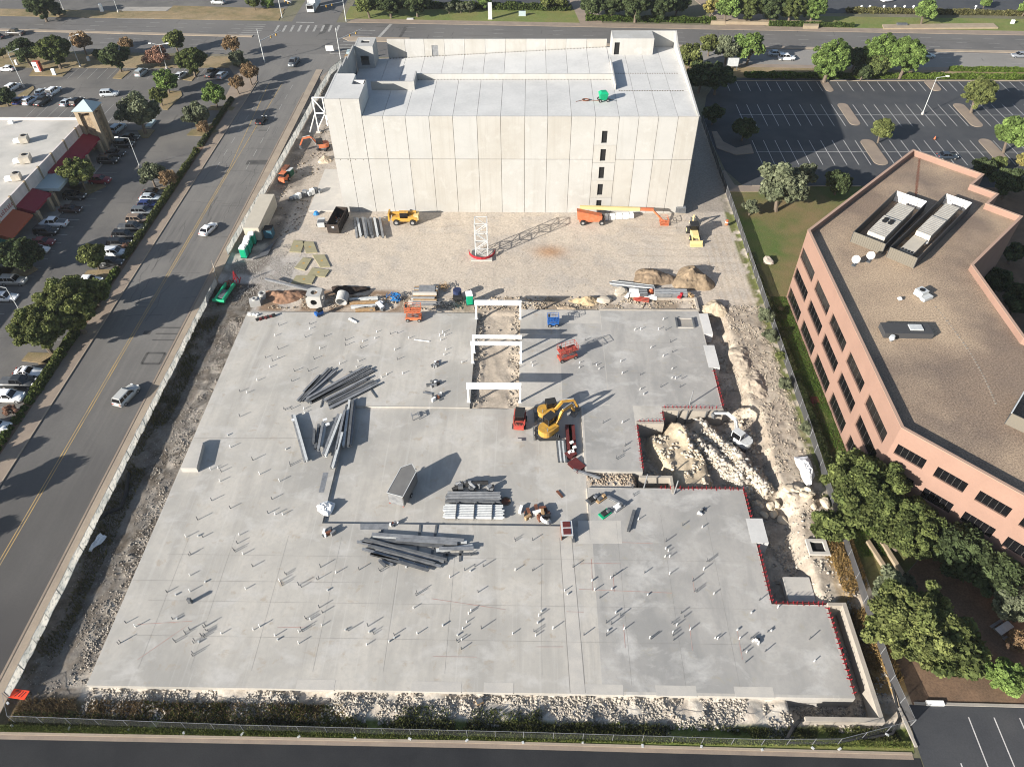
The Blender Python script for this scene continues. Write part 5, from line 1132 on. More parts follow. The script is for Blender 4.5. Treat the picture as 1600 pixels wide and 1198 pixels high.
# dirt piles
def pile(cx, cy, rx, ry, h, c0, label, rz=0, seed=1, rough=.5, name='dirt_pile'):
    n = 72; u, v = np.meshgrid(np.linspace(-1.15, 1.15, n), np.linspace(-1.15, 1.15, n)); d = np.hypot(u, v); ang = np.arctan2(v, u)
    x = u * rx; y = v * ry; prof = np.clip(1 - d / (.85 + .22 * np.sin(ang * 3 + seed) * .6), 0, 1) ** .75
    z = h * prof * (.7 + 1.1 * rough * (fbm(x + seed * 13, y, 1.6, 5) - .3)) + np.minimum(prof * 2, 1) * .55 * (fbm(x, y + seed * 7, .7, 4) - .47) - .35
    ca, sa_ = math.cos(rz), math.sin(rz); V = np.stack([x * ca - y * sa_, x * sa_ + y * ca, z], -1).reshape(-1, 3); idx = np.arange(n * n).reshape(n, n)
    F = np.stack([idx[:-1, :-1], idx[:-1, 1:], idx[1:, 1:], idx[1:, :-1]], -1).reshape(-1, 4); F = F[(prof.reshape(-1)[F] > 0).any(1)]
    t = .75 + .5 * fbm(x + 5, y + seed, .8); t = t * (.75 + .55 * fbm(x * 3, y * 3 + seed, .9)); c = C(c0)[None] * t.reshape(-1, 1); me = bpy.data.meshes.new(name); fastmesh(me, V, F, np.concatenate([c, np.ones((n * n, 1))], 1)); me.materials.append(mt['dirt'])
    return tag(link(name, me, None, (cx, cy, HT(cx, cy) + .1)), label, 'dirt pile')
def pilepx(px, py, wpx, hpx, h, c, label, **k):
    v = P(px, py, -.2); dep = float(np.dot(fwd, np.array([v.x, v.y, -CAMH]))); ryy = abs(P(px, py - hpx / 2).y - P(px, py + hpx / 2).y) / 2
    return pile(v.x, v.y, wpx / 2 * dep / FPX, max(ryy - h * .5, 1.2), h, c, label, **k)
pilepx(1020, 434, 84, 48, 2.2, (.23, .17, .115), 'brown dirt pile left of the pair with straw like soil', seed=2)
pilepx(1082, 437, 76, 64, 3.2, (.24, .18, .12), 'larger brown dirt pile right of the pair', seed=3)
pilepx(1117, 480, 52, 40, 2.0, (.40, .33, .24), 'pale stony dirt pile at the top right corner of the slab', seed=4)
pilepx(915, 470, 62, 26, 1.5, (.44, .33, .20), 'tan sand pile just above the blue scissor lift', seed=5)
pilepx(443, 462, 92, 36, 1.5, (.24, .14, .09), 'reddish brown dirt pile left of the concrete box', seed=6)
pilepx(545, 452, 84, 26, 1.3, (.035, .025, .02), 'low black heap of mulch behind the concrete box', seed=7, rough=.8)
pilepx(888, 482, 60, 16, .8, (.33, .26, .19), 'low clumpy dirt heap right of the white frames', seed=8)
pilepx(508, 250, 28, 22, 1.5, (.48, .39, .29), 'small pale dirt pile under the orange excavator', seed=9)
pilepx(1085, 345, 22, 26, 1.2, (.46, .38, .28), 'small dirt pile behind the tan backhoe', seed=10)
pilepx(1182, 600, 44, 70, 1.3, (.36, .30, .235), 'long pale dirt pile right of the upper slab', seed=11, rough=.85)
pilepx(1160, 560, 40, 66, 1.1, (.33, .275, .215), 'dirt heap beside the trench right of the upper slab', seed=12, rough=.85)
pilepx(1003, 318, 20, 9, .5, (.45, .37, .27), 'little heap of soil at the foot of the garage wall', seed=13)

# ------------------------------------------------------------------ fences
def fence(pts, h, panel, m_, label, post_m, lean=0, pw=.05, shade=None, cat='fence', feet=False):
    e = empty('site_fence', (pts[0][0], pts[0][1], 0), 0, label, cat); o0 = Vector((pts[0][0], pts[0][1], 0)); i = 0
    for a, b in zip(pts[:-1], pts[1:]):
        a = Vector((a[0], a[1], 0)) - o0; b = Vector((b[0], b[1], 0)) - o0; L = (b - a).length; n = max(1, round(L / panel))
        for k in range(n):
            p, q = a.lerp(b, k / n), a.lerp(b, (k + 1) / n); j1, j2 = rnd.uniform(-.06, .06), rnd.uniform(-.06, .06)
            d = (q - p).normalized(); nn = Vector((-d.y, d.x, 0)); zb = -.2
            mid = [p.lerp(q, t) + nn * (.08 * math.sin(t * 3.14) * rnd.uniform(-1, 1)) for t in (0, .33, .66, 1)]
            mm = MB(); vs = []
            for t, c in enumerate(mid): vs += [c + Vector((0, 0, zb)), c + nn * (j1 if t < 2 else j2) + Vector((0, 0, h + rnd.uniform(-.05, .03)))]
            mm.add(vs, [(0, 2, 3, 1), (2, 4, 5, 3), (4, 6, 7, 5)]); mm.build('mesh_panel', m_, e)
            MB().tube(p + Vector((0, 0, zb)), p + Vector((0, 0, h + .08)), pw, 6).build('post', post_m, e)
            rl = MB().bar(p + Vector((0, 0, h)), q + Vector((0, 0, h)), .035); rl.build('rail', post_m, e)
            if feet and k % 2 == 0: MB().box(p.x + rnd.uniform(-.2, .2), p.y - .4 + rnd.uniform(-.1, .1), .03, rnd.uniform(.2, .42), .22, .14, rnd.random() * 3).build('sandbag', mt['steel_pale'], e)
    return e
fence([(-57, 32.5), (-57, 70), (-56.9, 108.2)], 1.4, 3.05, mt['banner'], 'grey printed mesh fence along the lower part of the side road', mt['steel'])
fence([(-57.5, 116.8), (-56.9, 131), (-56, 151), (-55.2, 172), (-54.9, 190), (-54.3, 202), (-52.5, 208.5), (-49, 212.2), (-44, 213.8)], 1.6, 3.05, mt['banner'], 'pale printed mesh fence curving along the upper part of the side road to the crossing', mt['steel'])
fence([(-56.9, 108.2), (-58.9, 112.6)], 1.9, 2.4, mt['banner'], 'open gate leaf of printed mesh at the site entrance', mt['wood'], cat='gate')
fence([(-57, 32.3), (-55.2, 29.9), (-30, 29.4), (0, 29.2), (25, 28.9), (33, 29.1), (41.4, 31.2)], 1.7, 3.05, mt['chain'], 'bare chain link fence along the bottom of the site', mt['steel'], feet=True, pw=.03)
fence([(41.4, 31.2), (40.9, 36), (41.0, 52), (41.2, 58)], 1.5, 3.05, mt['screen'], 'dark screened fence at the lower right beside the big oak', mt['steel'])
fence([(41.2, 58), (41.6, 75), (41.7, 100), (41.9, 125), (42.0, 150), (42.2, 175)], 1.5, 3.05, mt['screen'], 'dark screened fence between the site and the lawn of the pink building', mt['steel'])
# black silt roll along the fences
sr = MB(); pts = [P(*q) for q in ((200, 738), (196, 770), (188, 792), (165, 800), (150, 815), (142, 830))]
for a, b in zip(pts[:-1], pts[1:]): sr.tube((a.x, a.y, -.15), (b.x, b.y, -.15), .28, 7)
tag(sr.build('silt_sock', mt['black']), 'black silt sock curving away from the printed fence', 'silt sock')
sr = MB(); pts = [P(*q) for q in ((1229, 1155), (1240, 1135), (1250, 1124), (1262, 1122))]
for a, b in zip(pts[:-1], pts[1:]): sr.tube((a.x, a.y, -.15), (b.x, b.y, -.1), .2, 7)
tag(sr.build('corrugated_pipe', mt['black']), 'black corrugated drain pipe by the bottom wall corner', 'pipe')
sr = MB(); pts = [P(*q) for q in ((1230, 1160), (1300, 1160), (1350, 1153), (1395, 1145), (1406, 1120), (1398, 1085), (1390, 1050), (1384, 1020))]
for a, b in zip(pts[:-1], pts[1:]): sr.tube((a.x, a.y, .0), (b.x, b.y, .0), .16, 7)
tag(sr.build('silt_sock', mt['black']), 'black silt sock following the lower right fence corner', 'silt sock')
sr = MB(); pts = [P(*q) for q in ((1321, 1002), (1322, 1018), (1328, 1030), (1332, 1037))]
for a, b in zip(pts[:-1], pts[1:]): sr.tube((a.x, a.y, -1.6), (b.x, b.y, -1.6), .2, 7)
tag(sr.build('corrugated_pipe', mt['black']), 'short black pipe lying between the slab edge and the U shaped wall', 'pipe')

# ------------------------------------------------------------------ vehicles
_paint = {}
def paint(c, rough=.35):
    k = (c, rough)
    if k not in _paint: _paint[k] = mat('car_paint', c, rough, spec=.5)
    return _paint[k]
def rrect(x, w_, z0, z1, zs):
    """body ring at station x"""
    return [(x, -w_, z0), (x, -w_ * 1.0, zs), (x, -w_ * .90, z1), (x, 0, z1 + .03), (x, w_ * .90, z1), (x, w_, zs), (x, w_, z0)]
def vehicle_meshes(kind):
    L, W = {'sedan': (4.5, 1.8), 'suv': (4.6, 1.88), 'pickup': (5.5, 1.95), 'hatch': (4.2, 1.78), 'coupe': (4.4, 1.82)}[kind]; h = L / 2; w2 = W / 2
    body = MB(); belt = {'sedan': .92, 'suv': 1.08, 'pickup': 1.12, 'hatch': .98, 'coupe': .86}[kind]; top = {'sedan': 1.42, 'suv': 1.72, 'pickup': 1.82, 'hatch': 1.5, 'coupe': 1.3}[kind]
    hood = belt - (.10 if kind in ('sedan', 'coupe', 'hatch') else .04)
    st_ = [(-h, .80, .45, .72), (-h + .08, .92, .3, belt - .12), (-h + .5, .99, .24, belt - .02), (-h + 1.1, 1, .22, belt), (0, 1, .2, belt), (h * .3, 1, .2, belt), (h - 1.1, 1, .22, hood), (h - .45, .97, .24, hood - .1), (h - .1, .88, .3, hood - .22), (h, .74, .42, .6)]
    body.loft([rrect(x, w2 * f, z0, z1, (z0 + z1) * .5 + .08) for x, f, z0, z1 in st_])
    cb = {'sedan': (-h + .55, h - 1.35, .55, .70), 'suv': (-h + .12, h - 1.3, .25, .62), 'pickup': (-h + 1.95, h - 1.35, .18, .55), 'hatch': (-h + .2, h - 1.2, .4, .7), 'coupe': (-h + .6, h - 1.5, .8, .8)}[kind]
    x0, x1, rb, rf = cb; wb, wt = w2 * .9, w2 * .74; zb = belt - .02
    B_ = [(x0, -wb, zb), (x1, -wb, zb), (x1, wb, zb), (x0, wb, zb)]; T_ = [(x0 + rb, -wt, top - .06), (x1 - rf, -wt, top - .06), (x1 - rf, wt, top - .06), (x0 + rb, wt, top - .06)]
    glass = MB().loft([B_, T_]); roof = MB(); e_ = .05
    roof.loft([[(x0 + rb - .05, -wt - .02, top - .07), (x1 - rf + .05, -wt - .02, top - .07), (x1 - rf + .05, wt + .02, top - .07), (x0 + rb - .05, wt + .02, top - .07)], [(x0 + rb + .12, -wt + .12, top), (x1 - rf - .12, -wt + .12, top), (x1 - rf - .12, wt - .12, top), (x0 + rb + .12, wt - .12, top)]])
    for i in range(4): roof.bar(B_[i], T_[i], .07, .07)
    for s_ in (-1, 1):
        xm = (x0 + x1) / 2 + .1; roof.bar((xm, s_ * wb * 1.0, zb), (xm, s_ * wt * 1.01, top - .06), .09, .05)
        if kind == 'suv': roof.bar((x0 + 1.0, s_ * wb, zb), (x0 + 1.0, s_ * wt * 1.01, top - .06), .12, .05)
    bed = None
    if kind == 'pickup': bed = MB().bx(-h + .15, -h + 1.85, -w2 * .78, w2 * .78, belt - .01, belt + .035)
    wh_ = MB(); wr = .34 if kind in ('suv', 'pickup') else .31
    wh_.tube((0, -.11, 0), (0, .11, 0), wr, 14, k=0); wh_.tube((0, -.12, 0), (0, .12, 0), wr * .6, 10, k=1)
    ms = dict(body=body.mesh('body', paint((.5, .5, .5)), True), glass=glass.mesh('windows', mt['glass']), roof=roof.mesh('roof', paint((.5, .5, .5))), wheel=wh_.mesh('wheel', [mt['black'], mt['rim']]),
              bed=bed.mesh('load_bed', mt['steel_dark']) if bed else None, hl=MB().box(0, 0, -.07, .16, .38, .16).mesh('headlight', mt['white']), tl=MB().box(0, 0, -.08, .10, .34, .18).mesh('taillight', mt['red']), mir=MB().box(0, 0, 0, .14, .2, .12).mesh('mirror', mt['black']))
    import bmesh
    for k_ in ('body', 'glass', 'roof'):
        b = bmesh.new(); b.from_mesh(ms[k_]); bmesh.ops.recalc_face_normals(b, faces=b.faces); b.to_mesh(ms[k_]); b.free()
    ms['dim'] = (h, w2, wr, hood, x1, zb); return ms
VM = {k: vehicle_meshes(k) for k in ('sedan', 'suv', 'pickup', 'hatch', 'coupe')}
def setm(o, m_): o.material_slots[0].link = 'OBJECT'; o.material_slots[0].material = m_
def car(px, py, rz, kind, colr, label, group=None, roofc=None, sc=1.0, z=0.02, opaque_roof=False):
    m = VM[kind]; h, w2, wr, hood, x1, zb = m['dim']; v = P(px, py, .7); nm = {'pickup': 'pickup_truck', 'suv': 'parked_car', 'sedan': 'parked_car', 'hatch': 'parked_car', 'coupe': 'parked_car'}[kind]
    if group == 'cars driving on the roads': nm = 'moving_car' if kind != 'pickup' else 'pickup_truck'
    e = empty(nm, (v.x, v.y, z), R(rz), label, 'pickup truck' if kind == 'pickup' else 'car', group); e.scale = (sc,) * 3
    setm(link('body', m['body'], e), paint(colr)); link('windows', m['glass'], e); setm(link('roof', m['roof'], e), paint(roofc or colr))
    if m['bed']: link('load_bed', m['bed'], e)
    for a in (-1, 1):
        for b in (-1, 1): link('wheel', m['wheel'], e, (a * (h - .85), b * (w2 - .10), wr))
        link('headlight', m['hl'], e, (h - .12, a * (w2 - .38), hood - .24)); link('taillight', m['tl'], e, (-h + .04, a * (w2 - .32), .78)); link('mirror', m['mir'], e, (x1 - .35, a * (w2 + .06), zb + .02))
    return e
WH, SV, BK, GR, BL, RD, BZ, DK = (.72, .72, .72), (.38, .42, .45), (.012, .013, .015), (.10, .11, .12), (.02, .035, .12), (.14, .012, .016), (.20, .15, .11), (.03, .033, .036)
G1, G2, G3, G4 = 'cars parked nose to the hedge', 'cars parked in front of the shops', 'cars in the upper left car park', 'cars driving on the roads'
CARS = [
 (235, 308, 0, 'sedan', SV, 'silver sedan with a white roof line, farthest up the row along the hedge', G1), (231, 319, 0, 'hatch', BL, 'dark blue car, second from the top of the row along the hedge', G1), (224, 330, 0, 'suv', GR, 'grey sports utility car, third in the row along the hedge', G1),
 (216, 343, 0, 'suv', BZ, 'bronze car in the middle of the row along the hedge', G1), (206, 355, 0, 'pickup', DK, 'black pickup in the row along the hedge just below the bronze car', G1), (195, 367, 0, 'suv', BK, 'black car third from the lower end of the row along the hedge', G1), (187, 380, 0, 'suv', BK, 'black car directly above the silver one with the sunroof', G1),
 (180, 394, 0, 'suv', (.6, .62, .64), 'silver car with a dark sunroof at the lower end of the hedge row', G1), (174, 408, 0, 'sedan', DK, 'dark car half hidden by the round tree on the tan island', G1),
 (240, 300, 0, 'sedan', DK, 'dark car at the very top of the hedge row under the bare tree', G1),
 (140, 437, 0, 'sedan', WH, 'white car parked just below the tan island', None), (44, 580, 0, 'coupe', WH, 'white coupe with a black roof beside the small shrubs', None), (28, 597, 0, 'pickup', DK, 'dark green pickup between the two white cars at the lower left', None), (14, 619, 0, 'suv', WH, 'white sports utility car below the dark green pickup', None), (-8, 665, 0, 'sedan', WH, 'white car cut by the left edge below the reddish bush', None),
 (21, 438, 0, 'suv', (.30, .29, .27), 'tan grey hatchback at the left edge with a black roof', None), (7, 463, 0, 'sedan', WH, 'white car with only its nose showing at the left edge', None),
 (184, 200, 78, 'suv', (.30, .36, .42), 'silver blue car alone beside the corner tower', None), (203, 214, 0, 'sedan', BK, 'black car with red lights just below the corner tower', G2), (194, 225, 0, 'suv', BK, 'black car second below the corner tower', G2), (180, 239, 0, 'sedan', BK, 'black car third below the corner tower', G2), (169, 250, 0, 'suv', BK, 'black car fourth below the corner tower', G2),
 (156, 281, 0, 'suv', (.20, .012, .025), 'red car half under the yellow green tree', G2), (117, 306, 0, 'suv', BK, 'black car on the paved apron inside the railing', G2), (110, 326, 0, 'sedan', (.035, .015, .012), 'very dark brown sedan above the white pickup', G2), (84, 348, 180, 'pickup', WH, 'white crew cab pickup in front of the shops', G2), (72, 361, 0, 'suv', BK, 'black car right below the white pickup', G2), (67, 377, 0, 'sedan', RD, 'dark red car beside the big dark tree', G2), (58, 389, 0, 'sedan', (.6, .6, .6), 'white car almost hidden by the big dark tree', G2),
 (10, 107, 178, 'sedan', WH, 'white sedan driving at the upper left edge', None), (221, 113, 82, 'suv', (.33, .38, .40), 'silver blue car alone in the upper row of stalls', G3), (282, 117, 80, 'sedan', (.5, .52, .54), 'pale silver car left of the dark spreading tree', G3), (331, 114, 80, 'pickup', BK, 'black pickup beside the grey car with a red tail', G3), (347, 117, 80, 'hatch', (.28, .32, .36), 'grey blue car with an open red tailgate', G3),
 (20, 136, 80, 'suv', WH, 'white car behind the tree at the left edge', G3), (65, 143, 80, 'sedan', SV, 'silver car left of the white sports utility car', G3), (84, 142, 80, 'suv', WH, 'white sports utility car in the middle of the car park', G3), (31, 156, 80, 'sedan', (.02, .04, .18), 'dark blue car at the left of the lower row', G3), (47, 157, 80, 'suv', (.5, .54, .6), 'white blue car second in the lower row', G3), (67, 158, 80, 'pickup', BK, 'black pickup third in the lower row', G3), (105, 159, 80, 'sedan', SV, 'silver sedan just left of the black one behind the tower', G3), (121, 159, 80, 'suv', BK, 'black car just behind the corner tower', G3),
 (171, 146, 8, 'suv', (.42, .45, .47), 'light silver car driving through the upper left car park', None), (2, 156, 80, 'sedan', BK, 'black car cut by the left edge of the lower row', G3),
 (325, 357, 75, 'sedan', WH, 'white sedan driving up the side road beside the construction gate', G4), (197, 617, 74, 'suv', (.42, .42, .40), 'silver sedan driving down the side road beside the printed fence', G4), (408, 187, 85, 'sedan', BK, 'small black car on the upper part of the side road', G4), (459, 97, 265, 'pickup', GR, 'dark grey pickup leaving the crossing', G4),
 (24, 51, 175, 'pickup', (.05, .045, .04), 'dark pickup with tan side driving on the cross road at the left', G4), (1213, 83, 0, 'sedan', SV, 'silver car behind the white sports utility car on the cross road', G4), (1229, 90, 0, 'suv', WH, 'white sports utility car on the cross road right of the garage', G4), (1448, 86, 0, 'sedan', (.4, .48, .5), 'silver car just emerging from behind the bright green trees', G4), (1593, 86, 178, 'hatch', (.20, .21, .23), 'grey hatchback at the right edge on the cross road', G4),
 (1481, 243, 0, 'sedan', (.03, .04, .055), 'dark blue car behind the far corner of the pink building', None), (341, 3, 172, 'suv', (.35, .37, .38), 'grey car parked at the top edge beside the forecourt', None), (-6, 57, 178, 'sedan', DK, 'dark car cut by the left edge on the cross road', G4), (1387, -1, 20, 'sedan', WH, 'white car at the top edge in the far car park', None),
]
for c in CARS: car(*c)
# box truck at the crossing
v = P(490, 10, 1); e = empty('delivery_truck', (v.x, v.y, .02), R(268), 'white delivery truck waiting at the crossing on the north street', 'truck')
MB().bx(-4.5, 1.8, -1.25, 1.25, .9, 3.7).build('cargo_box', mt['white'], e); MB().bx(2.0, 4.2, -1.15, 1.15, .5, 2.7).build('cab', mt['steel_pale'], e); MB().bx(4.2, 4.25, -1.0, 1.0, 1.5, 2.5).build('windscreen', mt['glass'], e)
for a in (-3.2, 3.0):
    for b in (-1, 1): link('wheel', VM['pickup']['wheel'], e, (a, b * 1.05, .45), 0, (1.3, 1, 1.3))

# ------------------------------------------------------------------ construction machines
def wheel(par, x, y, z, r, w_=.35, nm='wheel', rm='rim'):
    m_ = MB(); m_.tube((0, -w_ / 2, 0), (0, w_ / 2, 0), r, 16, k=0); m_.tube((0, -w_ / 2 - .02, 0), (0, w_ / 2 + .02, 0), r * .52, 10, k=1); o = m_.build(nm, [mt['black'], mt[rm]], par); o.location = (x, y, z); return o
def excavator(x, y, z, rz, swing, s, body_m, arm, label, boom_m=None, blade=True):
    """tracks point along rz, house turned by swing; arm: list of (reach, height) joints"""
    e = empty('excavator', (x, y, z), rz, label, 'excavator'); e.scale = (s,) * 3; bm_ = boom_m or body_m; roofm = mt['steel_pale'] if body_m is mt['steel_pale'] else mt['black']
    for q in (-1, 1):
        t = MB(); L = 1.45; pr_ = [(-L, .35), (-L + .25, .06), (L - .25, .06), (L, .35), (L, .5), (L - .25, .75), (-L + .25, .75), (-L, .5)]
        t.side(pr_, q * .95 - .25, q * .95 + .25); tr_ = t.build('track', mt['black'], e); gs = MB()
        for k in range(11): gs.bx(-L + .25 + k * .24, -L + .33 + k * .24, q * .95 - .27, q * .95 + .27, .74, .79)
        gs.build('grousers', mt['steel_dark'], tr_)
    MB().bx(-.8, .8, -.7, .7, .3, .7).build('undercarriage', mt['steel_dark'], e)
    if blade: bl = MB(); bl.bx(-2.0, -1.9, -1.15, 1.15, .1, .55); bl.bx(-1.9, -.8, -.5, -.35, .3, .4); bl.bx(-1.9, -.8, .35, .5, .3, .4); bl.build('dozer_blade', mt['steel_dark'], e)
    h_ = empty('house', (0, 0, .8), swing); h_.parent = e
    n = 9; pts = [(.9, -1.0), (.9, 1.0)] + [(-.55 - 1.0 * math.sin(a), 1.0 * math.cos(a)) for a in [math.pi * i / n for i in range(n + 1)]]
    ho = MB().prism(pts, 0, .95).build('engine_cover', body_m, h_)
    MB().bx(-.1, 1.35, -.1, .95, .95, 1.95).build('cab_glass', mt['glass'], h_)
    cf = MB(); cf.bx(-.15, 1.4, -.15, 1.0, 1.95, 2.03)
    for a, b in ((-.12, -.12), (1.35, -.12), (1.35, .95), (-.12, .95)): cf.bx(a - .05, a + .05, b - .05, b + .05, .9, 1.95)
    cf.build('cab_roof', roofm, h_); MB().tube((-.9, -.6, .95), (-.9, -.6, 1.5), .06, 8).build('exhaust', mt['steel'], h_)
    J = [Vector((a, -.35, b)) for a, b in arm]; names = ['boom', 'boom', 'stick']
    for i in range(len(J) - 1): MB().bar(J[i], J[i + 1], .30 if i < 2 else .24, .42 if i < 2 else .30).build(names[min(i, 2)], bm_, h_)
    hy = MB(); hy.tube(J[0] + Vector((.4, .25, -.1)), J[1] + Vector((-.1, .25, -.2)), .07, 6); hy.tube(J[1] + Vector((0, 0, .35)), J[2] + Vector((0, 0, .3)), .06, 6); hy.build('hydraulic_rams', mt['steel_pale'], h_)
    t = J[-1]; MB().side([(t.x - .35, t.z + .1), (t.x + .25, t.z + .15), (t.x + .3, t.z - .35), (t.x, t.z - .75), (t.x - .45, t.z - .65), (t.x - .2, t.z - .35)], -.75, .05).build('bucket', mt['steel_dark'], h_)
    return e
ARM = [(.9, .4), (2.2, 2.3), (3.9, 2.2), (4.6, .4)]
v = P(855, 648); excavator(v.x, v.y, -.32, .1, .15, 1.0, mt['yellow'], ARM, 'yellow excavator with black cab, upper of the two on the slab')
v = P(857, 676); excavator(v.x, v.y, -.32, .05, .75, 1.12, mt['yellow'], ARM, 'yellow excavator with blade down, lower of the two on the slab')
v = P(1158, 692, -1.6); excavator(v.x, v.y, HT(v.x, v.y) + .05, 2.3, 0, 1.0, mt['steel_pale'], [(.9, .4), (2.0, 2.8), (3.6, 3.0), (5.6, 1.4)], 'white compact excavator reaching into the pit', blade=False)
v = P(512, 232); excavator(v.x - 1, v.y, -.2, 1.4, 1.95, .95, mt['orange'], [(.9, .4), (2.6, 2.5), (4.4, 2.3), (5.4, .5)], 'orange excavator in front of the left corner of the garage', blade=False)

def scissor(px, py, rz, m_, label, h=1.9, L=2.5, W=1.3, m2=None):
    v = P(px, py); e = empty('scissor_lift', (v.x, v.y, .01), rz, label, 'scissor lift'); MB().bx(-L / 2, L / 2, -W * .42, W * .42, .35, .85).build('chassis', m2 or m_, e)
    for a in (-1, 1):
        for b in (-1, 1): wheel(e, a * (L / 2 - .35), b * W * .42, .32, .32, .25)
    s_ = MB(); n = max(1, int((h - .9) / .3))
    for k in range(n):
        z0, z1 = .85 + k * (h - .95) / n, .85 + (k + 1) * (h - .95) / n
        for b in (-W * .33, W * .33): s_.bar((-L / 2 + .3, b, z0), (L / 2 - .3, b, z1), .07); s_.bar((-L / 2 + .3, b, z1), (L / 2 - .3, b, z0), .07)
    s_.build('scissor_arms', mt['steel_dark'], e); MB().bx(-L / 2, L / 2, -W / 2, W / 2, h, h + .1).build('platform', m_, e); r_ = MB()
    for z in (h + .55, h + 1.05):
        for b in (-1, 1): r_.bar((-L / 2, b * W / 2, z), (L / 2, b * W / 2, z), .05); r_.bar((b * L / 2, -W / 2, z), (b * L / 2, W / 2, z), .05)
    for i in range(5):
        for b in (-1, 1): r_.bar((-L / 2 + i * L / 4, b * W / 2, h), (-L / 2 + i * L / 4, b * W / 2, h + 1.05), .05)
    for b in (-1, 1): r_.bar((b * L / 2, 0, h), (b * L / 2, 0, h + 1.05), .05)
    r_.build('guard_rail', m_, e); MB().bx(-L / 2 + .1, -L / 2 + .4, -.2, .2, h + .7, h + 1.15).build('control_box', mt['black'], e); return e
scissor(647, 499, 0, mt['orange'], 'orange scissor lift with white base at the top edge of the slab', 2.0, 2.7, 1.6, mt['orange'])
scissor(886, 560, .42, mt['red'], 'red scissor lift alone on the upper right part of the slab', 1.9, 3.1, 1.5, mt['red'])
scissor(864, 508, .05, mt['blue'], 'blue scissor lift beside the pale patch at the top of the slab', 1.2, 1.9, 1.2, mt['blue'])
# red loader
v = P(812, 660); e = empty('skid_steer', (v.x, v.y, -.32), R(265), 'red compact loader with a black cab right of the lower white frame', 'loader')
MB().side([(-1.3, .4), (1.6, .4), (1.6, 1.1), (.9, 1.35), (-1.3, 1.35)], -.75, .75).build('body', mt['red'], e); MB().bx(-1.2, .6, -.65, .65, 1.35, 2.25).build('cab', mt['glass'], e); MB().bx(-1.3, .7, -.72, .72, 2.25, 2.33).build('cab_roof', mt['black'], e)
for a in (-.8, .9):
    for b in (-1, 1): wheel(e, a, b * .85, .42, .42)
for b in (-1, 1): MB().bar((-1.2, b * .82, 1.9), (1.3, b * .82, 1.2), .14, .2).build('lift_arm', mt['red'], e)
vt = MB()
for k in range(5): vt.bx(1.0, 1.5, -.5 + k * .22, -.4 + k * .22, 1.34, 1.38)
vt.build('vents', mt['black'], e)
# telehandler
v = P(633, 345); e = empty('telehandler', (v.x, v.y, -.3), R(180), 'yellow telehandler parked at the foot of the garage wall', 'telehandler')
MB().side([(-2.6, .7), (2.3, .7), (2.6, 1.2), (2.3, 1.7), (-2.0, 1.9), (-2.7, 1.6)], -1.0, 1.0).build('chassis', mt['yellow'], e)
for a in (-1.7, 1.6):
    for b in (-1, 1): wheel(e, a, b * 1.15, .62, .62, .45)
MB().bar((-2.4, -.2, 2.2), (2.9, -.2, 1.9), .5, .5).build('boom', mt['yellow'], e); MB().bx(-.8, .8, .25, 1.0, 1.5, 2.7).build('cab', mt['glass'], e); MB().bx(-.9, .9, .2, 1.05, 2.7, 2.8).build('cab_roof', mt['yellow'], e)
MB().bx(2.9, 3.2, -1.0, 1.0, .8, 2.4).build('fork_carriage', mt['yellow'], e); f_ = MB(); f_.bx(3.2, 4.4, -.7, -.55, .8, .9); f_.bx(3.2, 4.4, .55, .7, .8, .9); f_.build('forks', mt['steel_dark'], e); MB().bx(-2.9, -1.9, -.95, .95, 1.0, 2.0).build('engine_bay', mt['sand_yellow'], e)
# boom lift
v = P(925, 345); e = empty('boom_lift', (v.x, v.y, -.3), 0, 'orange boom lift with a long cream boom lying along the garage wall', 'boom lift')
MB().side([(-2.6, .6), (1.6, .6), (1.6, 1.1), (-2.6, 1.1)], -.9, .9).build('chassis', mt['orange'], e); MB().side([(-3.0, 1.1), (1.9, 1.1), (1.9, 1.9), (-.5, 2.4), (-3.2, 3.0)], -.95, .3).build('turntable_cover', mt['orange'], e)
for a in (-1.9, 1.9):
    for b in (-1, 1): wheel(e, a, b * 1.15, .55, .55, .4)
MB().bar((-2.6, .7, 3.0), (9.5, .7, 2.6), .55, .6).build('boom', mt['sand_yellow'], e); MB().bar((9.5, .7, 2.6), (12.2, .7, 2.5), .45, .5).build('boom_tip', mt['orange'], e); MB().bar((12.0, .7, 2.5), (14.0, -.6, .9), .25, .3).build('jib', mt['orange'], e)
bk = MB()
for z in (.3, .9, 1.4):
    for a, b, c, d in ((13.6, -1.6, 15.2, -1.6), (13.6, .4, 15.2, .4), (13.6, -1.6, 13.6, .4), (15.2, -1.6, 15.2, .4)): bk.bar((a, b, z), (c, d, z), .06)
for a in (13.6, 15.2):
    for b in (-1.6, -.6, .4): bk.bar((a, b, .3), (a, b, 1.4), .06)
bk.bx(13.6, 15.2, -1.6, .4, .22, .3); bk.build('basket', mt['orange'], e)
# white wrapped bundle on the ground before the boom
v0, v1 = P(945, 341), P(989, 338); e = empty('wrapped_bundle', (v0.x, v0.y, -.25), math.atan2(v1.y - v0.y, v1.x - v0.x), 'white wrapped bundle strapped together in front of the orange boom lift', 'bundle')
L = (v1 - v0).length; MB().bx(0, L, -.55, .55, .1, 1.0).build('wrap', mt['white'], e)
for k in range(4): MB().bx(.6 + k * L / 4, .68 + k * L / 4, -.57, .57, .08, 1.02).build('strap', mt['steel_dark'], e)
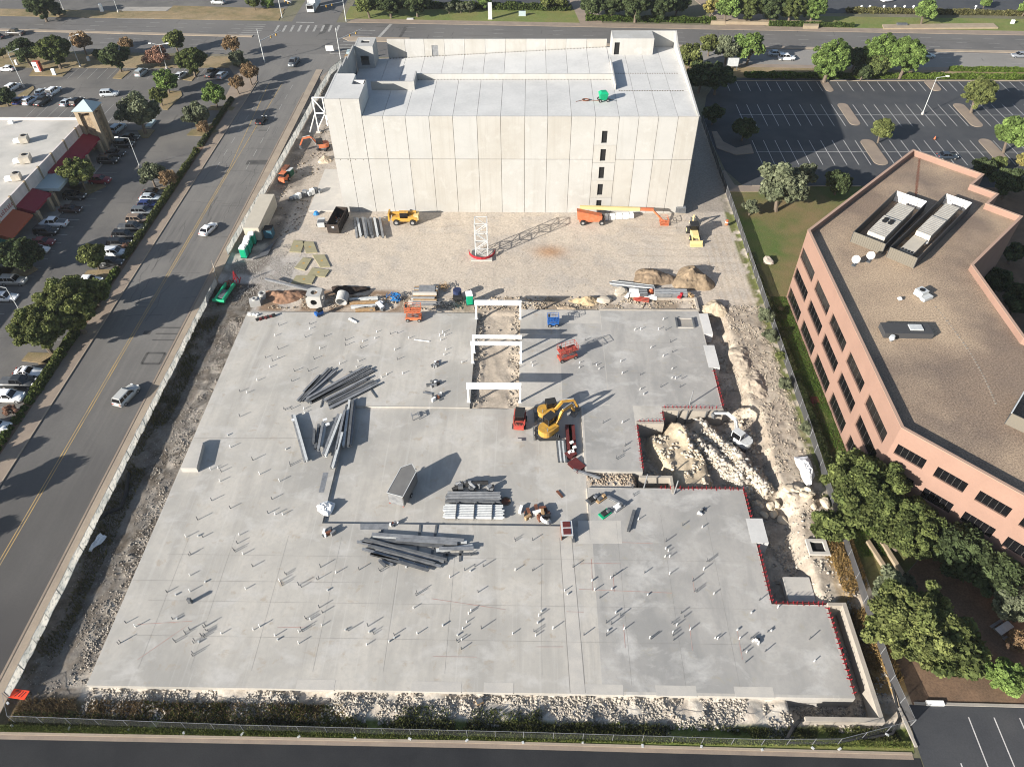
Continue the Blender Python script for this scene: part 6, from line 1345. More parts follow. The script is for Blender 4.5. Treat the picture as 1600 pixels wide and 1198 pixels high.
# tan backhoe
v = P(1083, 367); e = empty('backhoe_loader', (v.x, v.y, -.25), R(-88), 'dusty tan backhoe loader with its wide front bucket down near the garage corner', 'backhoe')
MB().side([(-1.6, .6), (1.9, .6), (2.0, 1.4), (.6, 1.6), (-1.6, 1.5)], -.6, .6).build('body', mt['sand_yellow'], e); MB().bx(-1.2, .4, -.75, .75, 1.5, 2.5).build('cab', mt['glass'], e); MB().bx(-1.3, .5, -.85, .85, 2.5, 2.62).build('cab_roof', mt['black'], e)
for b in (-1, 1): wheel(e, -1.1, b * .95, .75, .75, .45, rm='sand_yellow'); wheel(e, 1.5, b * .85, .5, .5, .35, rm='sand_yellow'); MB().bar((.2, b * .65, 1.5), (3.0, b * .65, .5), .16, .25).build('loader_arm', mt['sand_yellow'], e)
MB().side([(3.0, .05), (3.9, .05), (3.9, .15), (3.2, .3), (3.15, .9), (2.95, .9)], -1.2, 1.2).build('front_bucket', mt['sand_yellow'], e)
MB().bar((-1.8, 0, .8), (-2.6, .2, 3.0), .25, .35).build('rear_boom', mt['sand_yellow'], e); MB().bar((-2.6, .2, 3.0), (-4.0, .5, 1.6), .2, .28).build('rear_stick', mt['sand_yellow'], e); MB().bx(-4.3, -3.7, .1, .9, .9, 1.6).build('rear_bucket', mt['steel_dark'], e)
# orange and green machine near the fence
v = P(446, 281); e = empty('compact_loader', (v.x, v.y, -.2), R(75), 'orange and green compact loader with its hopper beside the printed fence', 'loader')
MB().side([(-1.6, .4), (.6, .4), (.6, 1.3), (-1.6, 1.4)], -.7, .7).build('body', mt['orange'], e); MB().bx(-1.0, .2, -.6, .6, 1.4, 2.1).build('cab', mt['glass'], e); MB().bx(-1.1, .3, -.65, .65, 2.1, 2.18).build('cab_roof', mt['orange'], e)
for a in (-1.1, .2):
    for b in (-1, 1): wheel(e, a, b * .85, .4, .4)
MB().bx(1.0, 2.6, -.9, .3, .4, 1.6).build('green_hopper', mt['awning_green'], e); MB().bx(1.4, 3.4, .3, 1.5, .2, 1.9).build('rear_frame', mt['rust'], e); MB().bar((.6, 0, .8), (1.2, 0, .8), .3).build('coupler', mt['black'], e)
MB().bx(1.3, 3.0, -.7, .2, 1.6, 1.66).build('lid', mt['steel_pale'], e)
# green machine on the roof
v = P(942, 158, 20.04); e = empty('green_bin', (v.x, v.y, 20.04), .2, 'bright green wheeled bin standing on the garage roof with a coiled hose', 'bin')
MB().loft([[(-.6, -.5, .35), (.6, -.5, .35), (.6, .5, .35), (-.6, .5, .35)], [(-.85, -.75, 1.6), (.85, -.75, 1.6), (.85, .75, 1.6), (-.85, .75, 1.6)], [(-.5, -.45, 1.95), (.5, -.45, 1.95), (.5, .45, 1.95), (-.5, .45, 1.95)]]).build('hopper', mt['green'], e)
for a in (-.7, .8):
    for b in (-1, 1): wheel(e, a, b * .6, .3, .3, .2)
MB().bar((.6, 0, .4), (1.9, -.7, .3), .1).build('tow_bar', mt['black'], e); hs_ = MB()
for i in range(16):
    a0, a1 = i * .8, (i + 1) * .8; c = Vector((-3.3, .2, .06 + i * .012)); hs_.bar(c + Vector((math.cos(a0) * .7, math.sin(a0) * .5, 0)), c + Vector((math.cos(a1) * .7, math.sin(a1) * .5, 0)), .08)
hs_.bar((-2.6, .2, .05), (-.8, 0, .05), .08); hs_.bar((-4, .2, .05), (-5.2, -.4, .05), .08); tag(hs_.build('hose_coil', mt['rust']), None); hz2 = bpy.data.objects['hose_coil']; hz2.location = e.location
tag(hz2, 'reddish hose coil lying on the garage roof left of the green bin', 'hose')
# green drum roller/steel rack near gate
v = P(352, 459); e = empty('green_trench_box', (v.x, v.y, -.1), R(83), 'bright green steel frame trailer beside the gate end of the fence', 'frame')
for b in (-1, 1): MB().tube((-2.4, b * .75, .5), (2.4, b * .75, .5), .32, 12).build('side_tube', mt['green'], e)
MB().tube((-2.5, -1.1, .5), (-2.5, 1.1, .5), .3, 12).build('end_tube', mt['green'], e); MB().bx(-1.8, .4, -.5, .5, .1, .7).build('inner_box', mt['steel_dark'], e)
v = P(370, 441); e = empty('red_barrier', (v.x, v.y, -.1), .4, 'red folding barrier leaning beside the green frame', 'barrier'); r_ = MB()
for q in (((-.6, 0, 0), (0, 0, 2.6)), ((.6, .2, 0), (0, 0, 2.6)), ((0, -.6, 0), (0, 0, 2.6)), ((-.4, 0, .9), (.4, .1, .9)), ((-.3, 0, 1.6), (.3, .1, 1.6)), ((.3, -.4, 0), (.9, .9, .4))): r_.bar(*q, .13)
r_.build('tubes', mt['hotred'], e)
e = empty('pipe_scrap', (v.x - 1.2, v.y - .8, -.1), .2, 'dark coil and scrap heap between the red barrier and the green frame', 'scrap')
for i in range(7): MB().pipe((rnd.uniform(-1, 1), rnd.uniform(-.4, .4), .1), (rnd.uniform(-1, 1), rnd.uniform(-.4, .4), .5), .5, .4, 12).build('hoop', mt['steel_dark' if i % 2 else 'rust'], e)
# containers
v = P(404, 357); e = empty('site_container', (-53.9, 128.3, -.1), 0, 'large cream storage container inside the site gate', 'container'); MB().bx(-1.5, 1.5, -6.3, 6.3, .1, 2.9).build('body', mt['offwhite'], e)
r_ = MB()
for k in range(20): r_.bx(-1.53, 1.53, -6.1 + k * .62, -5.9 + k * .62, .3, 2.85)
r_.build('ribs', mt['offwhite'], e)
v = P(417, 368); e = empty('blue_steps', (v.x + .6, v.y, -.1), 0, 'small dark blue cabin standing beside the cream container', 'cabin'); MB().bx(-.8, .8, -.9, .9, 0, 1.8).build('box', mt['teal'] if False else mat('navy', (.03, .09, .13), .6), e); MB().bx(-.85, .85, -.95, .95, 1.8, 1.86).build('lid', mt['black'], e)
MB()
tag(MB().prism([tuple(p)[:2] for p in PP([(395, 405), (405, 398), (434, 372), (430, 376), (418, 398)])], -.2, .02).build('road_plate', mt['steel_dark']), 'black steel road plate lying beside the toilets', 'plate')
def toilet(x, y, rz, label, col='teal', s=1.0):
    e = empty('portable_toilet', (x, y, -.1), rz, label, 'portable toilet', 'portable toilets'); MB().bx(-.58, .58, -.58, .58, .1, 2.1).build('cabin', mt[col], e); MB().bx(-.66, .66, -.66, .66, 0, .12).build('base', mt['black'], e)
    MB().loft([[(-.62, -.62, 2.1), (.62, -.62, 2.1), (.62, .62, 2.1), (-.62, .62, 2.1)], [(-.5, -.5, 2.38), (.5, -.5, 2.38), (.5, .5, 2.38), (-.5, .5, 2.38)]]).build('roof', mt['white'], e); MB().tube((.3, .35, 2.3), (.3, .35, 2.6), .06, 8).build('vent', mt['white'], e)
    MB().bx(-.42, .42, -.61, -.58, .2, 1.95).build('door', mt['green'], e); MB().bx(-.55, .55, -.6, -.58, 2.0, 2.1).build('sign_band', mt['white'], e)
for i, (x, y) in enumerate(((-54.2, 116.6), (-54.3, 118.1), (-54.2, 119.7), (-54.1, 121.2))):
    toilet(x + (.25 if i % 2 else 0), y, rnd.uniform(-.1, .1), ['green portable toilet nearest the gate opening', 'second green portable toilet of the row inside the gate', 'third green portable toilet of the row inside the gate', 'green portable toilet nearest the cream container'][i])
v = P(734, 473); toilet(v.x, v.y, .15, 'single green portable toilet with a white roof beside the white frames')
v = P(715, 463); e = empty('water_tank', (v.x, v.y, -.2), 0, 'dark blue tank unit left of the single toilet', 'tank'); MB().tube((0, 0, .1), (0, 0, 1.7), .75, 14).build('tank', mat('dark_blue', (.02, .03, .08), .6), e); MB().bx(-.7, .9, -1.3, -.5, .1, 1.0).build('pump', mt['black'], e)
# dumpster and small items near the garage
v = P(529, 350); e = empty('dumpster', (v.x, v.y, -.25), R(84), 'long black open roll off dumpster below the garage corner', 'dumpster'); o = MB()
o.bx(-3.3, 3.3, -1.2, -1.1, .2, 2.2); o.bx(-3.3, 3.3, 1.1, 1.2, .2, 2.2); o.bx(-3.3, -3.2, -1.1, 1.1, .2, 2.2); o.bx(3.2, 3.3, -1.1, 1.1, .2, 2.2); o.bx(-3.2, 3.2, -1.1, 1.1, .2, .3); o.build('hull', mt['dumpster'], e)
r_ = MB()
for k in range(8):
    for b in (-1, 1): r_.bx(-3.1 + k * .88, -3.0 + k * .88, b * 1.25 - .05, b * 1.25 + .05, .2, 2.1)
r_.build('ribs', mt['dumpster'], e); MB().bx(-3.34, -3.31, -.3, .15, 1.4, 1.8).build('sign_plate', mt['white'], e)
for i in range(7): MB().bar((rnd.uniform(-2.6, 2.4), rnd.uniform(-.9, .9), .5), (rnd.uniform(-2.4, 2.6), rnd.uniform(-.9, .9), 1.2), .3, .06).build('scrap_board', mt[('wood', 'steel_pale', 'rust')[i % 3]], e)
v = P(503, 352); e = empty('generator', (v.x, v.y, -.25), .1, 'small grey generator beside the black dumpster', 'generator'); MB().bx(-.7, .7, -1.0, 1.0, .4, 1.4).build('casing', mt['steel_pale'], e); MB().bx(-.6, .6, -.9, .1, 1.4, 1.5).build('panel', mt['steel_dark'], e); wheel(e, -.8, 0, .3, .3, .2); wheel(e, .8, 0, .3, .3, .2)
v = P(494, 333); e = empty('blue_drum', (v.x, v.y, -.25), 0, 'blue crumpled drum cover lying left of the dumpster', 'drum'); MB().tube((0, 0, 0), (0, 0, .6), .65, 9, .35).build('cover', mt['bluehose'], e)
v = P(478, 306); e = empty('material_heap', (v.x, v.y, .05), .55, 'row of grey wrapped pipe fittings on the small slab left of the garage', 'materials')
for i in range(9): MB().box(-3 + i * .75, rnd.uniform(-.3, .3), 0, .8, .9, rnd.uniform(.4, 1.3), rnd.random()).build('piece', mt[('steel', 'steel_pale', 'white', 'steel_dark')[i % 4]], e)
v = P(1063, 331); e = empty('welder_box', (v.x, v.y, -.2), -.1, 'small dark equipment box at the right foot of the garage wall', 'equipment box'); MB().bx(-1, 1, -.5, .5, .2, 1.3).build('box', mt['steel_dark'], e); MB().bx(-.9, .9, -.4, .4, 1.3, 1.38).build('lid', mt['steel'], e)
v = P(1135, 351); e = empty('orange_barrel', (v.x, v.y, 0), 0, 'orange traffic barrel by the right fence', 'barrel'); MB().tube((0, 0, 0), (0, 0, 1.0), .35, 12, .28).build('body', mt['orange'], e); MB().tube((0, 0, .5), (0, 0, .68), .335, 12, .32).build('stripe', mt['white'], e)
# plywood mats
for i, q in enumerate((((452, 393), (459, 375), (476, 377), (470, 394)), ((478, 395), (473, 377), (490, 378), (496, 394)), ((460, 418), (474, 402), (487, 404), (476, 422)), ((500, 417), (488, 398), (507, 398), (516, 416)), ((480, 430), (488, 418), (515, 422), (508, 432)), ((455, 442), (463, 430), (494, 430), (487, 443)))):
    lb_ = ('mat touching the tan yard farthest up left', 'mat second in the upper pair', 'mat below the upper pair at the left', 'mat below the upper pair at the right', 'long mat in the lower pair, right one', 'lowest mat nearest the brown dirt pile')[i]
    e = MB().prism([tuple(p)[:2] for p in PP(q, -.1)], -.28, -.08).build('plywood_mat', mt['ply']); tag(e, 'weathered yellow ground ' + lb_, 'ground mat', 'weathered yellow ground mats'); c = PP(q, -.1); m_ = sum((Vector(p) for p in c), Vector()) / 4
    o = MB().box(m_.x, m_.y, -.08, .4, .4, .01, .3).build('lifting_plate', mt['yellow'], e)
# lattice mast
v = P(753, 396); e = empty('crane_mast', (v.x, v.y, -.25), .02, 'white lattice crane mast section standing in red barriers in the yard', 'crane mast'); W_ = 1.15; m_ = MB()
for a in (-1, 1):
    for b in (-1, 1): m_.bar((a * W_, b * W_, 0), (a * W_, b * W_, 7.6), .15)
m_.build('chords', mt['steel_pale'], e); m_ = MB()
for k in range(4):
    z0, z1 = .2 + k * 1.85, .2 + (k + 1) * 1.85; cs_ = [(-W_, -W_), (W_, -W_), (W_, W_), (-W_, W_)]
    for i in range(4):
        a, b = cs_[i], cs_[(i + 1) % 4]; m_.bar((*a, z1), (*b, z1), .11); m_.bar((*a, z0), (*b, z1), .10) if k % 2 else m_.bar((*b, z0), (*a, z1), .10)
m_.build('bracing', mt['steel_pale'], e); MB().bx(-2.0, 2.0, -2.2, 1.6, -.1, .25).build('footing', mt['concrete_pale'], e); rb_ = MB()
for i in range(11):
    a = math.pi + math.pi * i / 10; a2 = math.pi + math.pi * (i + 1) / 10
    if i < 10: rb_.bar((2.5 * math.cos(a), 2.5 * math.sin(a) + .5, .5), (2.5 * math.cos(a2), 2.5 * math.sin(a2) + .5, .5), .12, .5)
tag(rb_.build('safety_barrier', mt['hotred']), 'red plastic safety barrier curved round the foot of the crane mast', 'barrier').location = e.location
# V nosed cargo trailer
v = P(640, 757, 0); e = empty('cargo_trailer', (-16.7, 61.4, -.32), R(90 - 17), 'grey enclosed cargo trailer with a pointed nose parked on the sunken slab', 'trailer')
tp = [(-2.5, -1.15), (2.0, -1.15), (3.1, 0), (2.0, 1.15), (-2.5, 1.15)]; MB().prism(tp, .5, 2.7).build('body', mt['trailer'], e); ed = MB()
for i in range(5): a, b = tp[i], tp[(i + 1) % 5]; ed.bar((*a, 2.71), (*b, 2.71), .09, .05)
ed.build('roof_trim', mt['steel_pale'], e); MB().bx(-2.54, -2.5, -1.05, 1.05, .6, 2.6).build('ramp_door', mt['steel'], e)
for b in (-1, 1): wheel(e, -.4, b * 1.15, .35, .35, .22); MB().bx(-2.56, -2.5, b * 1.0 - .1, b * 1.0 + .1, .45, .6).build('taillight', mt['red'], e)
MB().bar((2.6, 0, .45), (4.0, 0, .45), .14).build('tow_bar', mt['black'], e)
# precast box, pipe ring
v = P(493, 478, 0); e = empty('concrete_box', (v.x, v.y + .9, -.3), -.03, 'big white precast concrete manhole box with round holes', 'manhole box'); o = MB(); s_ = 1.3
def holed(mb, ax, sgn, s, r, t=.16):
    n = 16; ring_o = []; ring_i = []
    for i in range(n):
        a = 2 * math.pi * i / n + math.pi / n; c, d = math.cos(a), math.sin(a); k = s / max(abs(c), abs(d)); ring_o.append((c * k, d * k)); ring_i.append((c * r, d * r))
    def to(p, o_): 
        return {'x': (sgn * o_, p[0], p[1]), 'y': (p[0], sgn * o_, p[1]), 'z': (p[0], p[1], sgn * o_)}[ax]
    vs = [to(p, s) for p in ring_o] + [to(p, s) for p in ring_i] + [to(p, s - t) for p in ring_i]
    fs = [(i, (i + 1) % n, n + (i + 1) % n, n + i) for i in range(n)] + [(n + i, n + (i + 1) % n, 2 * n + (i + 1) % n, 2 * n + i) for i in range(n)]
    mb.add(vs, fs)
for ax, sg, r_ in (('x', 1, .62), ('x', -1, .62), ('y', -1, .58), ('y', 1, .62), ('z', 1, .62), ('z', -1, .3)): holed(o, ax, sg, s_, r_)
ob = recalc(o.build('shell', mt['precast'], e)); ob.location = (0, 0, s_ + .05)
MB().bx(-1.0, 1.0, -1.0, 1.0, .2, .3).build('box_floor', mt['joint'], e)
v = P(535, 472); e = empty('concrete_pipe', (v.x, v.y, -.3), 0, 'large pale concrete pipe ring tipped towards the slab', 'concrete pipe'); MB().pipe((0, -.7, .85), (.15, 1.1, 1.35), 1.05, .87, 26).build('ring', mt['precast'], e)
v = P(410, 463); e = empty('concrete_riser', (v.x, v.y, -.3), 0, 'small white concrete riser ring standing left of the brown pile', 'concrete ring'); MB().pipe((0, 0, 0), (.1, 0, 1.1), .65, .42, 16).build('ring', mt['precast'], e)
v = P(400, 474); e = empty('concrete_cone', (v.x, v.y, -.3), .3, 'white concrete junction block with a round top opening at the slab corner', 'concrete block'); MB().bx(-1.0, .8, -.6, .6, 0, 1.2).build('block', mt['precast'], e); MB().pipe((0, 0, 1.2), (0, 0, 1.5), .5, .32, 14).build('neck', mt['precast'], e)
v = P(392, 493); e = empty('concrete_fragment', (v.x, v.y, 0), 0, 'two small white blocks on the top left corner of the slab', 'blocks')
for i in range(3): MB().box(-.3 + i * .7, rnd.uniform(-.2, .2), 0, .5, .4, .3, rnd.random()).build('piece', mt['white'], e)
v = P(415, 497); e = empty('trash_heap', (v.x, v.y, 0), .2, 'dark maroon bags and scrap lying on the top left corner of the slab', 'scrap')
for i in range(7): MB().box(-1.3 + i * .45, rnd.uniform(-.3, .3), 0, .6, .5, rnd.uniform(.2, .5), rnd.random() * 3).build('bag', mt['maroon' if i % 2 else 'black'], e)
v = P(499, 492); e = empty('air_compressor', (v.x, v.y, 0), .8, 'small blue and black compressor at the top edge of the slab', 'compressor'); MB().bx(-.7, .7, -.4, .4, .2, .8).build('body', mt['blue'], e); MB().bx(-.3, .7, -.35, .35, .8, 1.2).build('engine', mt['black'], e); wheel(e, -.4, -.5, .2, .2, .1); wheel(e, -.4, .5, .2, .2, .1)
v = P(450, 452); tag(MB().bar((v.x - 4.5, v.y + 2.0, .8), (v.x + 5.2, v.y - .9, .25), .35, .35).build('long_pipe', mt['steel']), 'long grey pole lying across the brown pile behind the concrete box', 'pole')
# white steel portal frames
def portal(xl, xr, y, h, label, beam=.45, zb=-.05):
    e = empty('portal_frame', ((xl + xr) / 2, y, zb), 0, label, 'steel frame', 'white steel portal frames'); w_ = (xr - xl) / 2
    for s_ in (-1, 1): MB().bx(s_ * w_ - .14, s_ * w_ + .14, -.14, .14, 0, h).build('column', mt['white'], e); MB().bx(s_ * w_ - .3, s_ * w_ + .3, -.3, .3, -.02, .06).build('base_plate', mt['steel_pale'], e)
    b = MB(); b.bx(-w_ - .2, w_ + .2, -.22, .22, h, h + .06); b.bx(-w_ - .2, w_ + .2, -.04, .04, h - beam, h); b.bx(-w_ - .2, w_ + .2, -.22, .22, h - beam - .06, h - beam); b.build('beam', mt['white'], e); return e
def ph(base, top): b = P(*base); return b, HZ(base[0], base[1], top[0], top[1])
portal(-8.9, -1.0, P(735, 627).y, 3.9, 'lowest and nearest white steel portal frame over the dirt strip', .9)
portal(-8.8, -1.0, P(740, 566).y, 4.4, 'second white steel portal frame from the near end', .4)
portal(-8.7, -1.05, P(742, 550).y, 3.6, 'third white steel portal frame, close behind the second', .35)
portal(-8.8, -1.2, P(746, 497).y, 3.8, 'farthest white steel portal frame at the top end of the dirt strip', .7)

# ------------------------------------------------------------------ loose steel
SH = {}
def beam(a, b, z, wd, ht, m_, label, group, name='steel_beam', pa=None):
    """channel section between two pixels lying at height z"""
    p, q = P(a[0], a[1], z + ht), P(b[0], b[1], z + ht); L = (q - p).length; ang = math.atan2(q.y - p.y, q.x - p.x)
    o = MB(); o.bx(0, L, -wd / 2, wd / 2, ht * .86, ht); o.bx(0, L, -wd / 2, wd / 2, 0, ht * .14); o.bx(0, L, -wd * .12, wd * .12, ht * .14, ht * .86)
    ob = o.build(name, m_); ob.location = (p.x, p.y, z); ob.rotation_euler.z = ang; return tag(ob, label, 'steel beam', group)
T1 = lambda x, y: (440 + x / 6.655, 550 + y / 6.655)
g1 = 'long steel beams in the upper left heap on the slab'
L1_ = [((160, 500), (490, 160)), ((185, 510), (520, 165)), ((210, 505), (550, 170)), ((225, 410), (385, 240)), ((235, 440), (400, 235)), ((210, 495), (570, 185)), ((240, 500), (900, 145)), ((265, 515), (925, 160)), ((290, 525), (940, 180)), ((260, 480), (860, 150)), ((310, 515), (960, 190)), ((440, 500), (910, 250)), ((455, 505), (880, 285)), ((480, 525), (960, 290)), ((485, 550), (985, 300)), ((495, 580), (1005, 320)), ((490, 560), (940, 350))]
for i, (a, b) in enumerate(L1_): beam(T1(*a), T1(*b), .02 + .16 * (i % 2), .45 if i > 5 else .32, .22, mt[('steel', 'steel_dark', 'steel')[i % 3]], 'long grey steel beam in the slanting heap at the upper left of the slab', g1)
for a, b in (((470, 285), (530, 325)), ((905, 360), (985, 470)), ((430, 480), (405, 570)), ((700, 200), (735, 215))): beam(T1(*a), T1(*b), 0, .18, .12, mt['steel_dark'], 'short bearer bar poking out of the slanting beam heap', 'short bearer bars under the slanting heap', 'bearer_bar')
g2 = 'steel beams fanned out beside the sunken slab'
L2_ = [((110, 650), (240, 1125)), ((130, 650), (262, 1120)), ((385, 745), (350, 990)), ((430, 720), (378, 1010)), ((455, 735), (410, 970)), ((340, 790), (330, 940)), ((590, 640), (430, 1060)), ((620, 640), (455, 1070)), ((680, 540), (590, 950)), ((655, 600), (565, 1010)), ((705, 490), (640, 970)), ((740, 490), (690, 970)), ((760, 480), (715, 960)), ((630, 830), (530, 1190)), ((610, 860), (515, 1195))]
for i, (a, b) in enumerate(L2_): beam(T1(*a), T1(*b), .02 + .3 * (i % 2), .36, .45, mt[('steel', 'steel_pale', 'steel_dark')[i % 3]], 'grey steel beam standing on edge in the fan beside the sunken slab', g2)
for px, py in ((512, 663), (508, 656), (459, 656)):
    v = P(px, py, .6); tag(MB().box(v.x, v.y, .55, .6, .4, .2, .5).build('plastic_sheet', mt['tarp']), {512: 'white plastic scrap on the fan of beams, lower bit', 508: 'white plastic scrap on the fan of beams, upper bit', 459: 'white plastic scrap on the leftmost steel beam'}[px], 'plastic scrap')
T2 = lambda x, y: (530 + x / 6.667, 800 + y / 6.667)
g3 = 'steel beams in the lower heap on the slab'
L3_ = [((350, 245), (1330, 305)), ((340, 225), (1300, 290)), ((410, 285), (1090, 345)), ((590, 280), (1230, 320)), ((1010, 395), (1390, 345)), ((1040, 375), (1400, 370)), ((185, 300), (1090, 510)), ((260, 270), (1120, 490)), ((240, 300), (1060, 470)), ((300, 340), (1000, 530)), ((240, 375), (930, 575)), ((330, 425), (930, 600)), ((380, 380), (1060, 560)), ((320, 430), (620, 490)), ((410, 490), (560, 545)), ((420, 500), (480, 555))]
for i, (a, b) in enumerate(L3_): beam(T2(*a), T2(*b), .12 + .2 * (i % 2), .5 if i < 6 else .34, .26, mt[('steel_pale', 'steel', 'steel_dark', 'steel')[i % 4] if i < 6 else ('steel', 'steel_dark')[i % 2]], 'long grey steel beam in the heap below the sunken slab', g3)
for a, b in (((845, 125), (818, 400)), ((1015, 130), (965, 440)), ((1125, 400), (1115, 525)), ((1265, 395), (1258, 510)), ((450, 180), (430, 240)), ((1080, 445), (1440, 430))): beam(T2(*a), T2(*b), 0, .3, .10, mt['wood'] if False else mt['steel_dark'], 'dark timber bearer under the heap below the sunken slab', 'bearers under the lower heap', 'bearer_bar')
g4 = 'steel beams stacked below the garage wall'
for i in range(10): x = 553 + i * 4.1 + (2 if i > 6 else 0); beam((x + 1, 339 + (i % 3)), (x + 4.5 + (i % 2) * 2, 370 - (i % 3) * 2), -.25 + .3 * (i % 2), .45, .35, mt[('steel', 'steel_pale', 'steel_dark')[i % 3]], 'grey steel beam in the row right of the black dumpster', g4)
for i, (a, b) in enumerate((((546, 467), (590, 464)), ((546, 472), (590, 470)), ((548, 478), (588, 476)), ((555, 483), (586, 481)))): beam(a, b, -.2, .5, .5, mt[('steel_pale', 'wood')[i % 2]], 'long grey and timber beam in the stack right of the concrete pipe', 'beams right of the concrete pipe')
T3 = lambda x, y: (560 + x / 8, 420 + y / 8)
e = empty('timber_stack', tuple(P(664, 461, -.2)), 0, 'stack of weathered timber and form panels above the orange scissor lift', 'timber stack')
for i in range(10): MB().box(rnd.uniform(-.3, .3), 1.2 - i * .34, 0, 4.2, .3, .5 + .5 * (i < 6), rnd.uniform(-.02, .02)).build('plank', mt[('wood', 'steel', 'concrete_pale')[i % 3]], e)
MB().box(.4, .6, .98, 2.9, 1.9, .10, 0).build('form_panel', mt['steel'], e)
e = empty('timber_stack', tuple(P(662, 476, -.2)), 0, 'low row of grey boards right behind the orange scissor lift', 'boards')
for i in range(4): MB().box(rnd.uniform(-.4, .8), -.2 + i * .3, 0, 5.0, .26, .35, rnd.uniform(-.02, .02)).build('plank', mt['concrete_pale' if i % 2 else 'steel'], e)
v = P(617, 466); e = empty('blue_hose_coil', (v.x, v.y, -.2), 0, 'tangled heap of bright blue hose above the slab edge', 'hose')
h_ = MB()
for i in range(60):
    a = rnd.uniform(0, 6.28); r_ = rnd.uniform(.4, 1.1); c = Vector((rnd.uniform(-.5, .5), rnd.uniform(-.4, .4), rnd.uniform(.1, .8))); h_.bar(c + Vector((math.cos(a) * r_, math.sin(a) * r_, 0)), c + Vector((math.cos(a + .9) * r_, math.sin(a + .9) * r_, .1)), .09)
h_.build('coils', mt['bluehose'], e)
for (px, py, lb_) in ((694, 449, 'tangled brown cable coil behind the blue tank'), (705, 478, 'tangled dark hose coil left of the single toilet'), (693, 477, 'stack of grey hoops beside the tangled dark hose')):
    v = P(px, py); e = empty('cable_coil', (v.x, v.y, -.2), 0, lb_, 'coil'); h_ = MB()
    for i in range(50):
        a = rnd.uniform(0, 6.28); r_ = rnd.uniform(.3, .8); c = Vector((rnd.uniform(-.3, .3), rnd.uniform(-.3, .3), rnd.uniform(.1, .8))); h_.bar(c + Vector((math.cos(a) * r_, math.sin(a) * r_, 0)), c + Vector((math.cos(a + .9) * r_, math.sin(a + .9) * r_, rnd.uniform(-.2, .2))), .07)
    h_.build('loops', mt['wood' if 'brown' in lb_ else 'steel_dark'], e)
v = P(594, 478); e = empty('plastic_sheet', (v.x, v.y, -.1), -.9, 'crumpled white plastic sheet beside the beam stack', 'sheet'); MB().box(0, 0, 0, 1.9, .7, .5, 0).build('fold', mt['tarp'], e); MB().box(-.6, .4, 0, .8, .8, .4, .5).build('fold', mt['tarp'], e)
v = P(580, 482); e = empty('scrap_heap', (v.x, v.y, -.2), 0, 'dark clumps of scrap along the slab edge below the beam stack', 'scrap')
for i in range(10): MB().box(-2.5 + i * .5, rnd.uniform(-.3, .3), 0, .6, .5, rnd.uniform(.2, .5), rnd.random() * 3).build('piece', mt[('steel_dark', 'black', 'steel')[i % 3]], e)
# material row by the top right slab edge
e = empty('pipe_bundle', tuple(P(1010, 452, -.2)), -.10, 'bundle of dark pipes above the row of wrapped goods', 'pipes')
for i in range(9): MB().tube((-6.5 + rnd.uniform(-.4, .4) , 1.2 - .28 * (i % 5), .2 + .25 * (i // 5)), (1.5 + rnd.uniform(-.5, .5), .6 - .28 * (i % 5), .2 + .25 * (i // 5)), .12, 6).build('pipe', mt[('steel_dark', 'steel', 'steel_pale')[i % 3]], e)
for px, w_, c, lb_ in ((991, 1.8, 'white', 'white wrapped pallet in the row by the top right slab edge'), (1004, 1.5, 'steel_dark', 'dark crate behind the white wrapped pallet'), (1035, 3.0, 'steel', 'grey corrugated bundle, left one by the slab edge'), (1060, 2.9, 'steel', 'grey corrugated bundle, right one by the slab edge')):
    v = P(px, 460); e = empty('pallet', (v.x, v.y, -.2), -.03, lb_, 'pallet'); MB().bx(-w_ / 2, w_ / 2, -.8, .8, 0, .15).build('skid', mt['wood'], e); MB().bx(-w_ / 2, w_ / 2, -.75, .75, .15, .9).build('load', mt[c], e)
    for k in range(3): MB().bx(-w_ / 2 - .02, w_ / 2 + .02, -.5 + k * .5 - .04, -.5 + k * .5 + .04, .14, .92).build('strap', mt['steel_pale'], e)
for px, py, m_, lb_ in ((1002, 467, 'red', 'red pipes lying at the slab edge in front of the dark crate'), (1014, 463, 'white', 'striped white boards leaning beside the red pipes')):
    v = P(px, py); e = empty('pipe_pieces', (v.x, v.y, -.2), -.2, lb_, 'pipes')
    for i in range(6): MB().bar((-1.4, i * .2 - .5, .15 + .1 * (i % 2)), (1.4, i * .2 - .6, .15 + .1 * (i % 2)), .13).build('piece', mt[m_], e)
for px, py, c, lb_ in ((1018, 457, 'orange', 'orange bag among the wrapped pallets'), (1061, 463, 'hotred', 'pink red bag beside the right grey bundle'), (1077, 462, 'wood', 'tan bundles at the right end of the material row'), (983, 465, 'steel_pale', 'grey rubble bag left of the white pallet')):
    v = P(px, py); e = empty('material_bag', (v.x, v.y, -.2), .4, lb_, 'bag')
    for i in range(3): MB().box(rnd.uniform(-.3, .3), rnd.uniform(-.5, .5), i * .3, .8 - i * .15, .7 - i * .1, .35, rnd.random()).build('lump', mt[c], e)
for px, py, lb_ in ((970, 455, 'broken pale slab fragment standing left of the material row'), (945, 468, 'flat pale slab fragment nearest the sand pile')):
    v = P(px, py); boulder(v.x, v.y, 1.2, lb_, (.42, .37, .30), z=-.5)
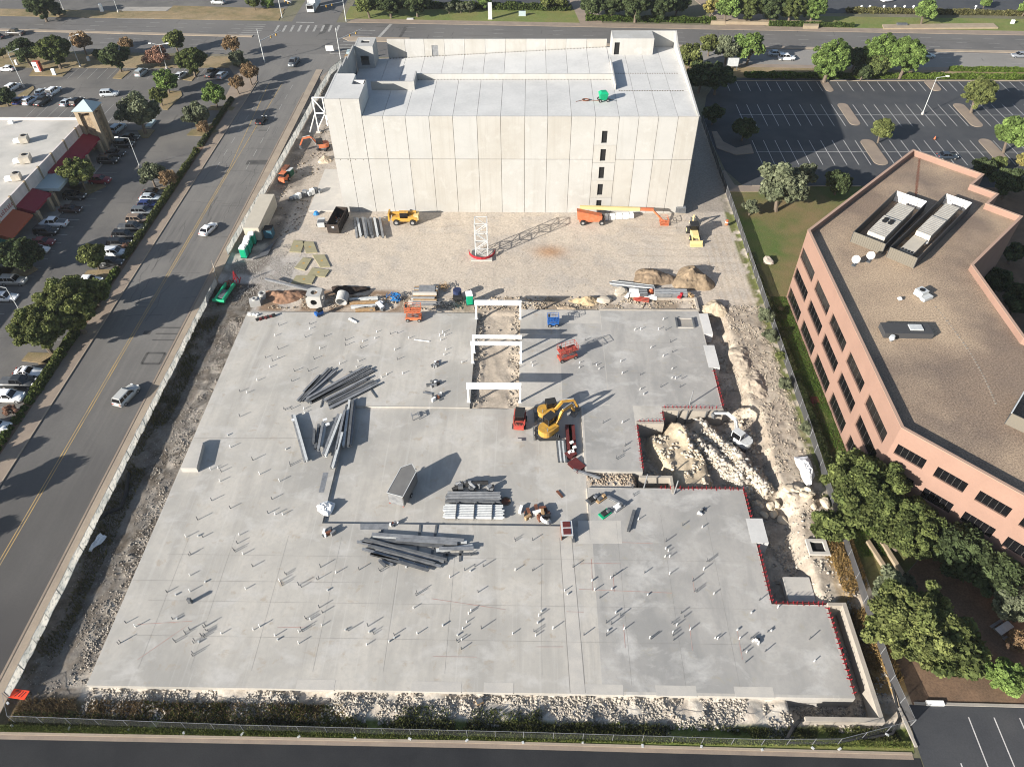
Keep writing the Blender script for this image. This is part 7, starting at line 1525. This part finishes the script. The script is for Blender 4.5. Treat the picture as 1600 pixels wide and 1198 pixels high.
# bundles on the sunken slab
v = P(740, 777); e = empty('conduit_bundle', (v.x, v.y, -.32), 0, 'bundle of dark grey conduits strapped on the sunken slab', 'pipes')
for i in range(14): MB().tube((-3.7 + rnd.uniform(-.15, .15), -.9 + .26 * (i % 7), .35 + .26 * (i // 7)), (3.7 + rnd.uniform(-.15, .15), -.9 + .26 * (i % 7), .35 + .26 * (i // 7)), .13, 7).build('conduit', mt['steel_dark' if i < 9 else 'steel'], e)
for x in (-2.3, .2): MB().bx(x - .07, x + .07, -1.3, 1.3, 0, .2).build('bearer', mt['wood'], e)
v = P(740, 800); e = empty('conduit_bundle', (v.x, v.y, -.32), 0, 'bundle of white galvanised conduits strapped on the sunken slab', 'pipes')
for i in range(16): MB().tube((-3.9 + rnd.uniform(-.25, .2), -.95 + .27 * (i % 8), .35 + .26 * (i // 8)), (3.9 + rnd.uniform(-.2, .3), -.95 + .27 * (i % 8), .35 + .26 * (i // 8)), .13, 7).build('conduit', mt['steel_pale'], e)
for x in (-2.3, .1, 2.5): MB().bx(x - .05, x + .05, -1.2, 1.2, .15, .88).build('strap', mt['steel_dark'], e)
v = P(738, 762); e = empty('scrap_heap', (v.x, v.y, -.32), 0, 'coiled hoses and scrap lying behind the dark conduits', 'scrap')
for i in range(16): MB().pipe((rnd.uniform(-3, 2.6), rnd.uniform(-.3, .5), rnd.uniform(.1, .8)), (rnd.uniform(-3, 2.6), rnd.uniform(-.3, .5), rnd.uniform(.2, .9)) if False else (rnd.uniform(-2.6, 2.6), .5, .9), .3, .22, 8).build('hoop', mt[('steel_dark', 'black', 'steel_pale', 'steel')[i % 4]], e) if i % 2 else MB().box(rnd.uniform(-2.6, 2.8), rnd.uniform(-.2, .4), 0, .7, .5, rnd.uniform(.4, 1.0), rnd.random() * 3).build('piece', mt[('steel_dark', 'black', 'steel')[i % 3]], e)
v = P(790, 781); e = empty('drain_ring', (v.x, v.y, -.32), 0, 'round rusty drain opening in the sunken slab', 'drain'); MB().pipe((0, 0, 0), (0, 0, .08), .75, .58, 22).build('rim', mt['joint'], e); MB().tube((0, 0, .0), (0, 0, .02), .6, 20).build('grate', mt['rust'], e)
v = P(838, 803); e = empty('scrap_heap', (v.x, v.y, -.32), 0, 'heap of rusty brown channels, buckets and white coils near the sunken slab corner', 'scrap')
for i in range(16): MB().box(rnd.uniform(-2.2, 1.6), rnd.uniform(-1, 1.1), 0, rnd.uniform(.4, 1.4), .4, rnd.uniform(.3, .9), rnd.random() * 3).build('piece', mt[('rust', 'wood', 'black', 'rust', 'white')[i % 5]], e)
for i in range(5): MB().pipe((1.2, -.9, .2 + i * .1), (1.25, -.85, .3 + i * .1), .9 - i * .06, .8 - i * .06, 18).build('coil', mt['steel_pale'], e)
# red steel and panels right of the excavators
for i, (a, b) in enumerate((((888, 663), (891, 702)), ((893, 663), (896, 702)), ((888, 704), (896, 712)))): beam(a, b, -.3, .9 if i < 2 else 1.5, .5, mt['maroon'], ('long maroon steel girder lying right of the excavators, left one', 'long maroon steel girder lying right of the excavators, right one', 'short maroon girder end with white rags')[i], 'maroon girders', 'steel_girder')
beam((893, 718), (909, 732), -.3, 1.6, .4, mt['maroon'], 'maroon folded plate at the lower end of the girders', None, 'steel_girder'); beam((896, 732), (938, 746), -.2, .3, .3, mt['steel'], 'grey pole lying across the debris gap', None, 'steel_pole')
for i in range(5): beam((870 + i * 2.9, 687 + (i % 2)), (873.5 + i * 2.9, 721 - (i % 2)), -.3, .28, .25, mt[('steel_dark', 'steel_pale')[i % 2]], 'striped black and white steel post lying beside the maroon girders', 'striped posts beside the maroon girders', 'steel_post')
v = P(893, 698, .3); e = empty('rag_bundle', (v.x, v.y, .1), 0, 'white rags on the maroon girders', 'rags'); [MB().box(rnd.uniform(-.5, .5), rnd.uniform(-1, 1), .1, .5, .4, .25, rnd.random()).build('rag', mt['white'], e) for _ in range(4)]
v = P(885, 832); e = empty('red_platform', (v.x, v.y, 0), .05, 'small steel frame with two red panels casting a dark shadow at the slab joint', 'platform'); MB().bx(-.75, .75, -1.15, 1.15, 1.0, 1.08).build('deck', mt['steel_pale'], e)
for y in (-.55, .55): MB().bx(-.5, .5, y - .42, y + .42, 1.08, 1.14).build('red_panel', mt['maroon'], e)
MB().bx(-.75, -.68, -1.15, 1.15, 0, 1.0).build('side_panel', mt['rust'], e); MB().bx(.68, .75, -1.15, 1.15, 0, 1.0).build('side_panel', mt['steel'], e)
v = P(896, 845); tag(MB().box(v.x, v.y, 0, .35, .5, .25, .1).build('junction_box', mt['steel_dark']), 'little dark box just right of the red panels', 'box')
beam((943, 771), (977, 789), 0, .35, .35, mt['steel'], 'grey channel lying slanted near the green tools', 'steel_channels', 'steel_channel'); beam((991, 796), (982, 828), 0, .4, .4, mt['steel_dark'], 'upright leaning grey channel right of the tools', None, 'steel_channel'); beam((870, 766), (879, 776), -.3, .3, .15, mt['rust'], 'short brown angle bar alone on the sunken slab', None, 'steel_angle')
for px, py, lb_, ms in ((938, 779, 'yellow open crate beside the slanted channel', ('wood', 'steel_dark', 'wood')), (945, 803, 'green and black power tools standing in a cluster', ('green', 'black', 'steel_dark')), (965, 793, 'grey tray with a white bucket beside the tools', ('steel', 'white', 'steel_dark')), (925, 781, 'dark flat box left of the yellow open crate', ('steel_dark', 'black', 'steel'))):
    v = P(px, py); e = empty('tool_crate', (v.x, v.y, 0), .7, lb_, 'crate'); MB().bx(-.8, .8, -.5, .5, 0, .18).build('tray', mt[ms[0]], e); MB().bx(-.5, .5, -.35, .35, .18, .45).build('contents', mt[ms[1]], e); MB().bx(.2, .6, -.4, .0, .45, .75).build('tool', mt[ms[2]], e)
# hand trucks / tool clusters on the slab
for px, py, lb_ in ((680, 570, 'tool cart with coils near the trench, upper cluster'), (677, 600, 'heap of fittings and tools near the trench, middle cluster'), (684, 622, 'round bundle of fittings near the trench, lowest cluster'), (510, 835, 'grey folded tool frame left of the lower beam heap'), (1180, 1003, 'cluster of white plumbing fittings near the right slab edge'), (1094, 799, 'pair of white pails on the lower right slab'), (616, 818, 'orange tool and white rag on the sunken slab edge')):
    v = P(px, py); e = empty('tool_cluster', (v.x, v.y, 0), .7, lb_, 'tools'); s_ = .6 if px > 1000 or px == 616 else 1
    for i in range(8): MB().box(rnd.uniform(-.9, .9) * s_, rnd.uniform(-.6, .6) * s_, 0, rnd.uniform(.2, .8) * s_, .3 * s_, rnd.uniform(.15, .7) * s_, rnd.random() * 3).build('piece', mt[('steel_dark', 'white', 'steel', 'black' if px != 616 else 'orange', 'rust' if px < 1000 else 'white')[i % 5]], e)
beam((661, 612), (675, 615), 0, .3, .15, mt['steel'], 'two short grey channels left of the fittings heap', None, 'steel_channel'); beam((647, 530), (671, 533), 0, .15, .1, mt['white'], 'thin white pipe lying on the slab near the orange scissor lift', None, 'pvc_pipe'); beam((545, 497), (557, 503), 0, .3, .2, mt['white'], 'short white pipe by the top edge of the slab', None, 'pvc_pipe')
v = P(649, 650, 0); e = empty('saw_horse', (v.x, v.y, -.32), .3, 'small grey square sawhorse alone on the sunken slab', 'sawhorse'); o = MB(); o.bar((-.5, -.5, .6), (-.5, .5, .6), .15); o.bar((.5, -.5, .6), (.5, .5, .6), .15); o.bar((-.5, 0, .6), (.5, 0, .6), .12)
for a in (-.5, .5):
    for b in (-.5, .5): o.bar((a, b, 0), (a, b, .6), .1)
o.build('frame', mt['steel'], e)
# white sheets
def tarp(pts, zt, label, seed):
    p = PP(pts, 0); c = sum(p, Vector()) / len(p); n = 14; r = np.random.RandomState(seed); o = MB(); vs = [(c.x, c.y, zt)]
    rings = 6
    for k in range(1, rings + 1):
        for i in range(n):
            t = i / n * len(p); a = p[int(t) % len(p)].lerp(p[(int(t) + 1) % len(p)], t - int(t)); q = c.lerp(a, k / rings); vs.append((q.x + r.normal() * .05, q.y + r.normal() * .05, max(-.3, zt * (1 - (k / rings) ** 3) + r.normal() * .12)))
    fs = [(0, 1 + i, 1 + (i + 1) % n) for i in range(n)]
    for k in range(rings - 1):
        for i in range(n): fs.append((1 + k * n + i, 1 + (k + 1) * n + i, 1 + (k + 1) * n + (i + 1) % n, 1 + k * n + (i + 1) % n))
    o.add(vs, fs); return tag(o.build('tarpaulin', mt['tarp']), label, 'tarpaulin')
tarp([(1240, 714), (1264, 713), (1273, 740), (1268, 758), (1259, 758), (1250, 740)], 1.1, 'bright white tarpaulin heap against the right fence', 1)
tarp([(495, 790), (508, 783), (526, 785), (518, 800), (511, 806), (497, 800)], .5, 'crumpled white plastic bag at the corner of the sunken slab', 2)
tarp([(138, 862), (155, 832), (167, 838), (150, 856)], .25, 'white plastic sheet lying in the dark strip beside the printed fence', 3)
tarp([(1230, 1040), (1230, 1040), (1231, 1041)], .1, 'tiny white scrap', 4) if False else None
# orange sign lying at the lower left, board by crossing
v = P(31, 1085); e = empty('road_sign', (v.x, v.y, -.1), -.12, 'orange road works sign with a black symbol lying in the lower left corner', 'sign'); o = MB(); o.box(0, 0, .25, 1.9, 1.0, .04).build('panel', mat('sign_orange', (.85, .06, .02), .6), e)
s2 = MB(); s2.bar((-.35, -.3, .3), (0, .3, .3), .1, .02); s2.bar((.1, -.3, .3), (.35, .35, .3), .1, .02); s2.bar((.4, -.3, .3), (.65, .35, .3), .1, .02); s2.bar((-.6, .3, .3), (-.2, .35, .3), .1, .02); s2.build('symbol', mt['black'], e); MB().bar((-.8, -.3, .1), (.8, -.3, .1), .1).build('stand', mt['steel_dark'], e)
# wooden box
v = P(749, 1095, -.3); e = empty('wooden_box', (v.x, v.y, HT(v.x, v.y)), .5, 'small tan wooden box on the rubble below the slab', 'box'); MB().box(0, 0, 0, .75, .6, .5).build('crate', mt['wood'], e); MB().box(0, 0, .5, .7, .55, .04).build('lid', mt['steel_dark'], e)

# ------------------------------------------------------------------ red capped slab edges
def edge(x0, y0, x1, y1, label, out_):
    d = Vector((x1 - x0, y1 - y0, 0)); L = d.length; e = empty('edge_form', (x0, y0, 0), math.atan2(d.y, d.x), label, 'formwork'); MB().bx(0, L, -.04, .03, -.35, .03).build('form_board', mt['maroon'], e); c = MB()
    for k in range(int(L / .62)):
        x = .3 + k * .62; x += rnd.uniform(-.12, .12); hh_ = rnd.uniform(.25, .45); c.bar((x, out_ * .05, .0), (x + rnd.uniform(-.05, .05), out_ * .05, hh_), .06); c.bar((x, out_ * .05, .04), (x + rnd.uniform(-.1, .2), -out_ * rnd.uniform(.2, .45), .04), .07, .04)
    tag(c.build('red_capped_stakes', mt['hotred'], e), kind='stuff')
edge(18.3, 62.5, 30.1, 62.5, 'maroon form board with red stakes along the lower rim of the pit', 1); edge(30.0, 45.4, 30.0, 53.6, 'maroon form board with red stakes beside the trench, lower stretch', -1); edge(30.0, 57.7, 30.0, 62.4, 'maroon form board with red stakes beside the trench, upper stretch', -1)
edge(30.2, 45.4, 36.5, 45.4, 'maroon form board with red stakes at the inner slab corner', 1); edge(36.5, 34.4, 36.5, 45.2, 'maroon form board with red stakes along the lower right slab edge', -1)
edge(20.6, 77.8, 29.8, 77.8, 'row of red stakes above the tan pit wall', 1); edge(16.5, 65.5, 16.5, 74.6, 'row of red stakes on the slab edge left of the pit', -1); edge(16.6, 74.9, 20.4, 74.9, 'short row of red stakes at the notch above the pit', 1); edge(30.0, 78, 30.0, 86.3, 'row of red stakes on the upper right slab edge', -1); edge(20.6, 75.0, 20.6, 77.4, 'very short row of red stakes at the step above the pit', -1)
for a, b, lb_ in (((1011, 735), (1006, 762), 'steel pole leaning over the lower pit rim, left one'), ((1061, 745), (1053, 772), 'steel pole leaning over the lower pit rim, right one'), ((1073, 640), (1077, 632), 'short post above the pit wall')):
    p, q = P(b[0], b[1], 0), P(a[0], a[1], 1.8); tag(MB().tube((p.x, p.y, 0), (p.x + .3, p.y + .5, 2.4), .09, 7).build('steel_pole', mt['steel']), lb_, 'pole')
for x in (23.0, 24.4, 27.2): tag(MB().tube((x, 77.0, -2.8), (x, 76.6, .4), .10, 7).build('prop', mt['steel_dark']), 'dark prop standing against the tan pit wall', 'prop', 'props against the tan pit wall')

# ------------------------------------------------------------------ plumbing stubs rising from the slab
STUB = """212,979 261,925 275,929 297,924 270,967 277,967 297,984 290,989 274,1002 320,979 324,985 315,993 320,994 311,1003 304,1003 302,1023 346,990 384,920 396,984 187,1005 197,973 321,909
437,908 441,913 471,917 467,914 497,905 512,922 499,949 504,957 479,967 485,968 503,977 430,993 434,999 472,985 467,987 467,1005 540,984 544,985 575,978 577,987 584,989 573,1007 616,992 616,997 608,1002 652,990 651,929 646,950 692,977 703,902 747,925 736,954 732,959 729,972 723,982 715,992 721,1000 715,1002 721,1014 752,982 406,979
882,923 887,928 925,907 929,922 937,934 954,903 956,920 1012,929 1082,908 1087,924 1115,928 846,955 842,962 840,973 836,987 837,993 864,982 912,992 962,957 969,962 947,973 955,975 950,985 947,993 975,983 1015,997 1017,998 1064,958 1069,964 1051,974 1057,977 1051,988 1051,993 1052,1000 1078,984 1117,997 1121,998 1152,984 1155,998 1160,1017 1166,1019 1164,1035 1172,998 1174,957 1186,938 1195,1018 1199,987 801,990
1215,949 1205,985 1264,999 1272,1033 386,614 375,651 356,680 329,734 341,732 346,737 344,752 331,782 360,794 309,812 291,839 310,837 317,839 297,867 374,836 371,849 367,861 380,866 395,719 360,699 375,612 395,885 297,899
445,640 455,639 475,639 447,702 454,727 406,741 437,752 425,780 419,802 430,804 442,804 501,886 447,897 525,895 561,890 594,892 635,886 630,880 650,882 667,890 735,867 742,885 726,891 735,892 755,885 476,645
805,844 832,844 805,891 833,891 895,886 977,696 974,706 964,717 942,661 972,661 1000,609 1006,616 1032,605 1062,605 1095,800 997,812 1066,821 1097,824 1040,846 1040,857 1044,861 1039,870 1046,870 1106,877 1099,890 1046,897 1007,895 960,899 990,774 989,762
436,509 430,525 435,546 484,507 484,514 507,526 500,545 540,532 540,540 567,534 564,544 589,519 586,529 610,522 621,521 639,529 617,547 621,562 687,525 692,520 695,525 689,532 697,547 694,555 722,567 560,565 557,574 531,569 491,561 426,564 435,560 415,559 422,574 460,580 482,580 402,595 456,596 629,584 604,585 596,590 477,527
812,574 830,567 832,572 914,532 992,516 1001,515 1036,500 1029,515 1040,516 1047,535 1050,551 1036,557 1017,544 970,565 972,584 1050,577 1050,591 1055,592 1065,592 1000,586 936,577 926,570 932,571 906,567 905,575"""
sm_ = []
for hgt, r_, m_ in ((.5, .055, 'white'), (.62, .055, 'steel_dark'), (.5, .055, 'white'), (.3, .10, 'steel_pale')): sm_.append(MB().tube((0, 0, -.02), (0, 0, hgt), r_, 8).mesh('pipe_stub', mt[m_]))
sm_.append(MB().tube((-.12, 0, -.02), (-.12, 0, .5), .045, 7).tube((.14, .05, -.02), (.14, .05, .62), .045, 7).mesh('pipe_stub', mt['steel_dark']))
for i, q in enumerate(STUB.split()):
    px, py = map(float, q.split(',')); v = P(px, py); row = 'lowest' if py > 940 else 'lower' if py > 810 else 'middle' if py > 600 else 'upper'; side = 'left' if px < 420 else 'centre left' if px < 740 else 'centre right' if px < 980 else 'right'
    k = rnd.choice([0, 1, 1, 2, 3, 4]) if py > 600 else rnd.choice([0, 1, 1, 2, 2]); o = link('pipe_stub', sm_[k], None, (v.x, v.y, 0), rnd.uniform(0, 3), (1, 1, rnd.uniform(.8, 1.3) * (.85 if py < 600 else 1)))
    tag(o, f'short plumbing pipe stub rising from the {side} of the {row} band of the slab', 'pipe stub', f'pipe stubs in the {side} of the {row} band')
v = P(298, 941); tag(MB().box(v.x, v.y, 0, .4, .35, .95).build('utility_box', mt['steel_dark']), 'dark upright box throwing the widest shadow on the lower left slab', 'box')

# ------------------------------------------------------------------ street furniture
def lamp(px, py, h, rz, label, arms=1):
    v = P(px, py); e = empty('street_lamp', (v.x, v.y, 0), rz, label, 'street lamp'); MB().tube((0, 0, 0), (0, 0, h), .10, 8, .06).build('pole', mt['steel_pale'], e); MB().tube((0, 0, 0), (0, 0, .6), .3, 10).build('base', mt['concrete_pale'], e)
    for s_ in (1, -1)[:arms]: MB().bar((0, 0, h), (s_ * 2.2, 0, h + .4), .08).build('arm', mt['steel_pale'], e); MB().bx(min(s_ * 2.0, s_ * 2.8), max(s_ * 2.0, s_ * 2.8), -.18, .18, h + .35, h + .5).build('lamp_head', mt['white'], e)
lamp(965 + 476, 179, 9, 0, 'tall light pole standing between stalls in the right car park', 1)
lamp(261, 108, 6.5, 0, 'double armed lamp above the reddish tree', 2); lamp(219, 262, 7, 3.3, 'curved lamp over the black cars below the tower'); lamp(40, 500, 7, 3.1, 'curved lamp over the large bright green tree'); lamp(38, 137, 9, .6, 'slim lamp at the left edge of the upper car park'); lamp(126, 105, 8, .4, 'lamp post beside the brown tree at the upper left'); lamp(185, 20, 8, .2, 'lamp post across the cross road by the driveway'); lamp(100, 17, 7, .2, 'slim post beside the dark tree at the top left')
def signal(px, py, h, rz, arm, label):
    v = P(px, py); e = empty('traffic_signal', (v.x, v.y, 0), rz, label, 'traffic signal'); MB().tube((0, 0, 0), (0, 0, h), .16, 8, .1).build('pole', mt['steel_pale'], e)
    if arm: MB().tube((0, 0, 5.8), (arm, 0, 6.3), .10, 7, .06).build('mast_arm', mt['steel_pale'], e)
    for k in (0, 1, 2)[:2 if arm else 1]: MB().bx(arm * (.5 + .25 * k) - .15, arm * (.5 + .25 * k) + .15, -.15, .15, 5.5, 6.1).build('signal_head', mt['yellow'], e)
signal(414, 98, 9, 1.0, 8, 'traffic signal mast at the near left corner of the crossing'); signal(533, 96, 9, .9, 9, 'traffic signal mast at the near right corner of the crossing'); signal(441, 28, 9, -.8, 8, 'traffic signal mast at the far left corner of the crossing'); signal(541, 34, 8, 3.9, 8, 'traffic signal mast at the far right corner of the crossing')
v = P(115, 0); 
for px, py, w_, h, d_, c, lb_, nm in ((62, 112, 1.8, 2.8, 1.2, 'red', 'red and white box kiosk on the island at the upper left', 'kiosk'), (86, 118, .9, 1.8, .5, 'white', 'small white cabinet right of the red kiosk', 'cabinet'), (160, 19, .9, 2.4, .6, 'white', 'small white post sign beside the driveway across the road', 'sign'), (766, 31, 1.2, 5.0, .6, 'steel_pale', 'tall grey pylon sign on the far lawn', 'sign'), (816, 26, 2.2, 1.6, .3, 'slate', 'pale green board sign on the far lawn', 'sign'), (641, 31, 2.0, .4, .8, 'steel_pale', 'low grey bench like cabinet on the far lawn', 'cabinet'), (545, 98, 1.6, 2.0, 1.4, 'wood', 'brown crate beside the signal mast at the site corner', 'crate'), (552, 92, 3.0, 2.2, 2.0, 'slate', 'pale green cabinet behind the garage corner', 'cabinet'), (236, 195, 1.2, .5, 3.6, 'slate', 'pale green ramp board beside the grey leaved tree', 'board'), (27, 102, .5, 1.4, .5, 'white', 'tiny white post near the white sedan at the upper left', 'post'), (139, 96, .6, 1.2, .5, 'white', 'tiny white cabinet behind the stalls at the upper left', 'cabinet'), (1408, 42, 3.0, 1.0, 1.0, 'steel_dark', 'dark pipe headwall on the far lawn', 'headwall'), (1581, 38, .9, 1.2, .6, 'white', 'small white sign on the lawn at the right edge', 'sign')):
    v = P(px, py); e = empty(nm, (v.x, v.y, 0), 0, lb_, nm); MB().bx(-w_ / 2, w_ / 2, -d_ / 2, d_ / 2, .2, h).build('body', mt[c], e); MB().bx(-w_ / 2 - .1, w_ / 2 + .1, -d_ / 2 - .1, d_ / 2 + .1, 0, .2).build('plinth', mt['concrete_pale'], e)
    if c == 'red': MB().bx(-w_ / 2, w_ / 2 - .5, -d_ / 2 - .03, -d_ / 2, .2, h).build('white_face', mt['white'], e); MB().bx(-w_ / 2 + .2, w_ / 2 - .8, -d_ / 2 - .05, -d_ / 2 - .03, 1.2, 1.8).build('screen', mt['steel_dark'], e)
v = P(1143, 110); e = empty('notice_board', (v.x, v.y, 0), 0, 'large white framed board beside the trees right of the garage', 'board'); MB().bx(-1.6, 1.6, -.1, .1, 1.0, 3.4).build('frame', mt['steel_dark'], e); MB().bx(-1.45, 1.45, -.14, -.1, 1.1, 3.3).build('face', mt['steel_pale'], e)
for s_ in (-1.3, 1.3): MB().bx(s_ - .08, s_ + .08, -.08, .08, 0, 1.0).build('leg', mt['steel_dark'], e)
v = P(516, 83); e = empty('notice_board', (v.x, v.y, 0), 0, 'plain white board hanging beside the road near the crossing', 'board'); MB().bx(-1.1, 1.1, -.05, .05, .6, 2.0).build('face', mt['white'], e); MB().bx(-.06, .06, .06, .14, 0, 2).build('leg', mt['steel'], e)
tag(MB().prism([tuple(p)[:2] for p in PP([(1378, 41), (1551, 39), (1559, 46), (1380, 47)])], 0, .5).build('retaining_wall', mt['limestone']), 'long low tan wall in the lawn across the cross road at the right', 'low wall')
for i, px in enumerate((1344, 1357, 1379, 1396, 1411, 1425, 1522)): v = P(px, 18); tag(MB().tube((v.x, v.y, 0), (v.x, v.y, 1.3), .12, 8).tube((v.x, v.y, 1.3), (v.x, v.y, 1.7), .35, 8, .3).build('bollard_light', mt['white']), 'round white bollard light along the far hedge', 'bollard light', 'white bollard lights along the far hedge')
v = P(1460, 218); e = empty('traffic_cone', (v.x, v.y, .02), 0, 'lone orange cone in the right car park', 'traffic cone'); MB().tube((0, 0, .05), (0, 0, .8), .25, 10, .05).build('cone', mt['orange'], e); MB().bx(-.35, .35, -.35, .35, 0, .05).build('base', mt['black'], e)
v = P(1565, 985, 0); e = empty('picnic_table', (v.x, v.y, .02), .5, 'grey picnic table under the trees at the right edge', 'picnic table'); MB().bx(-1.1, 1.1, -.45, .45, .68, .75).build('table_top', mt['steel_pale'], e)
for s_ in (-1, 1): MB().bx(-1.1, 1.1, s_ * .85 - .15, s_ * .85 + .15, .4, .46).build('bench', mt['steel'], e); MB().bx(s_ * .7 - .05, s_ * .7 + .05, -.9, .9, .05, .4).build('leg', mt['steel_dark'], e)
v = P(1268, 622); tag(MB().prism([tuple(p)[:2] for p in PP([(1264, 621), (1276, 620), (1282, 630), (1268, 631)])], 0, .12).build('utility_cover', mt['maroon']), 'reddish square cover in the lawn beside the pink building', 'cover')
v = P(1460, 1099); tag(MB().box(v.x, v.y, 0.02, 1.9, .5, .3, 0).build('wheel_stop', mt['white']), 'white slab lying at the kerb of the lower right car park', 'slab')
v = P(203, 1160); 
# ------------------------------------------------------------------ thin air haze over the whole place
hm = bpy.data.materials.new('air'); hm.use_nodes = True; n_ = hm.node_tree; n_.nodes.clear(); vo = n_.nodes.new('ShaderNodeVolumePrincipled'); vo.inputs['Color'].default_value = (.86, .90, .96, 1); vo.inputs['Density'].default_value = .0001; vo.inputs['Anisotropy'].default_value = .2
mo = n_.nodes.new('ShaderNodeOutputMaterial'); n_.links.new(vo.outputs[0], mo.inputs['Volume'])
tag(MB().bx(-1810, 1810, -1510, 2510, -6, 84).build('haze', hm), kind='stuff')
